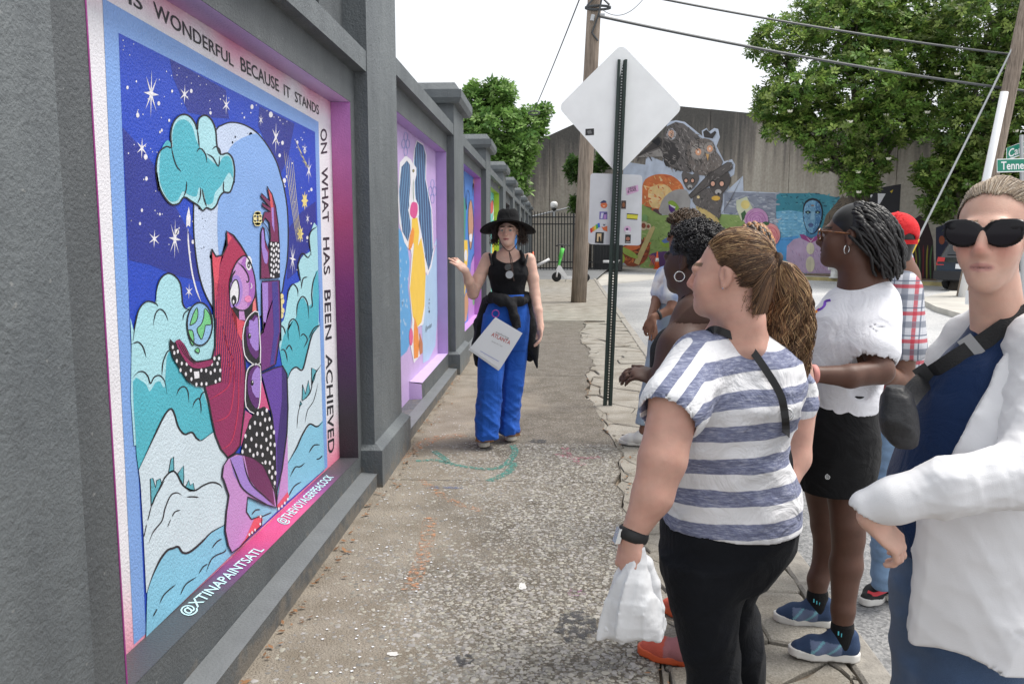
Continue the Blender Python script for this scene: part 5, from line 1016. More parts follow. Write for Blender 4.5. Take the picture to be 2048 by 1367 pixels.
b = MB(); c0 = onY(1201, 31, p0[1]-.1); b.box(c0[0]-.02, c0[0]+.1, c0[1]-.05, c0[1]+.05, c0[2]-.04, c0[2]+.03); b.build('clamp', M_STEEL, up1)
rp = gnd(1930, 592); rt = onY(2038, 88, rp[1]); rd = nrm(rt-rp)
up2 = thing('utility_pole', tuple(rp), 'leaning wooden utility pole with a white conduit beside the magnolia', 'pole')
MB().tube([rp-rd*.2+rd*s_ for s_ in np.linspace(0, 11, 8)], np.linspace(.22, .17, 8), 16).build('shaft', M_WOOD, up2, smooth=True)
cs = onY(1996, 250, rp[1]-.3)-onY(2004, 241, rp[1]); MB().tube([rp+cs+rd*.0, onY(2009, 184, rp[1]-.32)], .10, 12).build('conduit', mat('white_conduit', (.75, .76, .78), .4), up2, smooth=True)
def wire(name, a_, c_, sag, r, label, m=M_CABLE, n=24):
    t = np.linspace(0, 1, n)[:, None]; P_ = a_*(1-t)+c_*t; P_[:, 2] -= sag*4*(t*(1-t))[:, 0]
    o = MB().tube(P_, r, 6).build(name, m, None, org=(a_+c_)/2); o['label'] = label; o['category'] = 'cable'; return o
wire('overhead_cable', onY(1200, 33, 20.4), onY(2060, 183, 24), .12, .035, 'thick overhead cable clamped to the weathered pole below the coil')
wire('overhead_cable', onY(1318, -3, 21), onY(2060, 113, 24), .10, .028, 'upper thin overhead cable crossing in front of the magnolia crown')
wire('overhead_cable', onY(1160, -4, 19), onY(1068, 222, 33), .05, .016, 'steep thin cable running down from the weathered pole to a cable coil')
a_ = np.linspace(0, 6.28, 18); cc = onY(1068, 226, 33); o = MB().tube(np.stack([cc[0]+.22*np.cos(a_), np.full(18, 33.0), cc[2]+.07*np.sin(a_)], 1), .03, 6).build('cable_coil', M_CABLE, None, org=cc); o['label'] = 'small black cable coil hanging in front of the left tree'; o['category'] = 'cable'
wire('telephone_wire', onY(1205, 20, 20.4), onY(1290, -6, 20.4), .25, .008, 'very thin slack wire looping up from the weathered pole')
ga, gb = onY(2030, 86, rp[1]), onY(1782, 586, rp[1]-.5); gw = thing('guy_wire', tuple(gb), 'slanting steel guy wire with a yellow guard anchored in front of the magnolia', 'guy wire')
MB().tube([ga, gb], .028, 6).build('strand', M_STEEL, gw); gm = ga+(gb-ga)*.78; MB().tube([gm, gb+(ga-gb)*.01], .055, 8).build('guard', mat('yellow_plastic', (.75, .52, .04), .4), gw)
# ================================================================ street name signs
M_SG = mat('sign_green', (.008, .22, .14), .35); M_SW = mat('sign_white', (.85, .86, .86), .4)
def blade(s_, x0, y0, y1, x1, Y, tx0, tx1, tilt, label, top=False):
    C3 = [onY(x0, y1, Y), onY(x1, y1-tilt, Y), onY(x1, y0-tilt, Y), onY(x0, y0, Y)]; o = MB().prism(C3, (0, .006, 0)).build('street_name_sign', M_SW, None, org=C3[0]); o['label'] = label; o['category'] = 'sign'; o['group'] = 'street name signs on the corner post'
    e = np.array([0, -.002, 0]); m_ = np.mean(C3, 0); MB().add([m_+(p-m_)*[.985, 1, .86]+e for p in C3], [(0, 1, 2, 3)]).build('green_face', M_SG, o)
    k_ = (y1-y0)*.2; pA, pB, pT = onY(tx0, y1-k_-tilt*(tx0-x0)/(x1-x0), Y)+2*e, onY(tx1, y1-k_-tilt*(tx1-x0)/(x1-x0), Y)+2*e, onY(tx0, y0+k_-tilt*(tx0-x0)/(x1-x0), Y)+2*e
    lettering('lettering', s_, pA, pB, pT-pA, np.linalg.norm(pT-pA), (0, 0, 0), M_SW, o, .015)
blade('Tennelle', 1994, 318, 345, 2094, 13.9, 2002, 2064, 3, 'green street name sign reading Tennelle with a white border')
blade('Carroll', 2013, 296, 322, 2090, 14.1, 2017, 2066, 30, 'green street name sign reading Carroll above the Tennelle one')
spb = gnd(2046, 664); sp = MB().tube([spb, onY(2043, 270, 14.0)], .03, 10).build('corner_sign_post', M_STEEL, None, org=spb); sp['label'] = 'galvanised round post carrying the green street name signs'; sp['category'] = 'post'
# ================================================================ iron gate, camera, scooter and small things by the far wall
gt = thing('iron_gate', tuple(gnd(1150, 539)), 'black iron picket gate in front of the concrete wall beyond the scooter', 'gate')
GY = gnd(1150, 539)[1]
gx0, gx1 = onY(1063, 500, GY)[0], onY(1243, 500, GY)[0]; gz = lambda py: onY(1150, py, GY)[2]
n_ = 31
for i in range(n_):
    x = gx0+(gx1-gx0)*i/(n_-1); w_ = .05 if i in (0, 14, 30) else .022
    MB().box(x-w_, x+w_, GY-w_, GY+w_, 0.0, gz(424+i*.3)).hexa([(x-w_, GY-w_, gz(424+i*.3)), (x+w_, GY-w_, gz(424+i*.3)), (x+w_, GY+w_, gz(424+i*.3)), (x-w_, GY+w_, gz(424+i*.3)), (x-.004, GY-.004, gz(421+i*.3)), (x+.004, GY-.004, gz(421+i*.3)), (x+.004, GY+.004, gz(421+i*.3)), (x-.004, GY+.004, gz(421+i*.3))]).build('picket', M_IRON, gt)
for py in (434, 448, 524, 536): MB().box(gx0, gx1, GY-.03, GY+.03, gz(py)-.03, gz(py)+.03).build('rail', M_IRON, gt)
cb = onY(1214, 538, 45.0); cab = MB().box(cb[0]-.75, cb[0]+.8, 44.6, 45.6, 0, 1.45).box(cb[0]-.8, cb[0]+.85, 44.55, 45.65, 1.451, 1.5).box(cb[0]-.02, cb[0]+.02, 44.58, 44.6, .1, 1.4).build('utility_cabinet', mat('charcoal_metal', (.025, .027, .03), .5), None, org=(cb[0], 45, 0)); cab['label'] = 'dark metal cabinet standing behind the iron gate'; cab['category'] = 'cabinet'
c0 = onY(1108, 412, 46.2); cam_o = thing('security_camera', tuple(c0), 'white security camera on a bracket above the iron gate', 'camera')
b = MB(); b.lathe([(.16, 0), (.2, .1), (.2, .25), (.12, .34)], c0-[0, 0, .1]); b.build('housing', mat('white_plastic', (.8, .8, .8), .35), cam_o, smooth=True); MB().lathe([(.02, -.2), (.12, -.14), (.15, 0)], c0-[0, 0, .08]).build('dome', mat('dark_glass', (.03, .03, .03), .1), cam_o, smooth=True)
MB().box(c0[0]-.05, c0[0]+.05, c0[1], 47.3, c0[2]+.2, c0[2]+.28).box(c0[0]-.06, c0[0]+.06, 46.3, 46.4, c0[2]-.6, c0[2]+.2).build('bracket', M_STEEL, cam_o)
wire('conduit_pipe', onY(1063, 433, 46.6), onY(1160, 410, 46.6), 0, .05, 'grey conduit pipe slanting along the concrete wall behind the gate', M_STEEL, 4)
def bollard_arm(pa, pb, Y, label):
    a_, c_ = onY(*pa, Y), onY(*pb, Y); o = thing('barrier_arm', (c_[0], c_[1], 0), label, 'barrier', 'white barrier arms by the gate'); MB().tube([a_, c_], .07, 10).build('arm', mat('white_plastic', (.8, .8, .8)), o, smooth=True); MB().box(a_[0]-.07, a_[0]+.07, Y-.07, Y+.07, 0, a_[2]+.05).build('support', M_IRON, o)
bollard_arm((1066, 535), (1099, 518), 41, 'white tubular barrier arm tilted up beside the grey wall'); bollard_arm((1240, 523), (1206, 523), 42, 'white tubular barrier arm lying level in front of the dark cabinet')
def cone(p, h_, label):
    o = thing('traffic_cone', tuple(p), label, 'cone'); MB().lathe([(.16*h_, .03), (.03*h_, h_)], p).build('body', mat('cone_orange', (.75, .12, .03), .5), o, smooth=True); MB().box(p[0]-.2*h_, p[0]+.2*h_, p[1]-.2*h_, p[1]+.2*h_, p[2], p[2]+.03).build('base', mat('cone_orange', (.75, .12, .03)), o); MB().lathe([(.112*h_, .42*h_), (.085*h_, .62*h_)], p).build('band', M_SW, o, smooth=True)
cone(np.array([onY(1066, 540, 40)[0], 40, 0]), 1.0, 'orange traffic cone standing at the foot of the grey wall'); cone(onP(1330, 536, FA, fn)*[1, 1, 0]+fn*.6, .95, 'orange traffic cone in front of the animal mural')
# scooter
sb_ = gnd(1113, 563); S = 1.12
sco = thing('electric_scooter', tuple(sb_), 'white electric scooter with a lime green stem parked on the sidewalk', 'scooter')
Wm, Gm, Rm = mat('scooter_white', (.8, .8, .8), .35), mat('lime_green_paint', (.12, .62, .10), .35), mat('tyre_rubber', (.02, .02, .02), .8)
def wheel(c_, r, w_, parent, axis=(0, 1, 0)):
    t_ = MB().lathe([(r*.62, -w_/2), (r*.95, -w_/2), (r, 0), (r*.95, w_/2), (r*.62, w_/2)], c_, axis, 24).build('wheel', Rm, parent, smooth=True); MB().lathe([(r*.6, -w_*.4), (r*.6, w_*.4)], c_, axis, 18).build('rim', mat('rim_grey', (.35, .36, .37), .4, metal=.5), t_); return t_
X0, Y0 = sb_[0], sb_[1]; q = lambda x, z, y=0: np.array([X0+x*S, Y0+y*S, z*S])
wheel(q(0, .16), .16*S, .07*S, sco); wheel(q(.98, .14), .14*S, .07*S, sco)
MB().tube([q(0, .16, -.07), q(.03, .36, -.05), q(.06, .42, 0)], .03*S, 8).tube([q(0, .16, .07), q(.03, .36, .05), q(.06, .42, 0)], .03*S, 8).build('fork', Wm, sco, smooth=True)
MB().prism([q(-.02, .38, -.07), q(.06, .56, -.07), q(.15, .52, -.07), q(.36, .18, -.07), q(.95, .17, -.07), q(.95, .1, -.07), q(.3, .09, -.07), q(.12, .3, -.07)], (0, .14*S, 0)).build('frame', Wm, sco)
MB().tube([q(.06, .5), q(.15, .85)], .045*S, 10).build('stem', Gm, sco, smooth=True); MB().tube([q(.12, .78), q(.20, 1.12)], .07*S, 10).build('stem_cover', Gm, sco, smooth=True); MB().tube([q(.17, 1.1), q(.19, 1.2)], .03*S, 8).build('headset', M_IRON, sco)
MB().tube([q(-.02, 1.19, -.16), q(.10, 1.24, -.1), q(.2, 1.23), q(.34, 1.22, .1), q(.44, 1.2, .16)], .022*S, 8).build('handlebar', M_IRON, sco, smooth=True); MB().tube([q(.34, .1), q(.28, 0)], .012, 6).build('kickstand', M_STEEL, sco)
hb = gnd(1668, 556); hy = thing('fire_hydrant', tuple(hb), 'squat white fire hydrant on the far sidewalk below the portrait mural', 'hydrant'); Hm = mat('hydrant_white', (.68, .68, .66), .5)
MB().lathe([(.2, 0), (.2, .06), (.14, .07), (.14, .5), (.2, .51), (.2, .57), (.15, .6), (.1, .7), (.03, .74), (.03, .8)], hb, n=16).build('barrel', Hm, hy, smooth=True); MB().tube([hb+[-.24, 0, .4], hb+[.24, 0, .4]], .07, 10).build('outlets', Hm, hy)
# ================================================================ cars
def car(loc, rz, paint, label, suv=True):
    o = thing('parked_car', loc, label, 'car', None, rz)
    sc_ = 1.0; hh = .28 if suv else 0
    prof = [(-2.2, .35), (-2.28, .55), (-2.25, .95), (-2.1, 1.02+hh*.3), (-1.75, 1.45+hh), (-1.2, 1.52+hh), (.3, 1.5+hh), (1.05, 1.05+hh*.4), (2.0, .92+hh*.3), (2.25, .7), (2.25, .38), (1.9, .28), (-1.9, .28)]
    M_ = mat('car_paint_'+paint[0], paint[1], .25, coat=.6); G_ = mat('car_glass', (.03, .035, .04), .08); T_ = Rm
    V = []; n = len(prof)
    for y, s_ in ((-.9, .0), (-.82, 1), (.82, 1), (.9, 0)):
        for x, z in prof:
            in_ = max(0, (z-1.0)/.8)*.22; yy = (abs(y)-in_)*(1 if y > 0 else -1); V.append((x*(1.0 if s_ else .97), yy, z if s_ else z*.985+.01))
    Fc = [tuple(range(n)), tuple(range(3*n, 4*n))[::-1]]
    for k in range(3): Fc += [(k*n+i, (k+1)*n+i, (k+1)*n+(i+1) % n, k*n+(i+1) % n) for i in range(n)]
    def part(nm, V_, F_, m_, par=o, sm=False):
        me = bpy.data.meshes.new(nm); me.from_pydata([tuple(v) for v in V_], [], F_); me.materials.append(m_); me.update(); ob = bpy.data.objects.new(nm, me); put(ob, par); return ob
    body = part('body', V, [f[::-1] for f in Fc], M_)
    h2 = hh
    part('rear_window', [(-2.085, -.62, 1.1+h2*.35), (-2.085, .62, 1.1+h2*.35), (-1.80, .56, 1.42+h2), (-1.80, -.56, 1.42+h2)], [(0, 3, 2, 1)], G_, body)
    for sgn in (-1, 1):
        yb, yt = sgn*.905, sgn*.80
        for x0, x1, x2, x3 in ((-1.85, -.95, -1.0, -1.6), (-.88, .1, .1, -.9), (.18, .85, .35, .18)):
            part('side_window', [(x0, yb*.955, 1.08+h2*.35), (x1, yb*.955, 1.08+h2*.35), (x2, yt*.95, 1.42+h2), (x3, yt*.95, 1.42+h2)], [(0, 1, 2, 3)], G_, body)
        part('tail_light', [(-2.262, sgn*.6, .85), (-2.262, sgn*.86, .85), (-2.2, sgn*.84, 1.12), (-2.2, sgn*.6, 1.1)], [(0, 1, 2, 3)], mat('tail_light_red', (.5, .01, .01), .2), body)
        for x in (-1.45, 1.4):
            c_ = np.array([x, sgn*.8, .34]); lb = MB().lathe([(.2, -.1), (.32, -.1), (.34, 0), (.32, .1), (.2, .1)], c_, (0, 1, 0), 24); wv = part('wheel', lb.V, lb.F, T_); lb = MB().lathe([(.2, -.09), (.2, .09)], c_, (0, 1, 0), 16); part('rim', lb.V, lb.F, mat('rim_grey', (.35, .36, .37)), wv)
    bb = MB().box(-2.36, -2.2, -.88, .88, .38, .66); part('rear_bumper', bb.V, bb.F, mat('bumper_black', (.02, .02, .022), .45) if suv else M_)
    part('licence_plate', [(-2.285, -.2, .74), (-2.285, .2, .74), (-2.27, .2, .9), (-2.27, -.2, .9)], [(0, 3, 2, 1)], M_SW)
    return o
c_ = gnd(1935, 583, -.13); car((c_[0]+1.6, c_[1]+1.5, -.13), math.radians(38), ('black', (.02, .022, .025)), 'black SUV parked beyond the traffic island with a red tail light')
c_ = gnd(1938, 660, -.13); car((c_[0]+3.1, c_[1]+1.1, -.13), math.radians(12), ('white', (.75, .76, .77)), 'white hatchback standing in the road behind the person in sunglasses', False)
# ================================================================ marks and litter on the sidewalk
def markm(name, c_, sc_, thr):
    def f(t, N, L, p):
        tc = N.new('ShaderNodeTexCoord'); a_ = noise(N, L, tc.outputs['Object'], sc_, 5, .7); L.new(mapr(N, L, a_, thr, thr+.12, 0.0, .75), p.inputs['Alpha']); p.inputs['Base Color'].default_value = c_
    return node_mat(name, f, .7)
def mark(pts, w_, m, blob=False):
    if blob:
        c3 = gnd(*pts[0]); rx, ry = w_; n = 16; rr_ = RNG.uniform(.6, 1.1, n); V = [c3+np.array([rx*rr_[i]*math.cos(6.283*i/n), ry*rr_[i]*math.sin(6.283*i/n), .0035]) for i in range(n)]
        return mesh('paint_mark', V, [tuple(range(n))], m, sidewalk)
    G_ = smooth_pts([gnd(*p)[:2] for p in pts], 5, False); T = np.gradient(G_, axis=0); T /= np.linalg.norm(T, axis=1)[:, None]; N_ = np.stack([-T[:, 1], T[:, 0]], 1)*w_/2
    n = len(G_); V = [(x, y, .0035) for x, y in np.concatenate([G_+N_, G_-N_])]; mesh('paint_mark', V, [(i, n+i, n+i+1, i+1) for i in range(n-1)], m, sidewalk)
teal, pink, orng, blu, wht, drk, mag = [markm('chalk_'+n_, c_, s_, t_) for n_, c_, s_, t_ in (('teal', (.06, .24, .2, 1), 45, .42), ('pink', (.5, .12, .2, 1), 45, .5), ('orange', (.5, .24, .12, 1), 30, .5), ('blue', (.1, .14, .28, 1), 45, .47), ('white', (.75, .74, .72, 1), 40, .3), ('dark', (.05, .05, .055, 1), 25, .42), ('magenta', (.35, .14, .3, 1), 40, .5))]
mark([(832, 922), (870, 920), (895, 926), (935, 934), (985, 938), (1012, 928), (1030, 905), (1025, 890)], .05, teal); mark([(868, 902), (890, 918), (895, 926)], .05, teal); mark([(1030, 925), (1015, 945), (978, 962)], .06, teal)
mark([(1110, 908), (1150, 916), (1200, 914)], .06, pink); mark([(1130, 895), (1140, 915), (1170, 930)], .06, pink); mark([(860, 1035), (850, 1100), (820, 1180)], .08, orng); mark([(840, 960), (900, 1000), (960, 1022)], .06, orng); mark([(790, 920), (860, 880), (930, 870)], .14, orng)
for p, r, m_ in (((1150, 1185), (.05, .05), mag), ((1045, 1172), (.022, .04), wht), ((1062, 1001), (.016, .014), wht), ((786, 1308), (.025, .018), wht), ((930, 1320), (.04, .05), drk), ((1150, 1250), (.1, .16), drk), ((905, 975), (.09, .035), blu), ((870, 975), (.05, .03), blu), ((1075, 882), (.09, .07), drk)): mark([p], r, m_, True)
n = 260; xs = RNG.uniform(-1.02, -.45, n); ys = 2.5+5*RNG.uniform(size=n)**1.3; V = []; Fc = []
for x, y in zip(xs, ys):
    s_ = RNG.uniform(.002, .007); b0 = len(V); V += [(x-s_, y, .004), (x, y-s_*1.2, .004), (x+s_*1.2, y, .004), (x, y+s_, .004)]; Fc.append((b0, b0+1, b0+2, b0+3))
mesh('paint_flecks', V, Fc, mat('white_paint_fleck', (.7, .71, .74), .6), sidewalk, kind='stuff')
V = []; Fc = []; C_ = []
for i in range(300):
    y = 2.6+7*RNG.uniform(); x = -1.09+abs(RNG.normal(0, .05)) if i % 3 else jag(y)+RNG.normal(0.02, .03)
    if 4.95 < y < 6.1: x += .05
    s_ = RNG.uniform(.006, .02); a_ = RNG.uniform(0, 6.28); u = np.array([math.cos(a_), math.sin(a_), RNG.uniform(-.3, .5)])*s_; v = np.array([-math.sin(a_), math.cos(a_), RNG.uniform(-.3, .4)])*s_*.5; c3 = np.array([x, y, .012]); b0 = len(V)
    V += [c3-u, c3-v, c3+u, c3+v]; Fc.append((b0, b0+1, b0+2, b0+3)); k = RNG.uniform(.6, 1.3); C_ += [(.22*k, .11*k, .05*k)]*4
mesh('leaf_litter', V, Fc, mat('dead_leaf', attr=True, rough=.8), None, colors=C_, kind='stuff')
# ================================================================ trees
M_BARK = mat('bark', (.10, .085, .07), .9, bump=(14, .9, 5), var=(4, .3))
def leafm():
    m = mat('leaf', attr=True, rough=.5, spec=.25); t = m.node_tree; p = t.nodes['Principled BSDF']; o = t.nodes['Material Output']; tr = t.nodes.new('ShaderNodeBsdfTranslucent'); mx = t.nodes.new('ShaderNodeMixShader'); a_ = t.nodes['Attribute']
    t.links.new(a_.outputs['Color'], tr.inputs[0]); mx.inputs[0].default_value = .3; t.links.new(p.outputs[0], mx.inputs[1]); t.links.new(tr.outputs[0], mx.inputs[2]); t.links.new(mx.outputs[0], o.inputs[0]); return m
M_LEAF = leafm()
def tree(base, lobes, n, size, pal, label, trunk_r=.22, seed=1, group=None, flowers=0, name='broadleaf_tree'):
    """lobes: (centre, radius xyz); leaves grow in whorls spread through the lobes, denser towards their skins"""
    r = np.random.default_rng(seed); base = np.asarray(base, float); o = thing(name, tuple(base), label, 'tree', group)
    L_ = [(np.asarray(c_, float), np.asarray(q_, float)) for c_, q_ in lobes]
    b = MB(); top = np.mean([c_ for c_, _ in L_], 0); mid = base+(top-base)*[.5, .5, .55]
    b.tube([base-[0, 0, .2], base+(mid-base)*.5+[.05, 0, 0], mid, top], [trunk_r*1.2, trunk_r, trunk_r*.8, trunk_r*.3], 10)
    for c_, q_ in L_:
        s0_ = base+(mid-base)*r.uniform(.55, 1.0); k_ = (s0_+c_)/2+[0, 0, r.uniform(-.2, .5)]; b.tube([s0_, k_, c_, c_+q_*r.uniform(-.4, .6, 3)], [trunk_r*.45, trunk_r*.32, trunk_r*.2, .02], 7)
        for j in range(5): e_ = c_+q_*nrm(r.normal(size=3))*.8; b.tube([k_*.4+c_*.6, (c_+e_)/2+[0, 0, .1], e_], [trunk_r*.16, trunk_r*.1, .012], 5)
    b.build('trunk', M_BARK, o, smooth=True)
    vol = np.array([np.prod(q_)**(2/3.) for _, q_ in L_]); nw = n//7
    li = r.choice(len(L_), nw, p=vol/vol.sum()); d_ = r.normal(size=(nw, 3)); d_ /= np.linalg.norm(d_, axis=1)[:, None]
    rad = r.uniform(.25, 1, nw)**.42*(1+.16*np.sin(d_[:, 0]*7+li)*np.sin(d_[:, 1]*6+2*li)*np.sin(d_[:, 2]*8))
    Cc = np.array([c_ for c_, _ in L_])[li]+d_*rad[:, None]*np.array([q_ for _, q_ in L_])[li]
    Cc = Cc[r.uniform(size=nw) < .55+.45*np.sin(Cc[:, 0]*2.3+np.sin(Cc[:, 2]*1.7))**2]; nw = len(Cc)
    k = 7; ax_ = r.normal(size=(nw, 3))*.5+[0, -.25, .8]; ax_ /= np.linalg.norm(ax_, axis=1)[:, None]
    an = r.uniform(0, 6.28, (nw, 1))+np.arange(k)*2*np.pi/k; t1 = np.cross(ax_, [1, .2, 0]); t1 /= np.linalg.norm(t1, axis=1)[:, None]; t2 = np.cross(ax_, t1)
    dirs = np.cos(an)[..., None]*t1[:, None]+np.sin(an)[..., None]*t2[:, None]+ax_[:, None]*r.uniform(.1, .7, (nw, k, 1)); dirs /= np.linalg.norm(dirs, axis=2, keepdims=True)
    sz = size*r.uniform(.7, 1.25, (nw, k, 1)); wd = np.cross(dirs, ax_[:, None]); wd /= np.linalg.norm(wd, axis=2, keepdims=True)+1e-6; c0 = Cc[:, None]+dirs*sz*.15
    drop = np.array([0, 0, -1.0])*sz*.16
    V = np.stack([c0, c0+dirs*sz*.5+wd*sz*.24+drop*.2, c0+dirs*sz+drop, c0+dirs*sz*.5-wd*sz*.24+drop*.2], 2).reshape(-1, 3)
    nl_ = nw*k; Q = np.arange(nl_*4).reshape(-1, 4)
    pc = np.array(pal)[r.integers(0, len(pal), nw)][:, None]*r.uniform(.7, 1.3, (nw, k, 1)); C_ = np.repeat(pc.reshape(-1, 3), 4, 0)
    mesh('crown', V, Q, M_LEAF, o, colors=C_)
    for j in range(flowers):
        p_ = Cc[r.integers(nw)]; c_, q_ = L_[j % len(L_)]; d3 = nrm(r.normal(size=3)*[1, .6, 1]-[0, .9, 0]); p_ = c_+q_*d3*.98; fb = MB()
        for a_ in range(6): u = np.array([math.cos(a_*1.05), math.sin(a_*1.05)*.5-.3, .5]); fb.tube([p_, p_+u*.05, p_+u*.10+[0, 0, .03]], [.02, .042, .008], 5)
        fb.build('blossom', mat('magnolia_blossom', (.75, .73, .62), .5), o, smooth=True)
    return o
def lob(x, y, Y, rx, rz=None, ry=None):
    c_ = onY(x, y, Y); s_ = Y/F; rz = rz or rx; return (c_, (rx*s_, (ry or rx)*s_, rz*s_))
MAG_G = [(.13, .24, .045), (.19, .31, .06), (.07, .14, .03), (.30, .40, .10), (.15, .20, .06)]
lb = [lob(1560, 90, 33, 62, 50), lob(1600, 190, 32.5, 85, 60), lob(1560, 215, 33, 55, 38), lob(1700, 60, 33, 95, 80), lob(1720, 180, 32, 100, 75), lob(1660, 270, 32, 75, 45), lob(1800, 110, 33, 95, 90), lob(1780, 240, 32, 80, 55), lob(1730, 330, 32, 50, 42), lob(1690, 20, 34, 110, 60), lob(1840, 20, 34, 120, 80), lob(1720, 370, 32, 36, 24), lob(1860, 200, 33, 70, 60), lob(1560, 262, 32.5, 36, 16), lob(1640, 330, 32, 24, 14)]
tree(gnd(1737, 558), lb, 76000, .195, MAG_G, 'large glossy magnolia with white blossoms in front of the retaining wall', .26, 3, flowers=26, name='magnolia_tree')
lb = [lob(1960, 60, 31, 110, 90), lob(1990, 190, 30, 90, 80), lob(1940, 270, 30, 80, 60), lob(1900, 350, 30, 55, 45), lob(1985, 330, 29.5, 70, 60), lob(1920, 420, 30, 45, 40), lob(2060, 120, 31, 100, 110), lob(2050, 320, 30, 70, 80), lob(1990, 430, 30, 60, 50), lob(1862, 345, 30, 42, 30), lob(1885, 410, 30, 46, 36), lob(1955, 350, 29.5, 60, 50)]
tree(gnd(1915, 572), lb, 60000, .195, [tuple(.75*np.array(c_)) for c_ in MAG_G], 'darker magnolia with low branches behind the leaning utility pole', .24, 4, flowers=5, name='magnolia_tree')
lb = [lob(1000, 195, 41, 34, 34), lob(950, 215, 41, 34, 50), lob(1050, 255, 41, 46, 36), lob(1000, 265, 40.5, 60, 50), lob(960, 310, 40, 45, 50), lob(1030, 320, 40, 40, 40), lob(1030, 378, 40, 28, 26), lob(930, 270, 41, 50, 60), lob(1085, 225, 41, 18, 16), lob(985, 172, 41, 14, 18), lob(1045, 290, 40, 30, 30)]
tree((-3.6, 40.5, 0), lb, 26000, .28, [(.13, .25, .05), (.18, .31, .075), (.09, .19, .045), (.23, .36, .11)], 'bright green broadleaf tree rising behind the far end of the grey wall', .3, 5)
lb = [lob(1148, 340, 44.5, 16, 26), lob(1215, 318, 44.5, 22, 22), lob(1150, 410, 44.5, 10, 20), lob(1180, 350, 44.5, 24, 30)]
tree(onY(1178, 540, 45)*[1, 1, 0], lb, 4200, .26, [(.07, .14, .03), (.05, .11, .03), (.11, .18, .05)], 'small leafy tree in front of the concrete wall behind the utility pole', .09, 6)
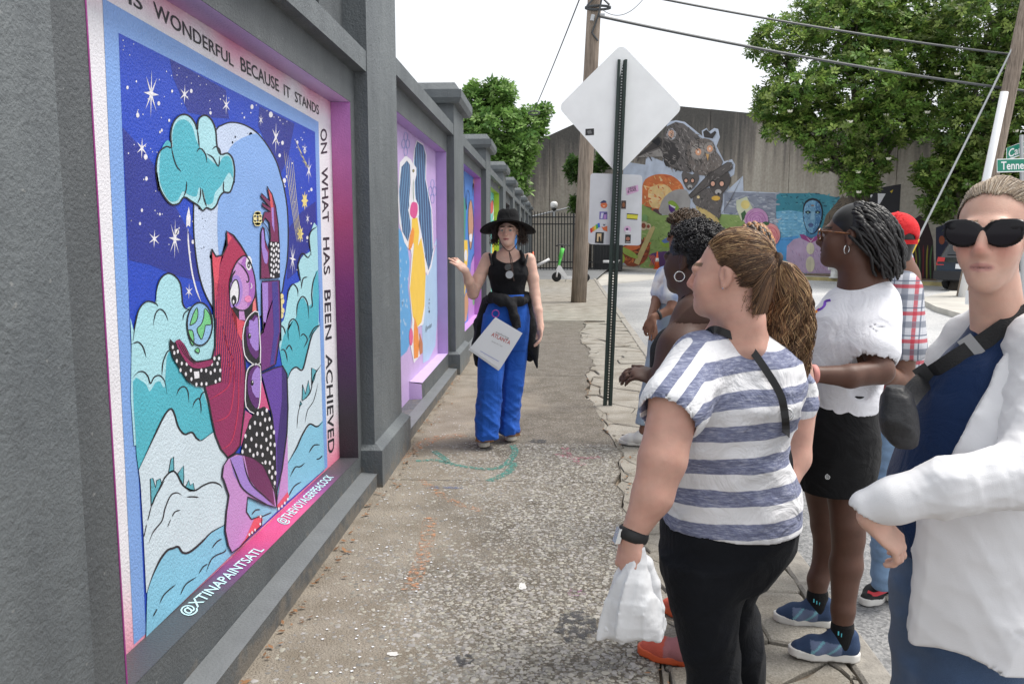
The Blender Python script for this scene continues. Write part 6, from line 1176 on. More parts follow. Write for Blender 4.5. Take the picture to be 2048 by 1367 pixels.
# ================================================================ people: tools
from mathutils.bvhtree import BVHTree
J = onY
def view(px, py=600):
    v = ray(px, py); v = np.array([v[0], v[1], 0]); v /= np.linalg.norm(v); return np.array([v[1], -v[0], 0]), v     # right, away
def rows(px, R):
    """silhouette rows (y, x left, x right, depth, half thickness) -> loft sections turned to the line of sight"""
    u, v = view(px); ang = math.atan2(u[1], u[0]); out = []
    for y, xl, xr, D, b in R:
        c = onY((xl+xr)/2, y, D); dep = (c-CAM)@FW; th = math.atan(((xl+xr)/2-CX)/F)
        out.append((c[2], c[0], c[1], (xr-xl)/2*dep/F*math.cos(th), b))
    return out, ang
def loft_px(S, px, R, k=0.02, e=2.2, op='u', grow=0.0):
    s, a = rows(px, R); s = [(z, cx, cy, A+grow, b+grow) for z, cx, cy, A, b in s]; return S.loft(s, a, k, op, e)
class Head:
    def __init__(h, c, px, fl, fa, fu=0.0, s=1.0):
        """c centre between the ears; facing: fl to the picture's right, fa away from the camera, fu up"""
        u, v = view(px); f = nrm(u*fl+v*fa+np.array([0, 0, fu])); up = nrm(np.array([0, 0, 1.0])-f*f[2]); r = np.cross(f, up)
        h.c = np.asarray(c, float); h.f, h.up, h.r, h.s = f, up, r, s; h.M = np.stack([r, f, up])
    def w(h, x, y, z): return h.c+h.s*(x*h.r+y*h.f+z*h.up)
    def loc(h, V): return (V-h.c)@h.M.T/h.s
    def build(h, S, ears=True, neck=True, nose=1.0, plump=0.0, nk=.05):
        s = h.s; E = lambda c, r, k=.02, op='u': S.ell(h.w(*c), np.array(r)*s, k*s, op, h.M); K = lambda a, b, ra, rb, k=.01, op='u': S.cone(h.w(*a), h.w(*b), ra*s, rb*s, k*s, op)
        E((0, -.018, .03), (.073, .095, .086), 0); E((0, .03, -.03), (.062+plump, .066, .086), .03); E((0, .048, -.078), (.043+plump*1.3, .043, .036), .03); E((0, .076, -.096), (.02, .02, .018), .03)
        for q in (-1, 1):
            E((q*.036, .06, -.032), (.028+plump, .026, .032), .025); E((q*.031, .103, .002), (.018, .014, .013), .014, 's'); E((q*.031, .083, .001), (.0125, .0125, .0125), .003)
            E((q*.031, .0865, .0105), (.0165, .010, .0045), .004); E((q*.0105, .1, -.036), (.0095, .011, .0075), .006)
            if ears:
                E((q*.073, -.010, -.004), (.010, .0175, .029), .007); E((q*.0835, -.004, .002), (.0085, .0095, .017), .004, 's'); E((q*.078, -.012, .0), (.004, .004, .014), .004); E((q*.075, -.005, -.030), (.007, .008, .009), .006)
        K((-.034, .083, .02), (.034, .083, .02), .009, .009, .02); K((0, .09, .014), (0, .112*nose, -.03), .0075, .0125, .012); E((0, .089, -.046), (.017, .014, .012), .014)
        K((-.019, .0885, -.0635), (0, .098, -.061), .0045, .0062, .006); K((.019, .0885, -.0635), (0, .098, -.061), .0045, .0062, .006); K((-.016, .088, -.073), (0, .0955, -.0735), .0045, .007, .006); K((.016, .088, -.073), (0, .0955, -.0735), .0045, .007, .006)
        K((-.022, .101, -.0675), (.022, .101, -.0675), .0022, .0022, .004, 's')
        if neck: K((0, -.02, -.06), (0, -.045, -.2), nk+plump*.6, nk+.006+plump, .03)
    def paint(h, V, C, lip, brow=None, blush=0.0):
        L = h.loc(V); x, y, z = L.T
        q = np.sqrt((x/.0235)**2+((z+.0668)/.0095)**2); k = np.clip((1.12-q)/.25, 0, 1)*(y > .078); ln = np.exp(-((z+.0675)/.0018)**2)*(np.abs(x) < .021)*(y > .08)*.75
        C = C*(1-k)[:, None]+np.array(lip)*k[:, None]; C = C*(1-ln*.8)[:, None]
        rn = .5+.5*np.sin(x*90+2*np.sin(z*70))*np.sin(z*110+y*60); C[:, 1:] *= (1-.06*rn)[:, None]
        if brow is not None:
            m = (np.abs(x) > .011) & (np.abs(x) < .05) & (y > .055) & (np.abs(z-.0255+.08*np.maximum(np.abs(x)-.036, 0)) < .0042); C[m] = brow
        if blush:
            m = np.exp(-((np.abs(x)-.038)**2+(z+.03)**2)/.0005)*(y > .03)+np.exp(-(x**2+(z+.03)**2)/.0002)*(y > .09); C[:, 1:] *= (1-blush*m)[:, None]
        return C
    def eyes(h, parent, iris=(.08, .05, .03), look=0.0):
        for q in (-1, 1):
            c = h.w(q*.031, .0845, .0005); b = MB(); n = 14; V = []; C = []; Fc = []
            for i in range(n+1):
                for j in range(n):
                    t = math.pi*i/n; a = 2*math.pi*j/n; d = np.array([math.sin(t)*math.cos(a), math.cos(t), math.sin(t)*math.sin(a)]); V.append(c+h.s*.0126*(d[0]*h.r+d[1]*h.f+d[2]*h.up))
                    g = nrm(np.array([look, 1, .1])); k = math.acos(max(-1, min(1, float(d@g)))); C.append((.01, .01, .01, 1) if k < .22 else (*iris, 1) if k < .5 else (.34, .32, .31, 1))
            for i in range(n):
                for j in range(n): Fc.append((i*n+j, i*n+(j+1) % n, (i+1)*n+(j+1) % n, (i+1)*n+j))
            mesh('eye', V, Fc, mat('eye', attr=True, rough=.12), parent, colors=C, smooth=True)
def hand(S, w, d, n, side, curl=(.3, .4, .3), spread=.12, s=1.0, thumb=(.75, .55, .15), straight=None):
    """w wrist, d direction to the knuckles, n palm-side normal, side: direction of the thumb along the palm is side*lat"""
    w = np.asarray(w, float); d = nrm(d); n = nrm(np.asarray(n, float)-d*(np.asarray(n, float)@d)); lat = np.cross(d, n)*side
    M = np.stack([lat, d, n]); S.ell(w+d*.048*s, np.array([.041, .054, .0165])*s, .012, 'u', M); S.cone(w, w+d*.02*s, .024*s, .026*s, .015)
    for i, (o, L, r) in enumerate(((.03, .072, .0086), (.0105, .080, .0089), (-.0095, .074, .0086), (-.0285, .058, .0076))):
        p = w+d*(.088-.004*abs(i-1))*s+lat*o*s; dd = nrm(d+lat*(spread*(o/.03))); pts = [p-dd*.02*s, p]; a = 0
        cu = curl if straight is None or i not in straight else (.05, .08, .05)
        for k, f in enumerate((.45, .31, .24)):
            a += cu[k]; q = nrm(dd*math.cos(a)+n*math.sin(a)); p = p+q*L*f*s; pts.append(p)
        S.chain(pts, np.array([r*1.05, r*1.05, r, r*.93, r*.8])*s, .004)
    t0 = w+d*.026*s+lat*.03*s; t1 = t0+nrm(d*thumb[0]+lat*thumb[1]+n*thumb[2])*.042*s; t2 = t1+nrm(d*(thumb[0]+.4)+lat*(thumb[1]-.3)+n*(thumb[2]+.1))*.034*s
    S.chain([t0-lat*.015*s, t0, t1, t2], np.array([.014, .0135, .0105, .0085])*s, .008)
def skin(name, c):
    m = mat(name, attr=True, rough=.5, var=(22, .12), bump=(320, .10, 3), spec=.4, sss=.12 if c[0] > .3 else .05); return m
def body_obj(person, S, c, h, head=None, lip=None, brow=None, blush=0.0, nm='skin', extra=None, seam=.19):
    if head is None: V, Q = S.mesh(h)
    else:       # the head is sampled finer than the rest; the seam lies low on the neck
        zs = head.c[2]-seam*head.s; hf = min(h, max(.0034, h*.6)); V, Q = S.mesh(h, hi=(99, 99, zs)); Q = Q[V[Q][:, :, 2].mean(1) < zs-1.6*h]; V2, Q2 = S.mesh(hf, lo=np.append(head.c[:2]-.2, zs-.035), hi=head.c+.2); Q2 = Q2[V2[Q2][:, :, 2].mean(1) > zs-.035+1.6*hf]; Q = np.concatenate([Q, Q2+len(V)]); V = np.concatenate([V, V2])
    C = np.repeat(np.array([c], float), len(V), 0)
    if head is not None: C = head.paint(V, C, lip, brow, blush)
    if extra: C = extra(V, C)
    return mesh('body', V, Q, skin(nm, c), person, colors=C, smooth=True)
def cloth(name, base, rough=.85, bump=(420, .25, 2), var=(6, .12), sheen=.03, attr=False, wr=(9, .4)): return mat(name, base, rough, bump=bump, var=var, sheen=sheen, spec=.15, attr=attr, wr=wr)
def garment(person, name, S, m, h=.008, warp=None, colors=None, lo=None, hi=None):
    S.warp = warp; V, Q = S.mesh(h, lo, hi); return mesh(name, V, Q, m, person, smooth=True, colors=colors(V) if colors else None)
def axmask(a, b, r0, r1, lo=.12):
    a = np.asarray(a, float); ba = np.asarray(b, float)-a; L2 = ba @ ba
    def f(X, Y, Z):
        t = np.clip(((X-a[0])*ba[0]+(Y-a[1])*ba[1]+(Z-a[2])*ba[2])/L2, -.1, 1.5); d = np.sqrt((X-a[0]-ba[0]*t)**2+(Y-a[1]-ba[1]*t)**2+(Z-a[2]-ba[2]*t)**2); return np.clip((d-r0)/(r1-r0), lo, 1)
    return f
def bvh(o):
    me = o.data; M = o.matrix_world; off = np.array(o.location) if o.parent is None else np.array(o.parent.location)
    V = np.empty(len(me.vertices)*3); me.vertices.foreach_get('co', V); V = V.reshape(-1, 3)+off
    return BVHTree.FromPolygons([tuple(v) for v in V], [tuple(p.vertices) for p in me.polygons])
def hits(trees, pts, lift=.004):
    out = []
    for x, y in pts:
        d = nrm(ray(x, y)); best = None
        for t in trees:
            q = t.ray_cast(Vector(CAM), Vector(d))
            if q[0] is not None and (best is None or q[3] < best[1]): best = (np.array(q[0])+np.array(q[1])*lift*(1 if np.array(q[1]) @ d < 0 else -1), q[3])
        if best: out.append(best[0])
    return np.array(out)
def ribbon(name, P, w, th, m, parent, up=None, n=6, **kw):
    """strap: flat band along P lying across the line of sight"""
    P = smooth_pts(P, n, False); k = len(P); T = np.gradient(P, axis=0); T /= np.linalg.norm(T, axis=1)[:, None]; b = MB(); V = []
    for i in range(k):
        v = nrm(P[i]-CAM) if up is None else -np.asarray(up); s = nrm(np.cross(T[i], v)); nn = np.cross(s, T[i]); nn = nn if nn @ v < 0 else -nn
        V += [P[i]+s*w/2, P[i]-s*w/2, P[i]-s*w/2+nn*th, P[i]+s*w/2+nn*th]
    Fc = []
    for i in range(k-1):
        for j in range(4): Fc.append((4*i+j, 4*i+(j+1) % 4, 4*i+4+(j+1) % 4, 4*i+4+j))
    Fc += [(3, 2, 1, 0), tuple(range(4*k-4, 4*k))]; return mesh(name, V, Fc, m, parent, **kw)
def torus(name, c, ax, R, r, m, parent, n=28, k=8, sq=None):
    ax = nrm(ax); a = np.array([1.0, 0, 0]) if abs(ax[0]) < .8 else np.array([0, 1.0, 0]); u = nrm(np.cross(ax, a)); v = np.cross(ax, u); V = []; Fc = []
    for i in range(n):
        t = 6.28318*i/n; d = u*math.cos(t)+v*math.sin(t)
        for j in range(k): q = 6.28318*j/k; V.append(np.asarray(c)+d*(R+r*math.cos(q))+ax*(sq or r)*math.sin(q))
    for i in range(n):
        for j in range(k): Fc.append((i*k+j, ((i+1) % n)*k+j, ((i+1) % n)*k+(j+1) % k, i*k+(j+1) % k))
    return mesh(name, V, Fc, m, parent, smooth=True)
def shoe(person, heel, toe, upper, sole, h=.005, z0=0.0, hi=.085, name='shoe', colors=None, wid=1.0):
    heel = np.array([heel[0], heel[1], z0]); toe = np.array([toe[0], toe[1], z0]); d = toe-heel; L = np.linalg.norm(d); d /= L; n = np.array([-d[1], d[0], 0]); Z = np.array([0, 0, 1.0])
    p = lambda t, z, y=0: heel+d*L*t+Z*z+n*y; S = SDF(); M = np.stack([d, n, Z])
    S.cone(p(.14, .05), p(.36, .052), .037*wid, .038*wid, .02); S.cone(p(.36, .05), p(.66, .04), .038*wid, .042*wid, .02); S.cone(p(.66, .036), p(.86, .030), .041*wid, .031*wid, .02); S.cone(p(.15, .05), p(.14, hi), .034*wid, .033, .02); S.cone(p(.36, .06), p(.34, hi), .034*wid, .03, .03)
    S.cone(p(.24, .06), p(.24, .16), .026, .032, .006, 's'); S.ell(p(.5, -.03), (L*.7, .09, .05), .004, 's', M)
    up = person
    if upper is not None: V, Q = S.mesh(h); up = mesh(name, V, Q, upper, person, smooth=True, colors=colors(V, p, d, n, heel, L) if colors else None)
    B = SDF()
    def fn(X, Y, Zz):
        x, y, z = X-heel[0], Y-heel[1], Zz-heel[2]; t = (x*d[0]+y*d[1]); w = np.abs(x*n[0]+y*n[1]); T = np.clip(t/L, .13, .88)
        rr = np.interp(T, [0, .13, .4, .68, .88], [.037, .039, .034, .046, .034])*wid; dd = np.sqrt((t-T*L)**2+w**2)-rr; zz = np.abs(z-.016-.010*np.clip(t/L-.75, 0, 1)*3)-.016; return np.maximum(dd, zz)
    B.add(fn, np.minimum(heel, toe)-.05, np.maximum(heel, toe)+[.05, .05, .06], 0); V, Q = B.mesh(h); so_ = mesh('sole' if upper is not None else name, V, Q, sole, up, smooth=True)
    if upper is None: return so_
    for i in range(4):
        a = p(.42+.07*i, .088-.011*i, -.02); c = p(.42+.07*i, .088-.011*i, .02); mesh('lace', *(lambda b: (b.V, b.F))(MB().tube([a, (a+c)/2+Z*.008, c], .0035, 5)), mat('lace_dark', (.03, .035, .06), .8), up)
    return up
def scalp(h, d, k=1.0):
    """point on the skull in direction d (local), lifted by factor k"""
    d = np.asarray(d, float); r = np.array([.073, .095, .086])*k; t = 1/np.sqrt((d/r) @ (d/r)) if d.ndim == 1 else 1/np.sqrt(((d/r)**2).sum(-1, keepdims=True)); L = d*t+np.array([0, -.018, .03]); return h.c+h.s*(L @ h.M)
def haircap(h, parent, m, c, k=1.07, hairline=None, hh=.005, warp=None):
    """hair close to the skull: the cranium grown, cut away in front of the hairline"""
    S = SDF(); S.ell(h.w(0, -.02, .032), np.array([.073, .095, .086])*k*h.s, 0, 'u', h.M); S.cone(h.w(0, -.055, -.02), h.w(0, -.06, -.07), .05*h.s, .04*h.s, .03)
    for a in hairline or (((0, .12, -.03), (.085, .085, .105)),): S.ell(h.w(*a[0]), np.array(a[1])*h.s, .01, 's', h.M)
    S.warp = warp; V, Q = S.mesh(hh); return mesh('hair', V, Q, m, parent, smooth=True, colors=np.repeat(np.array([c], float), len(V), 0))
def hair_mesh(name, P, R, cols, parent, m, sides=4):
    V, Q = strands(P, R, sides); C = np.repeat(np.repeat(cols[:, None, :], P.shape[1], 1).reshape(-1, 3), sides, 0); return mesh(name, V, Q, m, parent, colors=C, smooth=True)
BND = np.array([(0, .80, .60), (.35, .74, .57), (.62, .62, .47), (.82, .50, .28), (.93, .36, .08), (.97, .20, -.10), (.99, .0, -.04), (.97, -.18, -.2), (.85, -.38, -.42), (.6, -.55, -.6), (.3, -.66, -.7), (0, -.7, -.72)])
def pulled(hd, parent, n, tie_l, pal, pr, seed, rad=.0013, name='hair', dark_low=0.0, fl=0.05):
    """hair combed back from the hairline to a tie at tie_l (head coordinates)"""
    r = np.random.default_rng(seed); m_ = 14; t = np.linspace(0, 1, m_); nb = int(n*.5)
    q = r.uniform(0, len(BND)-1.001, nb); i = q.astype(int); d0 = BND[i]*(1-(q-i))[:, None]+BND[i+1]*(q-i)[:, None]; d0[:, 0] *= r.choice([-1, 1], nb); d0 += r.normal(0, .035, d0.shape)
    e = r.normal(size=(n*4, 3)); e /= np.linalg.norm(e, axis=1)[:, None]; ok = ~((e[:, 1] > .38) & (e[:, 2] < .6)) & (e[:, 2] > -.75) & ~((np.abs(e[:, 0]) > .55) & (e[:, 2] < -.1) & (e[:, 1] > -.15)); d0 = np.concatenate([d0, e[ok][:n-nb]]); d0 /= np.linalg.norm(d0, axis=1)[:, None]; n = len(d0)
    d1 = nrm(np.array(tie_l)-[0, -.018, .03]); om = np.arccos(np.clip(d0 @ d1, -.999, .999))[:, None]
    sl_ = (np.sin((1-t)*om)[..., None]*d0[:, None]+np.sin(t*om)[..., None]*d1)/np.sin(om)[..., None]; k = 1.03+r.uniform(0, fl, (n, 1))*np.minimum(t*6, 1)+.012*np.sin(t*3.1); tt = 1/np.sqrt(((sl_/np.array([.073, .095, .086]))**2).sum(-1)); L = sl_*(tt*k)[..., None]+np.array([0, -.018, .03]); P = hd.c+hd.s*(L @ hd.M)
    P += .0022*np.sin(t*7+3*d0[:, :1]*5)[..., None]*hd.up+r.normal(0, .0006, P.shape); c = r.choice(len(pal), n, p=pr); low = d0[:, 2] < .12; c[low & (r.uniform(size=n) < dark_low)] = 0
    return hair_mesh(name, P, np.full((n, m_), rad)*np.linspace(.6, 1, m_), np.array(pal)[c]*r.uniform(.65, 1.35, (n, 1)), parent, M_HAIR, 3)
M_HAIR = mat('hair_strands', attr=True, rough=.42, spec=.5)
def person(name_label, base, group=None):
    o = bpy.data.objects.new('person', None); o.empty_display_size = .1; o.location = base; return put(o, None, name_label, 'person', group)
# ================================================================ the guide in the wide black hat
DG = 6.2
G = person('person in a wide black hat and blue trousers gesturing at the murals', (onY(1005, 700, DG)[0], DG, 0))
SK_L = (.66, .43, .34)
hd = Head(J(1016, 461, DG), 1016, -.16, -1, .03, .98)
S = SDF(); hd.build(S, nk=.043)
S.loft(*[q if i else q for i, q in enumerate(rows(1016, [(498, 1002, 1032, DG+.04, .05), (507, 988, 1046, DG+.04, .06), (516, 976, 1057, DG+.03, .075), (530, 974, 1058, DG+.02, .09), (560, 984, 1048, DG+.02, .085), (590, 992, 1044, DG+.02, .08)]))], k=.03)
S.chain([J(976, 518, DG+.03), J(958, 556, DG-.02), J(946, 587, DG-.06)], [.052, .046, .041], .02); S.chain([J(946, 587, DG-.06), J(938, 562, DG-.15), J(931, 541, DG-.2)], [.041, .036, .026], .015)
w0 = J(931, 541, DG-.2); hand(S, w0, J(903, 515, DG-.24)-w0, (.35, .5, -.8), -1, (.10, .15, .10), .14, .98, (.7, .45, .5), (0, 1))
S.chain([J(1058, 519, DG+.03), J(1066, 556, DG+.02), J(1070, 588, DG)], [.05, .043, .039], .02); S.chain([J(1070, 588, DG), J(1076, 620, DG-.05), J(1081, 652, DG-.09)], [.039, .034, .025], .015)
w0 = J(1081, 652, DG-.09); hand(S, w0, J(1080, 690, DG-.12)-w0, (-1, -.3, 0), 1, (.25, .4, .3), .06, .98)
S.cone(J(1016, 590, DG), J(1010, 680, DG), .08, .09, .03)
for px, py, D, tx in ((974, 862, 6.1, 970), (1016, 852, 6.33, 1023)):
    a = gnd(tx, 888 if D < 6.2 else 876); S.cone(J(px, 700, D), np.array([a[0], a[1]+.1, .1]), .05, .035, .03); S.cone((a[0], a[1]+.1, .09), (a[0], a[1]-.04, .058), .036, .03, .02)
    for i in range(5): S.cone((a[0]-.03+.015*i, a[1]-.05, .055), (a[0]-.034+.017*i, a[1]-.095+.008*abs(i-1), .05), .011, .0095, .006)
body_obj(G, S, SK_L, .0055, hd, (.5, .2, .18), (.06, .035, .025), .12, 'skin_fair'); hd.eyes(G, (.07, .09, .09), -.25)
S = SDF(); loft_px(S, 1016, [(517, 984, 1049, DG+.025, .085), (535, 977, 1056, DG, .118), (548, 975, 1057, DG-.005, .125), (566, 980, 1052, DG+.01, .108), (588, 985, 1049, DG+.01, .1), (606, 980, 1054, DG, .115)])
for a, b_ in (((991, 503), (986, 524)), ((1041, 503), (1047, 524))): S.chain([J(*a, DG+.045), J((a[0]+b_[0])/2, (a[1]+b_[1])/2-2, DG-.03), J(*b_, DG-.062)], [.013, .016, .022], .015)
S.ell(J(1016, 507, DG-.07), (.098, .13, .072), .012, 's')
tank = garment(G, 'tank_top', S, cloth('black_rib_knit', (.012, .012, .014), .9), .007, folds(3, .004, 40))
for a, b_ in (((979, 508), (984, 530)), ((1055, 510), (1050, 532))): MB().tube([J(*a, DG-.03), J((a[0]+b_[0])/2, (a[1]+b_[1])/2, DG-.085), J(*b_, DG-.1)], .008, 6).build('strap', mat('black_strap', (.012, .012, .013), .8), tank)
S = SDF(); loft_px(S, 1010, [(588, 986, 1050, DG, .105), (620, 972, 1058, DG, .125), (660, 966, 1059, DG, .12), (700, 972, 1050, DG, .07)], .05)
loft_px(S, 985, [(630, 968, 1022, 6.17, .1), (655, 963, 1016, 6.14, .108), (735, 956, 1008, 6.1, .108), (800, 956, 1003, 6.08, .108), (850, 951, 999, 6.08, .112), (872, 950, 998, 6.08, .115)], .03); loft_px(S, 1030, [(630, 1004, 1059, 6.22, .1), (655, 1003, 1061, 6.25, .108), (735, 1002, 1052, 6.28, .108), (800, 999, 1040, 6.28, .105), (846, 996, 1037, 6.28, .108), (864, 996, 1038, 6.28, .11)], .012)
f1_, f2_ = folds(11, .016, 20, (1.3, 1.3, .5)), folds(12, .009, 42, (.6, .6, 1.5))
M_BLUE = cloth('cobalt_cotton', (.022, .10, .44), .8, (300, .2, 2)); garment(G, 'trousers', S, M_BLUE, .008, lambda X, Y, Z: f1_(X, Y, Z)*np.clip((1.05-Z)*1.5, .2, 1.2)+f2_(X, Y, Z)*(Z < .45))
# jacket tied round the waist
S = SDF(); a_ = np.linspace(0, 2*np.pi, 25); cW = J(1015, 598, DG)
S.chain([cW+np.array([.145*math.cos(t), .125*math.sin(t), .02*math.sin(2*t)+.012*math.cos(t)]) for t in a_], .027, .02)
S.chain([J(985, 592, DG-.1), J(1000, 600, DG-.15), J(1012, 596, DG-.15)], [.028, .038, .028], .02); S.chain([J(1012, 598, DG-.14), J(1024, 612, DG-.15), J(1029, 634, DG-.155), J(1033, 655, DG-.15)], [.03, .036, .038, .036], .015); S.cone(J(1033, 652, DG-.15), J(1036, 668, DG-.155), .027, .03, .004, 's')
S.chain([J(1040, 600, DG-.1), J(1018, 604, DG-.14), J(1002, 606, DG-.15)], [.03, .032, .03], .015)
u, v = view(1015); Mx = np.stack([u, v, np.array([0, 0, 1.0])])
for pts, rr in ((((976, 606), (966, 650), (959, 690), (957, 726)), (.052, .06, .055, .03)), ((((1052, 606), (1060, 650), (1066, 690), (1074, 735))), (.05, .055, .045, .010))):
    for i in range(len(pts)-1): S.cone(J(*pts[i], DG+.06), J(*pts[i+1], DG+.06), rr[i], rr[i+1], .03)
S.cone(J(985, 610, DG+.1), J(975, 730, DG+.12), .07, .03, .04); S.cone(J(1045, 610, DG+.1), J(1060, 715, DG+.12), .07, .03, .04)
garment(G, 'tied_jacket', S, cloth('black_denim', (.018, .018, .02), .85), .008, folds(21, .012, 46, (1, 1, .7), 9))
for (px, py, D, tx) in ((972, 884, 6.1, 970), (1022, 872, 6.3, 1023)):
    a = gnd(tx, 888 if D < 6.2 else 876); sd_ = shoe(G, (a[0], a[1]+.135), (a[0]-.005, a[1]-.125), None, mat('cream_sole', (.62, .57, .48), .6), .006, 0, .07, 'sandal', wid=1.0)
    for y_ in (-.045, .06): ribbon('strap', np.array([a+[-.05, y_, .03], a+[-.03, y_, .088-.2*abs(y_)+.03*(y_ > 0)], a+[.03, y_, .088-.2*abs(y_)+.03*(y_ > 0)], a+[.05, y_, .03]]), .045, .004, cloth('tan_leather', (.5, .27, .14)), sd_, up=(0, -1, 0))
    bpy.data.objects.remove(sd_, do_unlink=True) if False else None
# hat
prof = [(.0, .112), (.03, .116), (.055, .108), (.074, .09), (.083, .05), (.088, .004), (.094, -.002), (.13, -.006), (.17, -.012), (.208, -.022), (.209, -.027), (.17, -.018), (.13, -.012), (.088, -.006), (.085, -.004)]
hc = J(1016, 447, DG); tl = math.radians(13); V = []; n = 40
for r, z in prof:
    for j in range(n):
        t = 2*math.pi*j/n; x, y = r*math.cos(t), r*math.sin(t)*1.05; zz = z*1.0-.05*(abs(math.cos(t))**2)*max(0, (r-.1)/.108)*.7-(.016*math.exp(-(x/.03)**2) if r < .07 else 0)
        V.append(hc+np.array([x, y*math.cos(tl)+zz*math.sin(tl), -y*math.sin(tl)+zz*math.cos(tl)+.0]))
Fc = [(i*n+j, i*n+(j+1) % n, (i+1)*n+(j+1) % n, (i+1)*n+j) for i in range(len(prof)-1) for j in range(n)]
hat = mesh('hat', V, [f[::-1] for f in Fc], cloth('black_felt', (.009, .009, .010), .95, (300, .3, 3)), G, smooth=True)
MB().tube(smooth_pts([J(996, 470, DG-.06), J(1004, 490, DG-.1), J(1018, 502, DG-.12), J(1032, 490, DG-.09), J(1040, 468, DG-.05)], 4, False), .0035, 5).tube(smooth_pts([J(1018, 502, DG-.12), J(1021, 520, DG-.14), J(1025, 545, DG-.15), J(1028, 562, DG-.15)], 4, False), .0035, 5).tube(smooth_pts([J(1018, 502, DG-.12), J(1024, 520, DG-.14), J(1026, 548, DG-.15)], 4, False), .003, 5).build('chin_cord', mat('brown_cord', (.05, .025, .02), .7), hat)
# curls
r = np.random.default_rng(3); n = 240; m_ = 26; t = np.linspace(0, 1, m_)
side = r.uniform(size=n) < .5; P0 = np.where(side[:, None], hd.w(-.072, -.02, .02), hd.w(.072, -.02, .02)); 
sx_ = np.where(side, 1, -1)[:, None]*(1 if hd.r[0] < 0 else -1)
cen = P0[:, None, :]+np.stack([sx_*(.012+.05*r.uniform(size=(n, 1))*t**.7)+r.normal(0, .012, (n, 1)), r.normal(.02, .035, (n, 1))+0*t, .03-(.10+.055*r.uniform(size=(n, 1)))*t+r.normal(0, .012, (n, 1))], -1)
ph = r.uniform(0, 6.28, (n, 1)); fq = r.uniform(7, 12, (n, 1)); am = r.uniform(.004, .011, (n, 1)); cen[..., 0] += am*np.sin(fq*t*2+ph)*t; cen[..., 1] += am*np.cos(fq*t*2+ph)*t
hair_mesh('hair', cen, np.full((n, m_), .0024), np.array([(.035, .02, .014)])*r.uniform(.6, 1.6, (n, 1)), G, M_HAIR)
haircap(hd, G, M_HAIR, (.03, .018, .013), 1.06, (((0, .13, -.04), (.085, .085, .11)),), .007)
# sunglasses hooked on the neckline
sg = thing('sunglasses', tuple(J(1017, 542, DG-.15)), 'sunglasses hooked on the neckline of the black tank top', 'sunglasses'); Mf = mat('dark_frame', (.03, .015, .012), .25)
for px, py, rr in ((1016, 534, .024), (1019, 549, .030)):
    c_ = J(px, py, DG-.165); torus('rim', c_, (0, -1, .1), rr, .003, Mf, sg); mesh('lens', *(lambda b: (b.V, b.F))(MB().lathe([(rr*.95, 0), (rr*.95, .002)], c_, (0, -1, .1), 20)), mat('pale_lens' if py > 540 else 'dark_lens', (.35, .36, .38) if py > 540 else (.02, .02, .02), .1), sg)
# laminated sheets on a ring
sh = thing('information_sheets', tuple(J(992, 640, DG-.2)), 'stack of white laminated sheets hanging at the hip of the person in the hat', 'papers')
for i, (dx, dy) in enumerate(((-3, 3), (-1.5, 1.5), (0, 0))):
    C3 = [J(x+dx, y+dy, DG-.22-.004*i) for x, y in ((991, 634), (1045, 666), (1000, 738), (940, 696))]; MB().prism(C3, (0, .0015, 0)).build('sheet', mat('laminated_paper', (.78, .79, .82), .25), sh)
def sh_text(s_, bl, br, tl, c_, b_=.01):
    p0, p1, pt = [J(*q, DG-.2305) for q in (bl, br, tl)]; lettering('lettering', s_, p0, p1, pt-p0, np.linalg.norm(pt-p0), (0, 0, 0), mat('ink_'+c_[0], c_[1], .5), sh, b_)
sh_text('ATLANTA', (982, 671), (1019, 689), (985, 664), ('red', (.5, .08, .07))); sh_text('exploring', (991, 665), (1017, 678), (993, 661), ('grey', (.3, .3, .3)), 0); sh_text('Street Art Tour', (983, 683), (1005, 694), (984, 680), ('grey', (.3, .3, .3)), 0)
MB().add([J(x, y, DG-.231) for x, y in ((961, 701), (998, 722), (997.5, 723), (960.5, 702))], [(3, 2, 1, 0)]).build('ruled_line', mat('ink_blue', (.3, .32, .6), .5), sh)
torus('ring', J(991, 627, DG-.2), (.3, -1, 0), .026, .0035, mat('purple_ring', (.3, .03, .25), .4), sh)
# ================================================================ the woman in the striped T-shirt
DS = 2.25
W = person('person in a blue and white striped T-shirt holding a white plastic bag', (onY(1450, 900, DS)[0], DS, 0))
SK_P = (.58, .34, .265)
hd = Head(J(1462, 547, 2.2), 1462, -.95, .3, .0, .97)
S = SDF(); hd.build(S, plump=.004, nk=.047); S.cone(hd.w(0, -.035, -.12), J(1472, 690, 2.25), .052, .06, .04); S.ell(J(1348, 928, 1.942), (.03, .02, .005), .012, 's')
S.chain([J(1388, 738, 2.14), J(1352, 800, 2.05), J(1325, 918, 2.0)], [.052, .0635, .058], .02); S.chain([J(1325, 918, 2.0), J(1305, 990, 1.985), J(1268, 1064, 1.975)], [.059, .05, .031], .015)
w0 = J(1268, 1064, 1.975); hand(S, w0, J(1255, 1122, 1.96)-w0, nrm([.75, .55, 0]), -1, (1.15, 1.35, .9), .02, 1.0, (.8, .25, .7))
S.chain([J(1580, 720, 2.5), J(1597, 800, 2.52), J(1588, 915, 2.5), J(1548, 1010, 2.42)], [.06, .055, .048, .035], .02); S.cone(J(1470, 690, 2.25), J(1460, 1100, 2.28), .09, .1, .03); S.cone(J(1470, 715, 2.25), J(1392, 740, 2.15), .06, .05, .03); S.cone(J(1470, 715, 2.25), J(1575, 735, 2.48), .06, .05, .03)
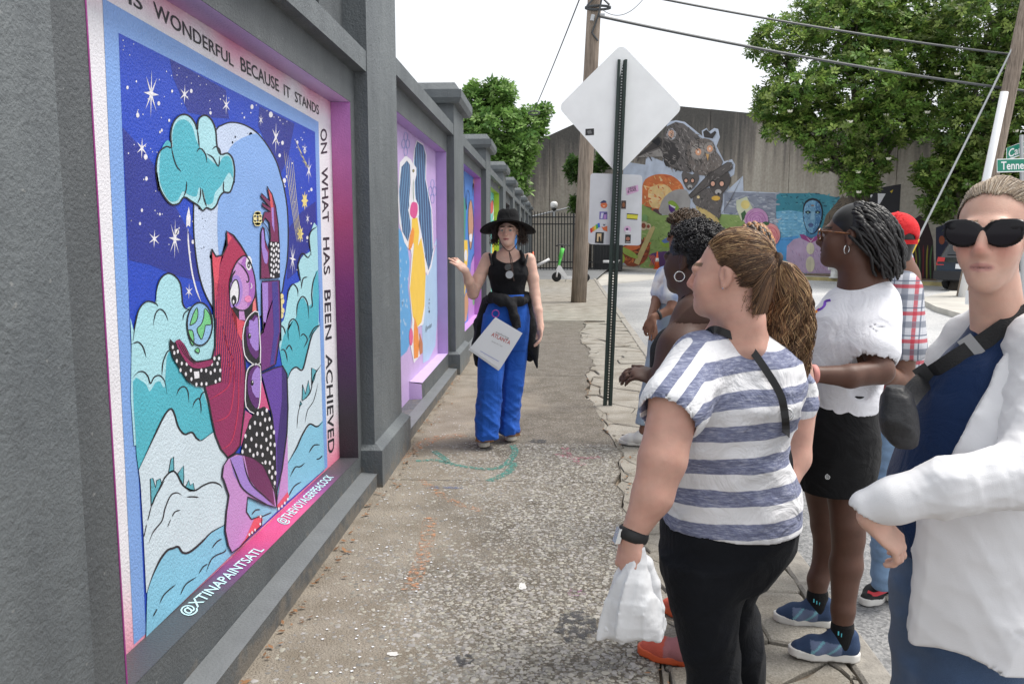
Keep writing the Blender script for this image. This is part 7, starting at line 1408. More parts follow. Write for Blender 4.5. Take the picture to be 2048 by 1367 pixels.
S.chain([J(1430, 1100, 2.25), J(1415, 1230, 2.2), J(1436, 1500, 2.2)], [.06, .05, .035], .02); S.chain([J(1480, 1100, 2.34), J(1470, 1230, 2.37), J(1490, 1500, 2.37)], [.06, .045, .035], .02)
body_obj(W, S, SK_P, .006, hd, (.42, .2, .17), (.18, .11, .07), .2, 'skin_rosy')
S = SDF()
loft_px(S, 1455, [(655, 1428, 1512, 2.25, .075), (668, 1408, 1535, 2.26, .095), (690, 1372, 1572, 2.27, .125), (720, 1330, 1600, 2.27, .15), (770, 1294, 1612, 2.27, .172), (800, 1280, 1606, 2.27, .18), (850, 1286, 1582, 2.27, .175), (900, 1300, 1574, 2.27, .17), (950, 1314, 1586, 2.28, .175), (1000, 1322, 1601, 2.28, .182), (1040, 1322, 1603, 2.28, .186)], .02, 2.3)
s0_, s1_ = J(1400, 722, 2.16), J(1350, 812, 2.045); ad = nrm(s1_-s0_); S.cone(s0_, s1_, .080, .085, .07); S.cone(s1_-ad*.016, s1_+ad*.004, .089, .088, .004); S.cone(s1_-ad*.05, s1_+ad*.16, .0705, .0745, .003, 's'); S.cone(J(1466, 640, 2.24), J(1470, 668, 2.25), .075, .062, .01, 's'); S.cone(J(1582, 790, 2.5), J(1592, 960, 2.52), .06, .06, .01, 's')
S.cone(J(1560, 725, 2.45), J(1590, 800, 2.52), .07, .072, .03)
fa, fb = folds(31, .014, 24, (.8, .8, 1.3)), folds(32, .007, 60, (.7, .7, 1.4), 9)
smk = axmask(s0_, s1_, .10, .16, .12); zh_ = rows(1455, [(1040, 1322, 1603, 2.28, .1)])[0][0][0]
uS, vS = view(1440); u0_ = J(1412, 720, 2.2) @ uS
def phase(V): q_ = np.maximum(u0_-V @ uS, 0)*np.clip((V[:, 2]-J(1350, 880, 2.05)[2])/.08, 0, 1)*np.clip((J(1400, 800, 2.13)-V) @ vS/.05+.5, 0, 1); P = (V[:, 2]+.012*np.sin(V[:, 0]*7)+q_*1.25)/.088; return np.stack([P*.01, P*0, P*0, P*0+1], 1)
def stripem(t, N, L, p):
    a = N.new('ShaderNodeAttribute'); a.attribute_name = 'Col'; sp = N.new('ShaderNodeSeparateColor'); L.new(a.outputs['Color'], sp.inputs[0])
    tc = N.new('ShaderNodeTexCoord'); wv = noise(N, L, tc.outputs['Object'], 14, 3); m1_ = N.new('ShaderNodeMath'); m1_.operation = 'MULTIPLY_ADD'; L.new(sp.outputs[0], m1_.inputs[0]); m1_.inputs[1].default_value = 100; L.new(mapr(N, L, wv, 0, 1, -.07, .07), m1_.inputs[2])
    fr = N.new('ShaderNodeMath'); fr.operation = 'FRACT'; L.new(m1_.outputs[0], fr.inputs[0]); pg = N.new('ShaderNodeMath'); pg.operation = 'PINGPONG'; L.new(fr.outputs[0], pg.inputs[0]); pg.inputs[1].default_value = .5
    st = mapr(N, L, pg.outputs[0], .235, .255, 0.0, 1.0)
    mp = N.new('ShaderNodeMapping'); mp.inputs['Scale'].default_value = (40, 40, 260); L.new(tc.outputs['Object'], mp.inputs[0]); hn = noise(N, L, mp.outputs[0], 1, 4, .7)
    c = ramp(N, L, hn, [(.3, (.10, .11, .19)), (.5, (.19, .21, .32)), (.72, (.45, .47, .58))]); c2 = mixc(N, L, st, c, (.78, .78, .80)); L.new(c2, p.inputs['Base Color']); cw = N.new('ShaderNodeTexNoise'); cw.inputs['Scale'].default_value = 9; cw.inputs['Detail'].default_value = 5; cw.inputs['Distortion'].default_value = 1.6; L.new(tc.outputs['Object'], cw.inputs['Vector']); bumpn(N, L, p, cw.outputs['Fac'], .03, .6); p.inputs['Sheen Weight'].default_value = .03
tee = garment(W, 'striped_shirt', S, node_mat('striped_jersey', stripem, .85), .0065, lambda X, Y, Z: (fa(X, Y, Z)*np.clip((1.42-Z)*2.5, .15, 1)+fb(X, Y, Z)*.6)*np.clip((Z-zh_)/.1, .12, 1)*smk(X, Y, Z), phase)
S = SDF(); loft_px(S, 1455, [(1010, 1326, 1598, 2.28, .175), (1050, 1318, 1597, 2.28, .18), (1090, 1317, 1584, 2.28, .18), (1120, 1320, 1562, 2.28, .17), (1150, 1326, 1540, 2.28, .15)], .03)
loft_px(S, 1410, [(1110, 1319, 1500, 2.22, .125), (1225, 1341, 1478, 2.2, .105), (1300, 1362, 1480, 2.2, .095), (1367, 1376, 1486, 2.2, .088), (1560, 1392, 1482, 2.2, .08), (1700, 1388, 1490, 2.2, .08)], .03); loft_px(S, 1490, [(1110, 1430, 1560, 2.37, .12), (1190, 1420, 1508, 2.37, .105), (1270, 1436, 1530, 2.37, .095), (1345, 1448, 1532, 2.37, .088), (1560, 1455, 1528, 2.37, .08)], .012)
garment(W, 'jeans', S, cloth('black_denim_smooth', (.008, .009, .012), .8), .0085, folds(41, .008, 26, (1, 1, 1.2)))
for hx, hy, tx, ty in ((1, 0, 0, 0),):
    a = J(1440, 1600, 2.2); shoe(W, (a[0]+.1, 2.22), (a[0]-.16, 2.17), cloth('black_shoe', (.02, .02, .02), .6), mat('white_sole', (.7, .7, .7), .5), .007); a = J(1495, 1560, 2.38); shoe(W, (a[0]+.1, 2.42), (a[0]-.15, 2.37), cloth('black_shoe', (.02, .02, .02), .6), mat('white_sole', (.7, .7, .7)), .007)
tb = bvh(tee); P_ = hits([tb], [(1424, 666), (1440, 669), (1468, 680), (1496, 699), (1525, 736), (1553, 783), (1562, 815), (1566, 850)], .011); P_ = np.concatenate([[J(1412, 668, 2.19)], P_, [J(1572, 885, 2.24), J(1578, 915, 2.3), J(1580, 935, 2.34)]])
cs_ = thing('crossbody_strap', tuple(P_[4]), 'thin black crossbody strap over the back of the striped T-shirt', 'strap'); ribbon('webbing', P_, .019, .004, mat('black_leather', (.012, .012, .013), .5), cs_)
bk = hits([tb], [(1568, 826)], .012); torus('buckle', bk[0], CAM-bk[0], .014, .0028, mat('silver', (.7, .7, .7), .25, metal=1), cs_, 16, 6)
# hair drawn back into a ponytail
r = np.random.default_rng(8); tie = hd.w(0, -.112, .052); pal = np.array([(.085, .042, .02), (.25, .135, .065), (.50, .33, .17)])
pulled(hd, W, 7000, (0, -.112, .052), pal, [.4, .38, .22], 8, .0012, dark_low=.75)
def nape(hd, tie_l, n, m_, r):
    x = r.uniform(-.058, .058, n); z = r.uniform(-.105, -.02, n); p0 = np.stack([x, -.045-.05*np.sqrt(np.clip(1-(x/.075)**2, 0, 1)), z], 1); p1 = np.repeat(np.array([tie_l]), n, 0)+r.normal(0, .004, (n, 3)); pm = np.stack([x*1.0, -.115+0*x, z*.45+.02], 1); t = np.linspace(0, 1, m_)[None, :, None]
    L = (1-t)**2*p0[:, None]+2*t*(1-t)*pm[:, None]+t*t*p1[:, None]; return hd.c+hd.s*(L @ hd.M)
Pn = nape(hd, (0, -.112, .052), 2200, 14, r); hair_mesh('nape_hair', Pn, np.full((2200, 14), .0013), pal[(r.uniform(size=2200) < .2).astype(int)]*r.uniform(.7, 1.2, (2200, 1)), W, M_HAIR, 3)
n, m_ = 3600, 34; t = np.linspace(0, 1, m_); cx = np.interp(t, [0, .08, .25, .5, .8, 1], [1548, 1566, 1580, 1578, 1574, 1566]); cy = np.interp(t, [0, .08, .25, .5, .8, 1], [520, 527, 580, 660, 745, 790]); wd = np.interp(t, [0, .06, .2, .5, .8, 1], [8, 18, 34, 42, 32, 16]); wd = wd*1.0
off = r.normal(size=(n, 2)); off /= np.maximum(np.linalg.norm(off, axis=1)/1.0, 1)[:, None]; off *= r.uniform(.2, 1, (n, 1))**.4/np.maximum(np.linalg.norm(off, axis=1), .3)[:, None]; L_ = r.uniform(.72, 1.04, n)
P = np.zeros((n, m_, 3)); u, v = view(1560)
ctr = np.array([J(x, y, 2.27-.015*k_) for x, y, k_ in zip(cx, cy, t)]); wm = wd*2.27/F
for i in range(n):
    tq = t*L_[i]; c_ = np.stack([np.interp(tq, t, ctr[:, j]) for j in range(3)], 1); w_ = np.interp(tq, t, wm); ph = r.uniform(0, 6.28, 2); fq = r.uniform(3.2, 5.5)
    gph = 5*off[i, 0]+4*off[i, 1]; wv = .013*np.sin(6.28*fq*.85*tq+gph)*np.clip(tq*3, 0, 1)+.006*np.sin(6.28*fq*tq+ph[0])*tq; wv2 = .011*np.cos(6.28*4*tq+gph+ph[1]*.3)*tq
    P[i] = c_+np.outer(off[i, 0]*w_+wv, u)+np.outer(off[i, 1]*w_*.7+wv2, v)
shade = r.choice(3, n, p=[.33, .42, .25]); hair_mesh('ponytail', P, np.full((n, m_), .0013)*np.linspace(1, .5, m_), pal[shade]*r.uniform(.65, 1.3, (n, 1)), W, M_HAIR, 3)
torus('hair_tie', J(1551, 522, 2.265), J(1566, 530, 2.27)-J(1545, 518, 2.26), .019, .007, mat('hair_elastic', (.04, .025, .018), .8), W)
n, m_ = 70, 12; st = np.array([hd.w(*(q)) for q in np.stack([r.choice([-1, 1], n)*r.uniform(.02, .055, n), r.uniform(-.09, -.05, n), r.uniform(-.09, -.04, n)], 1)]); t = np.linspace(0, 1, m_)[None, :, None]
dv = r.normal(0, .012, (n, 1, 3))+np.array([0, 0, -.03]); hair_mesh('loose_hair', st[:, None]+dv*t+.006*np.sin(6*t+r.uniform(0, 6, (n, 1, 1))), np.full((n, m_), .0006), pal[r.choice(2, n)], W, M_HAIR)
ea = hd.w(-.076 if hd.r[1] > 0 else .076, -.004, -.036); mesh('ear_stud', *(lambda b: (b.V, b.F))(MB().lathe([(.001, -.003), (.003, 0), (.001, .003)], ea+nrm(CAM-ea)*.006, nrm(CAM-ea), 8)), mat('silver', (.7, .7, .7), .25, metal=1), W)
wr = J(1266, 1068, 1.975); wx = nrm(J(1255, 1122, 1.96)-J(1290, 1010, 1.98)); wt = torus('watch', wr, wx, .0335, .006, mat('black_rubber', (.012, .012, .013), .6), W, 28, 8, .015); MB().box(-.003, .003, -.016, .016, -.02, .02).V
wc = wr+nrm(np.array([-1, -.15, 0]))*.037; b = MB(); ex, ey, ez = nrm(np.cross(wx, [-1, -.15, 0])), nrm([-1, -.15, 0]), wx; b.hexa([wc+ex*a*.016+ez*c*.019+ey*d*.006 for d in (-1, 1) for a, c in ((-1, -1), (1, -1), (1, 1), (-1, 1))]); b.build('watch_case', mat('silver', (.7, .7, .7), .25, metal=1), wt)
# the bag in her hand
bag = thing('plastic_bag', tuple(J(1262, 1260, 1.97)), 'crumpled white plastic bag hanging from the hand of the person in stripes', 'bag')
S = SDF(); loft_px(S, 1262, [(1098, 1262, 1284, 1.965, .014), (1125, 1248, 1290, 1.965, .028), (1150, 1231, 1302, 1.965, .045), (1200, 1217, 1312, 1.965, .055), (1240, 1210, 1322, 1.965, .052), (1262, 1204, 1322, 1.965, .045), (1272, 1203, 1314, 1.965, .03)], .01, 2.6)
fq1, fq2 = folds(51, .016, 34, (1.5, 1.5, .5), 7), folds(52, .003, 80, (1, 1, 1), 9); garment(bag, 'bag_body', S, mat('white_film', (.80, .81, .83), .35, trans=.1, bump=(45, .12, 4), spec=.5, wr=(9, .15)), .004, lambda X, Y, Z: fq1(X, Y, Z)+fq2(X, Y, Z))
S = SDF(); S.chain([J(1276, 1100, 1.96), J(1292, 1125, 1.962), J(1306, 1165, 1.965)], [.008, .016, .018], .01); S.cone(J(1306, 1165, 1.965), J(1322, 1215, 1.965), .016, .008, .01); S.chain([J(1322, 1230, 1.965), J(1260, 1262, 1.965), J(1215, 1255, 1.965)], .006, .006); S.chain([J(1215, 1255, 1.965), J(1205, 1266, 1.965), J(1196, 1270, 1.965)], [.018, .008, .003], .01); S.cone(J(1322, 1215, 1.965), J(1324, 1260, 1.965), .008, .006, .01); garment(bag, 'bag_handle', S, mat('white_film', (.80, .81, .83)), .004, None)
# ================================================================ the woman with dark sunglasses and a white cardigan
DR = 1.82
R_ = person('person in dark sunglasses, navy top, white cardigan and jeans turning to look over', (onY(1950, 1000, DR)[0], DR, 0))
SK_R = (.61, .385, .30)
hd = Head(J(1990, 468, 1.8), 1985, -.22, -1, -.02, .985)
S = SDF(); hd.build(S, nk=.042, plump=-.009); S.cone(hd.w(0, -.03, -.12), J(2008, 690, 1.88), .042, .055, .04)
loft_px(S, 2000, [(642, 1975, 2045, 1.88, .045), (665, 1945, 2075, 1.87, .075), (700, 1912, 2095, 1.87, .105), (760, 1875, 2100, 1.87, .12), (900, 1850, 2090, 1.87, .1), (1100, 1850, 2090, 1.87, .1)], .04)
S.chain([J(2080, 720, 1.78), J(2075, 945, 1.61), J(1900, 970, 1.60), J(1790, 1002, 1.61), J(1742, 1030, 1.625)], [.05, .044, .038, .03, .026], .02); w0 = J(1742, 1036, 1.625); hand(S, w0, J(1785, 1088, 1.62)-J(1740, 1044, 1.625), (.45, .1, -.75), 1, (.55, .8, .6), .02, .88, (.75, .4, .4))
S.chain([J(1880, 1100, 1.9), J(1835, 1300, 1.94), J(1845, 1700, 1.95)], [.06, .03, .03], .02); S.chain([J(1980, 1100, 1.88), J(1950, 1300, 1.86), J(1935, 1700, 1.84)], [.06, .04, .03], .02)
body_obj(R_, S, SK_R, .0048, hd, (.50, .25, .22), (.25, .17, .11), .2, 'skin_fair', None, .30)
S = SDF(); rt_ = [(640, 1945, 2080, 1.87, .08), (680, 1915, 2095, 1.87, .12), (730, 1868, 2110, 1.87, .142), (800, 1828, 2115, 1.87, .16), (880, 1795, 2115, 1.87, .168), (960, 1770, 2110, 1.87, .17), (1040, 1764, 2105, 1.87, .172), (1100, 1772, 2105, 1.87, .172)]
loft_px(S, 1960, rt_, .02); S.ell(J(1968, 655, 1.72), (.085, .13, .085), .012, 's'); S.ell(J(1945, 700, 1.70), (.05, .10, .06), .02, 's')
navy = garment(R_, 'navy_top', S, cloth('navy_jersey', (.006, .022, .075), .6, sheen=.1), .007, folds(61, .006, 26))
S = SDF(); loft_px(S, 1985, [(628, 1990, 2095, 1.86, .09), (680, 1925, 2110, 1.86, .138), (730, 1880, 2125, 1.86, .158), (800, 1815, 2130, 1.86, .182), (880, 1782, 2130, 1.86, .194), (1000, 1755, 2130, 1.86, .20), (1100, 1755, 2135, 1.86, .205), (1243, 1765, 2140, 1.86, .21)], .02)
pa, pb2, pc = J(2046, 634, 1.7), J(1838, 1031, 1.7), J(1838, 1031, 2.1); nn = nrm(np.cross(pb2-pa, pc-pa)); nn = nn if nn[0] < 0 else -nn
dd0 = J(1824, 1250, 1.7)
S.add(lambda X, Y, Z: np.maximum(-((X-pa[0])*nn[0]+(Y-pa[1])*nn[1]+(Z-pa[2])*nn[2]), (-Z+J(1838, 1031, 1.7)[2])*1.0)*1.0, (.2, 1.2, .4), (2.2, 2.6, 1.6), .006, 's')
e0, e1 = J(1840, 1031, 1.69), J(1824, 1243, 1.69); uu, _ = view(1835); S.add(lambda X, Y, Z: np.maximum((X-(e0[0]+(e1[0]-e0[0])*(e0[2]-Z)/(e0[2]-e1[2])))*uu[0]+(Y-e0[1])*uu[1], Z-e0[2]-.002), (.2, 1.2, .2), (1.6, 2.6, e0[2]), .006, 's')
SV = SDF(); SV.chain([J(2090, 690, 1.74), J(2095, 830, 1.68), J(2070, 945, 1.6)], [.075, .075, .07], .04); SV.chain([J(2070, 945, 1.6), J(1900, 970, 1.59), J(1790, 1000, 1.605), J(1736, 1014, 1.625)], [.068, .056, .043, .037], .02); SV.cone(J(1755, 1020, 1.62), J(1690, 1046, 1.63), .0275, .031, .003, 's')
fw1, fw2 = folds(62, .024, 15, (1.2, 1.2, .22), 6), folds(63, .006, 46); card = garment(R_, 'cardigan', S, cloth('white_fine_knit', (.72, .72, .74), .85, (600, .15, 2), (5, .04), wr=(5, .12)), .0075, lambda X, Y, Z: fw1(X, Y, Z)*np.clip((1.45-Z)*1.6, .25, 1)+fw2(X, Y, Z)*.8)
sv1, sv2 = folds(67, .006, 30), folds(68, .005, 70, (1.2, .6, 1.2)); cuff = J(1736, 1014, 1.625); SV.warp = lambda X, Y, Z: (sv1(X, Y, Z)+sv2(X, Y, Z)*.8)*np.clip((np.sqrt((X-cuff[0])**2+(Y-cuff[1])**2+(Z-cuff[2])**2)-.06)*14, 0, 1); V, Q = SV.mesh(.0045); mesh('sleeve', V, Q, cloth('white_fine_knit', (.74, .74, .76)), card, smooth=True)
S = SDF(); S.chain([J(1956, 628, 1.97), J(1925, 668, 2.0), J(1893, 715, 2.02), J(1870, 760, 2.03)], [.022, .038, .042, .03], .02); garment(R_, 'cardigan_lapel', S, cloth('white_fine_knit', (.74, .74, .76)), .007, folds(64, .004, 40))
S = SDF(); loft_px(S, 1940, [(1085, 1778, 2100, 1.88, .15), (1150, 1780, 2110, 1.88, .15), (1220, 1782, 2100, 1.88, .12)], .04); loft_px(S, 1830, [(1150, 1780, 1940, 1.9, .11), (1250, 1778, 1900, 1.92, .095), (1340, 1780, 1880, 1.94, .085), (1700, 1800, 1880, 1.95, .07)], .03); loft_px(S, 1950, [(1150, 1850, 2110, 1.88, .13), (1250, 1830, 2080, 1.86, .115), (1367, 1820, 2050, 1.84, .105), (1750, 1850, 2010, 1.84, .08)], .02)
jm = mat('blue_denim', (.045, .085, .17), .85, bump=(500, .5, 3), var=(9, .32), sheen=.2); garment(R_, 'jeans', S, jm, .009, folds(65, .007, 28, (1, 1, 1.2)))
a = J(1840, 1750, 1.95); shoe(R_, (a[0]+.08, 1.98), (a[0]-.16, 1.93), cloth('black_shoe', (.02, .02, .02)), mat('white_sole', (.7, .7, .7)), .008, -.13); a = J(1930, 1850, 1.75); shoe(R_, (a[0]+.08, 1.78), (a[0]-.16, 1.73), cloth('black_shoe', (.02, .02, .02)), mat('white_sole', (.7, .7, .7)), .008, -.13)
# sunglasses
gm = mat('glossy_black_acetate', (.006, .005, .007), .2, spec=.3); sgl = None
S = SDF()
for q in (-1, 1):
    S.ell(hd.w(q*.0365, .1035-.004, .003), np.array([.039, .006, .0295])*hd.s, .004, 'u', hd.M); S.ell(hd.w(q*.058, .097, .02), np.array([.018, .006, .011])*hd.s, .008, 'u', hd.M); S.chain([hd.w(q*.069, .09, .012), hd.w(q*.079, .05, .008), hd.w(q*.081, 0, .006)], .0045, .004)
V, Q = S.mesh(.0028); sgl = mesh('sunglasses', V, Q, gm, R_, smooth=True)
for q in (-1, 1):
    b = MB(); a_ = np.linspace(0, 6.28, 25)[:-1]; V = [hd.w(q*.0375, .1066, .002)]+[hd.w(q*.0375+.0315*math.cos(t), .1058-.0016*abs(math.cos(t)), .002+.0225*math.sin(t)+.003*q*math.cos(t)) for t in a_]; b.add(V, [(0, i+1, (i+1) % 24+1) for i in range(24)]); b.build('lens', mat('smoke_lens', (.008, .006, .010), .08, spec=.25), sgl, smooth=True)
# hair pulled back
r = np.random.default_rng(18)
pulled(hd, R_, 6000, (0, -.11, .02), [(.17, .115, .07), (.33, .25, .17), (.5, .42, .33)], [.35, .4, .25], 19, .0010, fl=.03)
# crossbody bag
cb_ = thing('crossbody_bag', tuple(J(1800, 830, 1.66)), 'black zipped crossbody bag on a wide webbing strap over the navy top', 'bag'); M_WEB = mat('black_webbing', (.012, .012, .013), .7, bump=(300, .4, 2))
tr = [bvh(navy), bvh(card)]; P_ = hits(tr, [(2046, 640), (2010, 660), (1975, 684), (1945, 703), (1915, 722), (1885, 742), (1855, 762), (1838, 776)], .006)
ribbon('strap', np.concatenate([[P_[0]+(P_[0]-P_[1])*2], P_, [J(1812, 800, 1.68)]]), .042, .004, M_WEB, cb_)
S = SDF(); loft_px(S, 1800, [(772, 1772, 1808, 1.665, .018), (790, 1763, 1826, 1.665, .032), (830, 1757, 1836, 1.66, .04), (865, 1762, 1840, 1.66, .04), (886, 1778, 1836, 1.66, .03), (896, 1792, 1826, 1.66, .018)], .01, 2.6); fq3 = folds(66, .004, 60); S.warp = fq3; V, Q = S.mesh(.004); mesh('pouch', V, Q, mat('black_nylon', (.012, .012, .014), .5, bump=(60, .4, 4)), cb_, smooth=True)
tb = bvh(cb_.children[-1]); zp = hits([tb], [(1775, 782), (1779, 800), (1782, 818), (1784, 828)], .003)
if len(zp) > 2: ribbon('zip', zp, .006, .002, mat('silver', (.7, .7, .7), .25, metal=1), cb_)
for px, py, wv in ((1945, 682, 26), (1860, 755, 30)):
    c_ = hits(tr, [(px, py+18 if px > 1900 else py)], .012)
    if len(c_): c_ = c_[0]; ex = nrm(P_[3]-P_[5]); ey = nrm(CAM-c_); ez = np.cross(ex, ey); b = MB(); b.hexa([c_+ex*a*.016+ez*c*.024+ey*d*.004 for d in (-1, 1) for a, c in ((-1, -1), (1, -1), (1, 1), (-1, 1))]); b.build('buckle', mat('black_plastic', (.015, .015, .016), .3) if px < 1900 else mat('grey_plastic', (.3, .3, .31), .35), cb_)
# ================================================================ the woman in the white T-shirt
DT = 3.1
T_ = person('person in a white T-shirt, black skirt, headband and blue running shoes', (onY(1690, 900, DT)[0], DT, 0)); SK_D = (.105, .05, .033)
hd = Head(J(1703, 471, DT), 1703, -.98, .16, .05, .99)
S = SDF(); hd.build(S, plump=.002); S.cone(hd.w(0, -.035, -.1), J(1728, 575, DT+.02), .055, .07, .04); S.cone(J(1728, 575, DT), J(1690, 800, DT), .09, .1, .03)
S.chain([J(1752, 650, 2.99), J(1752, 690, 2.945), J(1762, 742, 2.9)], [.045, .050, .044], .02); S.chain([J(1762, 742, 2.9), J(1700, 752, 2.86), J(1630, 748, 2.85)], [.044, .04, .027], .015); w0 = J(1630, 748, 2.85); hand(S, w0, J(1600, 750, 2.86)-w0, (0, .3, -1), 1, (.6, .8, .5), .03, .95)
gA, gB = gnd(1716, 1318), gnd(1664, 1250); dA, dB = nrm(gnd(1578, 1308)-gA), nrm(gnd(1550, 1240)-gB); kA, kB = gA+dA*.062+[0, 0, .10], gB+dB*.062+[0, 0, .10]
S.chain([J(1690, 860, 3.05), J(1692, 960, 3.03), J(1696, 1050, 3.0), J(1697, 1075, 3.0), J(1692, 1130, 3.0), kA+[0, 0, .09], kA], [.09, .078, .058, .055, .057, .040, .036], .02); S.chain([J(1650, 860, 3.18), J(1642, 960, 3.22), J(1650, 1050, 3.26), J(1656, 1105, 3.27), kB+[0, 0, .09], kB], [.085, .07, .052, .054, .039, .035], .02)
body_obj(T_, S, SK_D, .006, hd, (.10, .035, .03), (.015, .01, .008), 0, 'skin_deep'); hd.eyes(T_, (.03, .015, .01))
S = SDF(); loft_px(S, 1695, [(545, 1708, 1764, 3.12, .055), (560, 1690, 1778, 3.12, .085), (585, 1655, 1788, 3.12, .12), (630, 1620, 1790, 3.1, .148), (680, 1608, 1780, 3.1, .158), (740, 1605, 1770, 3.1, .155), (790, 1609, 1762, 3.1, .152), (818, 1610, 1756, 3.1, .152)]); S.cone(J(1722, 540, 3.1), J(1722, 556, 3.1), .07, .062, .012, 's')
S.cone(J(1757, 612, 3.04), J(1747, 698, 2.955), .068, .091, .07); a1, a2 = J(1747, 676, 2.965), J(1742, 770, 2.91); S.cone(a1, a2, .068, .080, .004, 's')
tmk = axmask(J(1757, 615, 3.05), J(1747, 698, 2.96), .10, .16, .12); ft, fu = folds(71, .014, 20, (1, 1, .7)), folds(72, .006, 50); tsh = garment(T_, 'white_t_shirt', S, cloth('white_cotton', (.78, .78, .82), .85, (500, .2, 2), (5, .03)), .0075, lambda X, Y, Z: (ft(X, Y, Z)*np.clip((1.4-Z)*2.2, .3, 1)+fu(X, Y, Z)*.7)*np.clip((Z-J(1680, 818, 3.1)[2])/.12, .1, 1)*tmk(X, Y, Z))
tb = bvh(tsh)
for k_, (pts, c_) in enumerate((([(1662, 601), (1652, 604), (1650, 612), (1644, 618), (1636, 622)], (.2, .08, .5)), ([(1640, 618), (1636, 622), (1632, 626)], (.8, .3, .05)))):
    hp = hits([tb], pts, .002)
    if len(hp) > 2: ribbon('printed_logo', hp, .012, .001, mat('print_%d' % k_, c_, .7), tsh)
S = SDF(); loft_px(S, 1680, [(780, 1612, 1752, 3.1, .14), (830, 1600, 1758, 3.1, .158), (880, 1592, 1761, 3.1, .168), (930, 1588, 1757, 3.1, .172), (972, 1590, 1748, 3.1, .172)]); S.cone(J(1692, 985, 3.03), J(1692, 940, 3.04), .085, .08, .01, 's'); S.cone(J(1642, 975, 3.22), J(1644, 930, 3.2), .08, .075, .01, 's')
skt = garment(T_, 'skirt', S, cloth('black_stretch', (.009, .009, .010), .7, (300, .1, 2)), .0075, folds(73, .005, 22)); tb = bvh(skt); a_ = np.linspace(0, 11, 22); hp = hits([tb], [(1656+(1+.42*t)*math.cos(t), 953+(1+.42*t)*math.sin(t)) for t in a_], .002)
if len(hp) > 8: ribbon('spiral_logo', hp, .0022, .0008, M_SW, skt, n=2)
def bluecol(V, p, d, n, heel, L):
    t = ((V-heel) @ d)/L; z = V[:, 2]; c = np.repeat(np.array([(.022, .05, .12)]), len(V), 0); m = (t > .28) & (t < .72) & (z < .075); c[m] = (.13, .17, .28); s_ = (np.abs(((t*9+z*38) % 2.2)-1) < .22) & m; c[s_] = (.18, .42, .50); return c
M_SB = mat('blue_mesh_shoe', attr=True, rough=.75, bump=(500, .4, 2)); ws = mat('white_foam_sole', (.74, .72, .68), .55)
for hx, tx, y_, z_ in ((1716, 1578, 1316, 0), (1664, 1550, 1248, 0)):
    g0, g1_ = gnd(hx, y_+2), gnd(tx, y_-8); so = shoe(T_, g0, g1_, M_SB, ws, .005, 0.0, .088, 'running_shoe', bluecol); d_ = nrm(g1_-g0); MB().tube([g0+d_*.04+[0, 0, .003], g0+d_*.12+[0, 0, .001], g0+d_*.2+[0, 0, .003]], [.012, .012, .012], 8).build('outsole', mat('coral_rubber', (.62, .22, .17), .6), so)
    S = SDF(); S.cone(g0+d_*.062+[0, 0, .06], g0+d_*.061+[0, 0, .128], .043, .0415, .01); V, Q = S.mesh(.006); sk = mesh('sock', V, Q, cloth('black_sock', (.012, .012, .013)), T_, smooth=True)
    for i in range(3): q_ = g0+d_*(.052+.011*i)+[0, 0, .105+.006*i]; vv = nrm(CAM-q_)*.0435; vv[2] = 0; MB().tube([q_+vv-[0, 0, .008], q_+vv+[0, 0, .006]], .0028, 5).build('sock_logo', mat('cyan_print', (.1, .55, .65), .6), sk)
# headband, glasses, hoop, locs
b = MB(); V = []; m_ = 30
for i in range(m_+1):
    t = -1.75+3.5*i/m_
    for k_, (o_, yy) in enumerate(((1.09, .22), (1.115, .08), (1.1, -.10), (1.05, -.1), (1.05, .22))): V.append(scalp(hd, nrm([math.sin(t), yy-.25*abs(math.sin(t))*(.6), math.cos(t)]), o_))
b.add(V, [(5*i+j, 5*i+(j+1) % 5, 5*i+5+(j+1) % 5, 5*i+5+j) for i in range(m_) for j in range(5)]); b.build('headband', cloth('charcoal_band', (.035, .035, .04)), T_, smooth=True)
tor = mat('tortoiseshell', (.16, .06, .02), .2, var=(60, .8), coat=.4); S = SDF()
for q in (-1, 1):
    for k_ in range(12): a0, a1 = 6.283*k_/12, 6.283*(k_+1)/12; S.cone(hd.w(q*.034+.028*math.cos(a0), .106, -.001+.021*math.sin(a0)), hd.w(q*.034+.028*math.cos(a1), .106, -.001+.021*math.sin(a1)), .003, .003, .002)
    S.chain([hd.w(q*.062, .103, .012), hd.w(q*.072, .06, .011), hd.w(q*.078, -.005, .008)], .0034, .003)
S.cone(hd.w(-.008, .108, .004), hd.w(.008, .108, .004), .003, .003, .002); V, Q = S.mesh(.0028); gl = mesh('eyeglasses', V, Q, tor, T_, smooth=True)
sd_ = 1 if (hd.w(.08, 0, 0)-CAM)@nrm(hd.c-CAM) < (hd.w(-.08, 0, 0)-CAM)@nrm(hd.c-CAM) else -1
torus('hoop_earring', hd.w(sd_*.082, -.002, -.050), hd.f*.9+hd.r*.4, .0155, .002, mat('silver', (.7, .7, .7), .25, metal=1), T_)
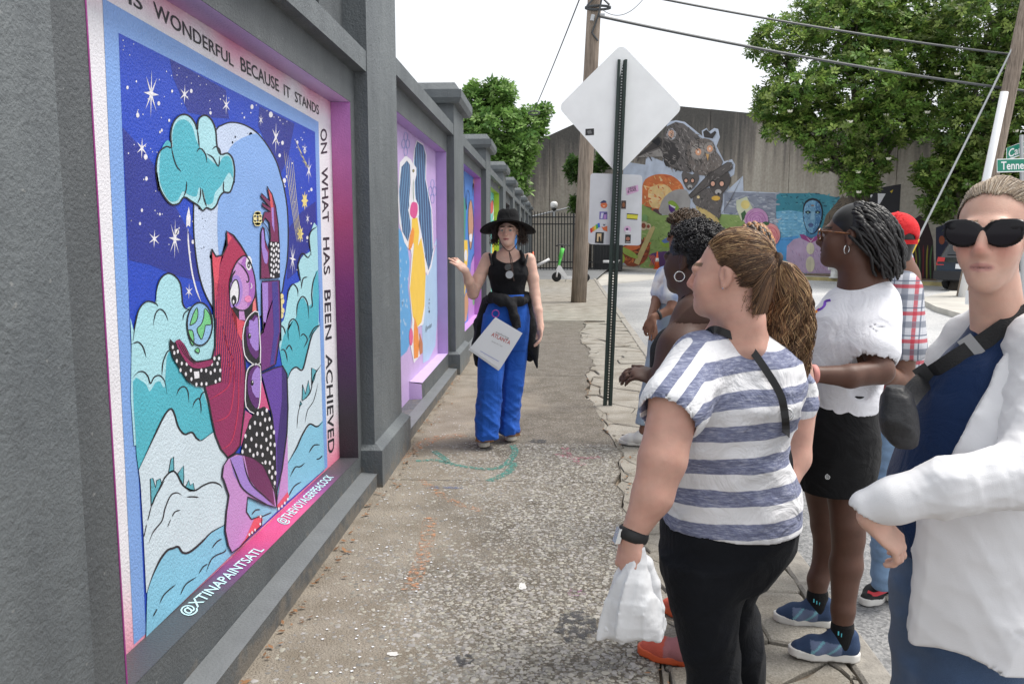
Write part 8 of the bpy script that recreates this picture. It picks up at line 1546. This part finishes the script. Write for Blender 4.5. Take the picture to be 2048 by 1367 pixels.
def locs(hd, parent, n, m_, r, seed, colr, end, jit, name='hair', cond=lambda d: (d[:, 1] < .18) & (d[:, 2] > -.45)):
    rg = np.random.default_rng(seed); d0 = rg.normal(size=(n*8, 3)); d0 /= np.linalg.norm(d0, axis=1)[:, None]; d0 = d0[cond(d0)][:n]; n = len(d0); t = np.linspace(0, 1, m_)[None, :, None]; p0 = np.array([scalp(hd, q, 1.05) for q in d0]); nn_ = d0 @ hd.M; ends = end(d0, rg, n); pm = p0+nn_*.028+(-hd.f)*.025; pq = p0*.35+ends*.65-hd.f*.03*rg.uniform(.3, 1.2, (n, 1))+nn_*.012
    P = (1-t)**3*p0[:, None]+3*t*(1-t)**2*pm[:, None]+3*t*t*(1-t)*pq[:, None]+t**3*ends[:, None]; P += jit*np.sin(t*14+rg.uniform(0, 6.28, (n, 1, 3)))*t; rr = (r*rg.uniform(.75, 1.2, (n, 1)))*(1+.16*np.sin(np.arange(m_)*2.1+rg.uniform(0, 6, (n, 1)))); rr[:, -1] *= .4
    return hair_mesh(name, P, rr, colr(rg, n), parent, M_HAIR, 6)
locs(hd, T_, 190, 30, .0062, 5, lambda g, n: np.array([(.012, .011, .011)])*g.uniform(.6, 1.7, (n, 1)), lambda d, g, n: hd.c+np.stack([d[:, 0]*.06, -.10-.06*g.uniform(size=n)+.03*d[:, 1], -.06-.09*g.uniform(size=n)**.7+.02*d[:, 2]], 1) @ hd.M, .004)
haircap(hd, T_, M_HAIR, (.012, .011, .011), 1.05, (((0, .12, -.03), (.1, .085, .105)), ((.085, .02, -.06), (.03, .06, .055)), ((-.085, .02, -.06), (.03, .06, .055))), .006)
for a_, rr in ((J(1627, 748, 2.85), .0295),): torus('watch', a_, (1, .1, 0), rr, .005, mat('pink_band', (.6, .25, .22), .6), T_, 24, 8, .011)
# ================================================================ the man in the red cap
DM = 3.72
Mn = person('person in a red cap, plaid shirt and light jeans seen from behind', (onY(1790, 900, DM)[0], DM, -.13)); SK_M = (.17, .085, .055)
hd = Head(J(1788, 482, DM), 1788, -.5, .86, 0, 1.0)
S = SDF(); hd.build(S); S.cone(hd.w(0, -.035, -.1), J(1795, 545, DM), .058, .07, .04); S.cone(J(1792, 560, DM), J(1790, 900, DM), .1, .1, .03); S.chain([J(1806, 590, DM-.12), J(1808, 700, DM-.2), J(1806, 765, DM-.22)], [.055, .05, .042], .02); S.chain([J(1806, 765, DM-.22), J(1775, 750, DM-.3), J(1745, 735, DM-.35)], [.044, .038, .028], .015)
w0 = J(1745, 735, DM-.35); hand(S, w0, J(1715, 728, DM-.38)-w0, (0, .4, -1), 1); S.chain([J(1775, 900, DM), J(1768, 1020, DM-.01), J(1767, 1150, DM)], [.05, .035, .032], .02); S.chain([J(1815, 900, DM+.05), J(1816, 1020, DM+.07), J(1817, 1130, DM+.1)], [.05, .035, .032], .02)
body_obj(Mn, S, SK_M, .0075, hd, (.15, .06, .05), (.02, .015, .012), 0, 'skin_brown')
haircap(hd, Mn, M_HAIR, (.012, .011, .011), 1.03, None, .007)
S = SDF(); S.ell(hd.w(0, -.018, .035), np.array([.085, .107, .09])*hd.s, 0, 'u', hd.M); lo_ = hd.w(0, 0, -.012); S.add(lambda X, Y, Z: (X-lo_[0])*hd.up[0]+(Y-lo_[1])*hd.up[1]+(Z-lo_[2])*hd.up[2], hd.c-.2, hd.c+.2, .004, 's'); S.ell(hd.w(0, -.13, .0), (.034*hd.s, .06*hd.s, .03*hd.s), .004, 's', hd.M); S.ell(hd.w(0, -.018, .03), np.array([.078, .1, .088])*hd.s, .002, 's', hd.M)
S.cone(hd.w(-.035, .08, .005), hd.w(-.03, .15, -.005), .008, .006, .01); 
for x in (-.05, -.025, 0, .025, .05): S.cone(hd.w(x, .075, .012-.004*abs(x)*10), hd.w(x*.9, .155-abs(x)*.4, -.004), .011, .005, .012)
S.cone(hd.w(0, -.018, .122), hd.w(0, -.018, .128), .006, .004, .003)
cap = garment(Mn, 'cap', S, cloth('red_twill', (.62, .025, .03), .75), .0055); P_ = np.array([hd.w(.045*math.sin(t), -.018-.104*math.cos(t*.42), -.004) for t in np.linspace(-1.1, 1.1, 9)]); ribbon('strap', P_, .018, .003, cloth('red_twill', (.62, .025, .03)), cap)
S = SDF(); loft_px(S, 1790, [(520, 1776, 1815, DM, .055), (535, 1765, 1826, DM, .08), (560, 1744, 1840, DM, .115), (600, 1732, 1848, DM, .135), (680, 1728, 1851, DM, .142), (760, 1730, 1850, DM, .142), (812, 1732, 1846, DM, .142)]); S.cone(J(1806, 580, DM-.1), J(1807, 692, DM-.19), .078, .094, .04); S.cone(J(1807, 680, DM-.185), J(1807, 760, DM-.2), .068, .078, .004, 's'); S.cone(J(1792, 516, DM), J(1792, 530, DM), .064, .058, .006, 's'); S.cone(J(1792, 512, DM), J(1793, 526, DM), .066, .072, .004); S.cone(J(1792, 505, DM), J(1792, 535, DM), .058, .06, .004, 's')
def plaid(t, N, L, p):
    tc = N.new('ShaderNodeTexCoord'); mp = N.new('ShaderNodeMapping'); mp.inputs['Rotation'].default_value = (0, 0, .45); L.new(tc.outputs['Object'], mp.inputs[0]); sp = N.new('ShaderNodeSeparateXYZ'); L.new(mp.outputs[0], sp.inputs[0]); c = None; base = (.5, .51, .55)
    def band(src, per, off, w, colr, prev, fac):
        a = N.new('ShaderNodeMath'); a.operation = 'MULTIPLY_ADD'; L.new(src, a.inputs[0]); a.inputs[1].default_value = 1/per; a.inputs[2].default_value = off; f = N.new('ShaderNodeMath'); f.operation = 'FRACT'; L.new(a.outputs[0], f.inputs[0]); g = N.new('ShaderNodeMath'); g.operation = 'LESS_THAN'; L.new(f.outputs[0], g.inputs[0]); g.inputs[1].default_value = w; k = N.new('ShaderNodeMath'); k.operation = 'MULTIPLY'; L.new(g.outputs[0], k.inputs[0]); k.inputs[1].default_value = fac; return mixc(N, L, k.outputs[0], prev, colr)
    c = base
    for src in (sp.outputs[0], sp.outputs[2]):
        c = band(src, .11, .0, .2, (.08, .10, .14), c, .65); c = band(src, .11, .30, .05, (.06, .08, .13), c, .8); c = band(src, .11, .55, .14, (.40, .02, .04), c, .85); c = band(src, .11, .80, .035, (.08, .1, .15), c, .7); c = band(src, .022, 0, .12, (.3, .32, .38), c, .35)
    L.new(c, p.inputs['Base Color'])
garment(Mn, 'plaid_shirt', S, node_mat('red_white_plaid', plaid, .85), .008, folds(81, .003, 22))
S = SDF(); loft_px(S, 1790, [(795, 1736, 1846, DM, .13), (860, 1738, 1846, DM, .13), (905, 1742, 1840, DM, .11)], .03); loft_px(S, 1768, [(860, 1737, 1800, DM-.03, .1), (1000, 1740, 1797, DM-.02, .085), (1120, 1742, 1792, DM, .078), (1172, 1742, 1790, DM, .08)], .03); loft_px(S, 1815, [(860, 1785, 1846, DM+.05, .1), (1000, 1790, 1842, DM+.07, .085), (1150, 1795, 1840, DM+.1, .08)], .015)
garment(Mn, 'light_jeans', S, mat('light_denim', (.20, .31, .47), .85, bump=(400, .5, 3), var=(10, .25)), .009, folds(82, .012, 30, (.6, .6, 1.5)))
g0 = gnd(1790, 1203, -.13); kb_ = mat('black_knit_shoe', (.015, .015, .016), .7); so = shoe(Mn, (g0[0]+.03, g0[1]+.12), (g0[0]-.17, g0[1]-.06), kb_, ws, .006, -.13, .08, 'sneaker'); q_ = hits([bvh(so)], [(1735, 1184), (1748, 1188), (1762, 1184), (1778, 1176)], .003)
if len(q_) > 2: ribbon('swoosh', q_, .018, .001, mat('red_print', (.8, .05, .07), .5), so)
g0 = gnd(1830, 1190, -.13); shoe(Mn, (g0[0], g0[1]+.1), (g0[0]-.15, g0[1]-.1), kb_, ws, .008, -.13, .08, 'sneaker')
# ================================================================ the woman with cropped hair in a black tank top
DK = 2.95
K_ = person('person in a black tank top and coral running shoes holding hands in front', (onY(1400, 800, DK)[0], DK, 0)); SK_K = (.075, .038, .027)
hd = Head(J(1386, 520, DK), 1386, -.82, .57, 0, 1.0)
S = SDF(); hd.build(S, plump=.003); S.cone(hd.w(0, -.035, -.1), J(1410, 630, DK), .062, .085, .04); S.cone(J(1410, 640, DK), J(1400, 900, DK), .11, .11, .03); S.chain([J(1398, 640, DK-.13), J(1362, 700, DK-.2), J(1335, 768, DK-.24)], [.085, .076, .062], .03); S.chain([J(1335, 768, DK-.24), J(1324, 764, DK-.22), J(1314, 756, DK-.2)], [.056, .042, .03], .02)
w0 = J(1314, 754, DK-.2); hand(S, w0, J(1280, 748, DK-.2)-w0, (.2, .5, -1), -1, (.5, .6, .4), .08, .88); S.cone(J(1410, 640, DK), J(1398, 640, DK-.13), .09, .085, .03); S.chain([J(1410, 880, DK), J(1390, 1100, DK), J(1385, 1270, DK)], [.09, .06, .04], .03); S.chain([J(1440, 880, DK+.15), J(1420, 1100, DK+.2), J(1400, 1210, DK+.25)], [.08, .06, .04], .03)
body_obj(K_, S, SK_K, .007, hd, (.07, .03, .027), (.01, .008, .008), 0, 'skin_deep')
S = SDF(); loft_px(S, 1395, [(632, 1375, 1455, DK+.02, .085), (665, 1316, 1478, DK+.02, .14), (700, 1299, 1490, DK+.02, .165), (760, 1297, 1495, DK+.02, .175), (850, 1305, 1495, DK+.02, .175), (950, 1312, 1498, DK+.02, .175)]); S.cone(J(1372, 600, DK-.06), J(1352, 660, DK-.1), .018, .03, .02); garment(K_, 'black_tank_top', S, cloth('black_jersey', (.010, .010, .012), .8), .009, folds(91, .005, 24))
S = SDF(); loft_px(S, 1400, [(930, 1312, 1500, DK+.02, .17), (1020, 1315, 1498, DK+.02, .17), (1060, 1325, 1490, DK+.02, .13)], .03); loft_px(S, 1385, [(1020, 1330, 1450, DK-.02, .11), (1150, 1345, 1440, DK-.02, .09), (1262, 1350, 1420, DK, .07)], .03); loft_px(S, 1430, [(1020, 1380, 1500, DK+.15, .11), (1150, 1365, 1450, DK+.22, .09), (1205, 1368, 1430, DK+.25, .07)], .02); garment(K_, 'leggings', S, cloth('black_leggings', (.012, .012, .014)), .01, folds(92, .004, 24))
os_ = mat('orange_sole', (.62, .10, .03), .5)
def orc(V, p, d, n, heel, L): t = np.clip(((V-heel) @ d)/L, 0, 1)[:, None]; return np.where(t > .6, np.array([[.60, .10, .06]]), np.array([[.42, .16, .17]]))
for (hx, hy), (tx, ty) in (((1420, 1338), (1276, 1304)), ((1420, 1242), (1324, 1220))): shoe(K_, gnd(hx, hy), gnd(tx, ty), mat('coral_mesh_shoe', attr=True, rough=.7, bump=(400, .4, 2)), os_, .006, 0, .085, 'running_shoe', orc)
def curls(hd, parent, n, size, seed, c, k=(1.05, 1.2), cond=None, turns=1.5, rad=.0022, name='hair', lift=.012):
    g = np.random.default_rng(seed); d = g.normal(size=(n*5, 3)); d /= np.linalg.norm(d, axis=1)[:, None]; d = d[cond(d)][:n]; n = len(d); m_ = 12; t = np.linspace(0, 1, m_); p0 = scalp(hd, d, 1.0)+(d @ hd.M)*g.uniform(0, 1, (n, 1))*(k[1]-1)*.09; nn_ = d @ hd.M; a = nrm([.3, .5, .8]); e1 = np.cross(nn_, a); e1 /= np.linalg.norm(e1, axis=1)[:, None]; e2 = np.cross(nn_, e1); ph = g.uniform(0, 6.28, (n, 1)); sz = size*g.uniform(.6, 1.3, (n, 1))
    P = p0[:, None]+nn_[:, None]*(lift*t)[None, :, None]+(sz*np.cos(6.28*turns*t+ph))[..., None]*e1[:, None]+(sz*np.sin(6.28*turns*t+ph))[..., None]*e2[:, None]
    hair_mesh(name, P, np.full((n, m_), rad), np.array([c])*g.uniform(.6, 1.6, (n, 1)), parent, M_HAIR, 4)
cd = lambda d: ~((d[:, 1] > .38) & (d[:, 2] < .5)) & (d[:, 2] > -.5) & ~((np.abs(d[:, 0]) > .6) & (d[:, 2] < -.05) & (d[:, 1] > -.3))
haircap(hd, K_, M_HAIR, (.010, .010, .011), 1.10, (((0, .125, -.03), (.1, .085, .11)), ((.088, .02, -.05), (.03, .07, .075)), ((-.088, .02, -.05), (.03, .07, .075))), .006, folds(93, .006, 120)); curls(hd, K_, 1500, .006, 3, (.014, .013, .015), (1.0, 1.28), cd, 1.3, .0017)
sd_ = 1 if np.linalg.norm(hd.w(.08, 0, 0)-CAM) < np.linalg.norm(hd.w(-.08, 0, 0)-CAM) else -1
torus('hoop_earring', hd.w(sd_*.083, -.004, -.055), hd.r*.8+hd.f*.6, .017, .0022, mat('silver', (.7, .7, .7), .25, metal=1), K_)
# ================================================================ the woman with curly hair in a tie-dye shirt
DC = 6.2
Cc_ = person('person in a pale tie-dye shirt and light jeans with clasped hands', (onY(1360, 700, DC)[0], DC, 0)); SK_C = (.21, .10, .062)
hd = Head(J(1367, 470, DC), 1367, -.98, .12, 0, 1.0)
S = SDF(); hd.build(S); S.cone(hd.w(0, -.035, -.1), J(1368, 530, DC), .055, .07, .04); S.cone(J(1365, 540, DC), J(1360, 700, DC), .09, .1, .03); S.chain([J(1352, 545, DC-.12), J(1350, 590, DC-.2), J(1342, 618, DC-.24)], [.05, .043, .038], .02); S.chain([J(1342, 618, DC-.24), J(1318, 630, DC-.26), J(1307, 634, DC-.27)], [.036, .028, .024], .015); w0 = J(1307, 634, DC-.27); hand(S, w0, J(1293, 655, DC-.28)-w0, (-.3, .3, -1), 1, (.4, .5, .3), .03, .95)
S.chain([J(1324, 556, DC+.1), J(1314, 600, DC+.02), J(1300, 640, DC-.2)], [.045, .04, .026], .02); w0 = J(1302, 642, DC-.22); hand(S, w0, J(1308, 668, DC-.24)-w0, (0, .5, -1), -1, (.4, .5, .3), .03, .95); S.chain([J(1330, 700, DC), J(1302, 790, DC), J(1285, 868, DC-.0)], [.05, .03, .034], .02); S.chain([J(1380, 700, DC), J(1384, 790, DC+.12), J(1386, 850, DC+.19)], [.05, .03, .034], .02)
body_obj(Cc_, S, SK_C, .008, hd, (.15, .06, .05), (.02, .015, .012), 0, 'skin_brown')
S = SDF(); loft_px(S, 1362, [(516, 1350, 1386, DC, .06), (530, 1332, 1402, DC, .1), (555, 1318, 1410, DC, .13), (590, 1313, 1410, DC, .14), (606, 1318, 1408, DC, .135)]); S.cone(J(1350, 545, DC-.12), J(1348, 590, DC-.19), .07, .08, .04); S.cone(J(1326, 548, DC+.1), J(1318, 585, DC+.05), .06, .065, .03)
def dye(t, N, L, p):
    tc = N.new('ShaderNodeTexCoord'); a = noise(N, L, tc.outputs['Object'], 6, 3); c = ramp(N, L, a, [(.35, (.22, .32, .55)), (.5, (.62, .66, .74)), (.62, (.74, .73, .72)), (.75, (.5, .45, .45))]); L.new(c, p.inputs['Base Color'])
garment(Cc_, 'tie_dye_shirt', S, node_mat('tie_dye_cotton', dye, .85), .01, folds(95, .01, 26))
S = SDF(); loft_px(S, 1360, [(600, 1320, 1406, DC, .12), (650, 1312, 1406, DC, .13), (700, 1306, 1404, DC, .12)], .03); loft_px(S, 1315, [(660, 1300, 1352, DC-.03, .1), (740, 1288, 1340, DC-.02, .085), (800, 1278, 1325, DC, .075), (848, 1270, 1308, DC, .07)], .03); loft_px(S, 1380, [(660, 1350, 1405, DC+.05, .1), (760, 1358, 1408, DC+.1, .085), (840, 1365, 1405, DC+.18, .07)], .02); garment(Cc_, 'pale_jeans', S, mat('pale_denim', (.32, .40, .50), .85, bump=(400, .4, 3), var=(8, .2)), .011, folds(96, .006, 26))
cr_ = mat('cream_shoe', (.62, .60, .57), .65)
for (hx, hy), (tx, ty) in (((1300, 892), (1240, 886)), ((1400, 862), (1345, 860))): shoe(Cc_, gnd(hx, hy), gnd(tx, ty), cr_, mat('cream_sole2', (.66, .63, .58), .6), .007, 0, .085, 'sneaker', wid=1.1)
curls(hd, Cc_, 2600, .010, 7, (.075, .045, .024), (1.0, 1.75), lambda d: ~((d[:, 1] > .25) & (d[:, 2] < .45)) & (d[:, 2] > -.6), 1.8, .0026, lift=.02); haircap(hd, Cc_, M_HAIR, (.05, .032, .02), 1.3, (((0, .15, -.05), (.11, .095, .13)),), .009, folds(97, .014, 60))
S = SDF()
for q in (-1, 1): S.ell(hd.w(q*.034, .104, .002), np.array([.031, .006, .024])*hd.s, .004, 'u', hd.M); S.chain([hd.w(q*.062, .1, .01), hd.w(q*.078, 0, .008)], .004, .003)
V, Q = S.mesh(.004); mesh('sunglasses', V, Q, gm, Cc_, smooth=True); wq = J(1318, 630, DC-.26); torus('watch', wq, J(1307, 634, DC-.27)-wq, .03, .006, mat('black_rubber', (.012, .012, .013)), Cc_, 20, 6, .012)
# ================================================================ the person with braids behind the striped shirt
DB = 4.4
B_ = person('person hidden behind the striped T-shirt with only braided hair showing', (onY(1500, 800, DB)[0], DB, 0)); hd = Head(J(1500, 494, DB), 1500, -.5, .86, 0, 1.0)
S = SDF(); hd.build(S); S.cone(hd.w(0, -.035, -.1), J(1502, 570, DB), .055, .07, .04); S.cone(J(1502, 570, DB), J(1500, 800, DB), .1, .1, .03)
for q in (-1, 1): S.chain([J(1500+q*58, 600, DB), J(1500+q*66, 690, DB), J(1500+q*60, 760, DB-.05)], [.05, .042, .03], .02); w0 = J(1500+q*60, 760, DB-.05); hand(S, w0, (0, -.1, -1), (-q, 0, 0), q); S.chain([J(1500+q*28, 800, DB), J(1500+q*26, 1040, DB)], [.04, .03], .02)
body_obj(B_, S, SK_M, .01, hd, (.15, .06, .05), (.02, .015, .012), 0, 'skin_brown')
S = SDF(); loft_px(S, 1500, [(556, 1475, 1525, DB, .07), (585, 1440, 1560, DB, .12), (700, 1440, 1560, DB, .13), (790, 1445, 1555, DB, .13)]); garment(B_, 'dark_shirt', S, cloth('dark_green_cotton', (.03, .05, .04)), .012, folds(98, .006, 24)); S = SDF(); loft_px(S, 1500, [(780, 1447, 1553, DB, .12), (860, 1450, 1550, DB, .12)], .03)
for q in (-1, 1): loft_px(S, 1500, [(830, 1474+q*26-26, 1474+q*26+78-26, DB, .1), (1050, 1480+q*24-12, 1520+q*24-12+24, DB, .075)], .02); g0 = gnd(1500+q*28, 1062); shoe(B_, (g0[0]+.05, g0[1]-.1), (g0[0]-.08, g0[1]+.13), cr_, ws, .009, 0, .085, 'sneaker')
garment(B_, 'trousers', S, cloth('grey_twill', (.1, .1, .11)), .012)
def brend(d, g, n): return hd.c+np.stack([d[:, 0]*.07, -.11-.02*g.uniform(size=n), -.10-.1*g.uniform(size=n)], 1) @ hd.M
locs(hd, B_, 120, 36, .0105, 15, lambda g, n: np.array([(.05, .03, .018), (.42, .20, .075), (.30, .14, .05)])[g.choice(3, n)]*g.uniform(.7, 1.3, (n, 1)), brend, .003, 'braids', lambda d: (d[:, 1] < .55) & (d[:, 2] > .0))
haircap(hd, B_, M_HAIR, (.03, .02, .013), 1.06, None, .008)
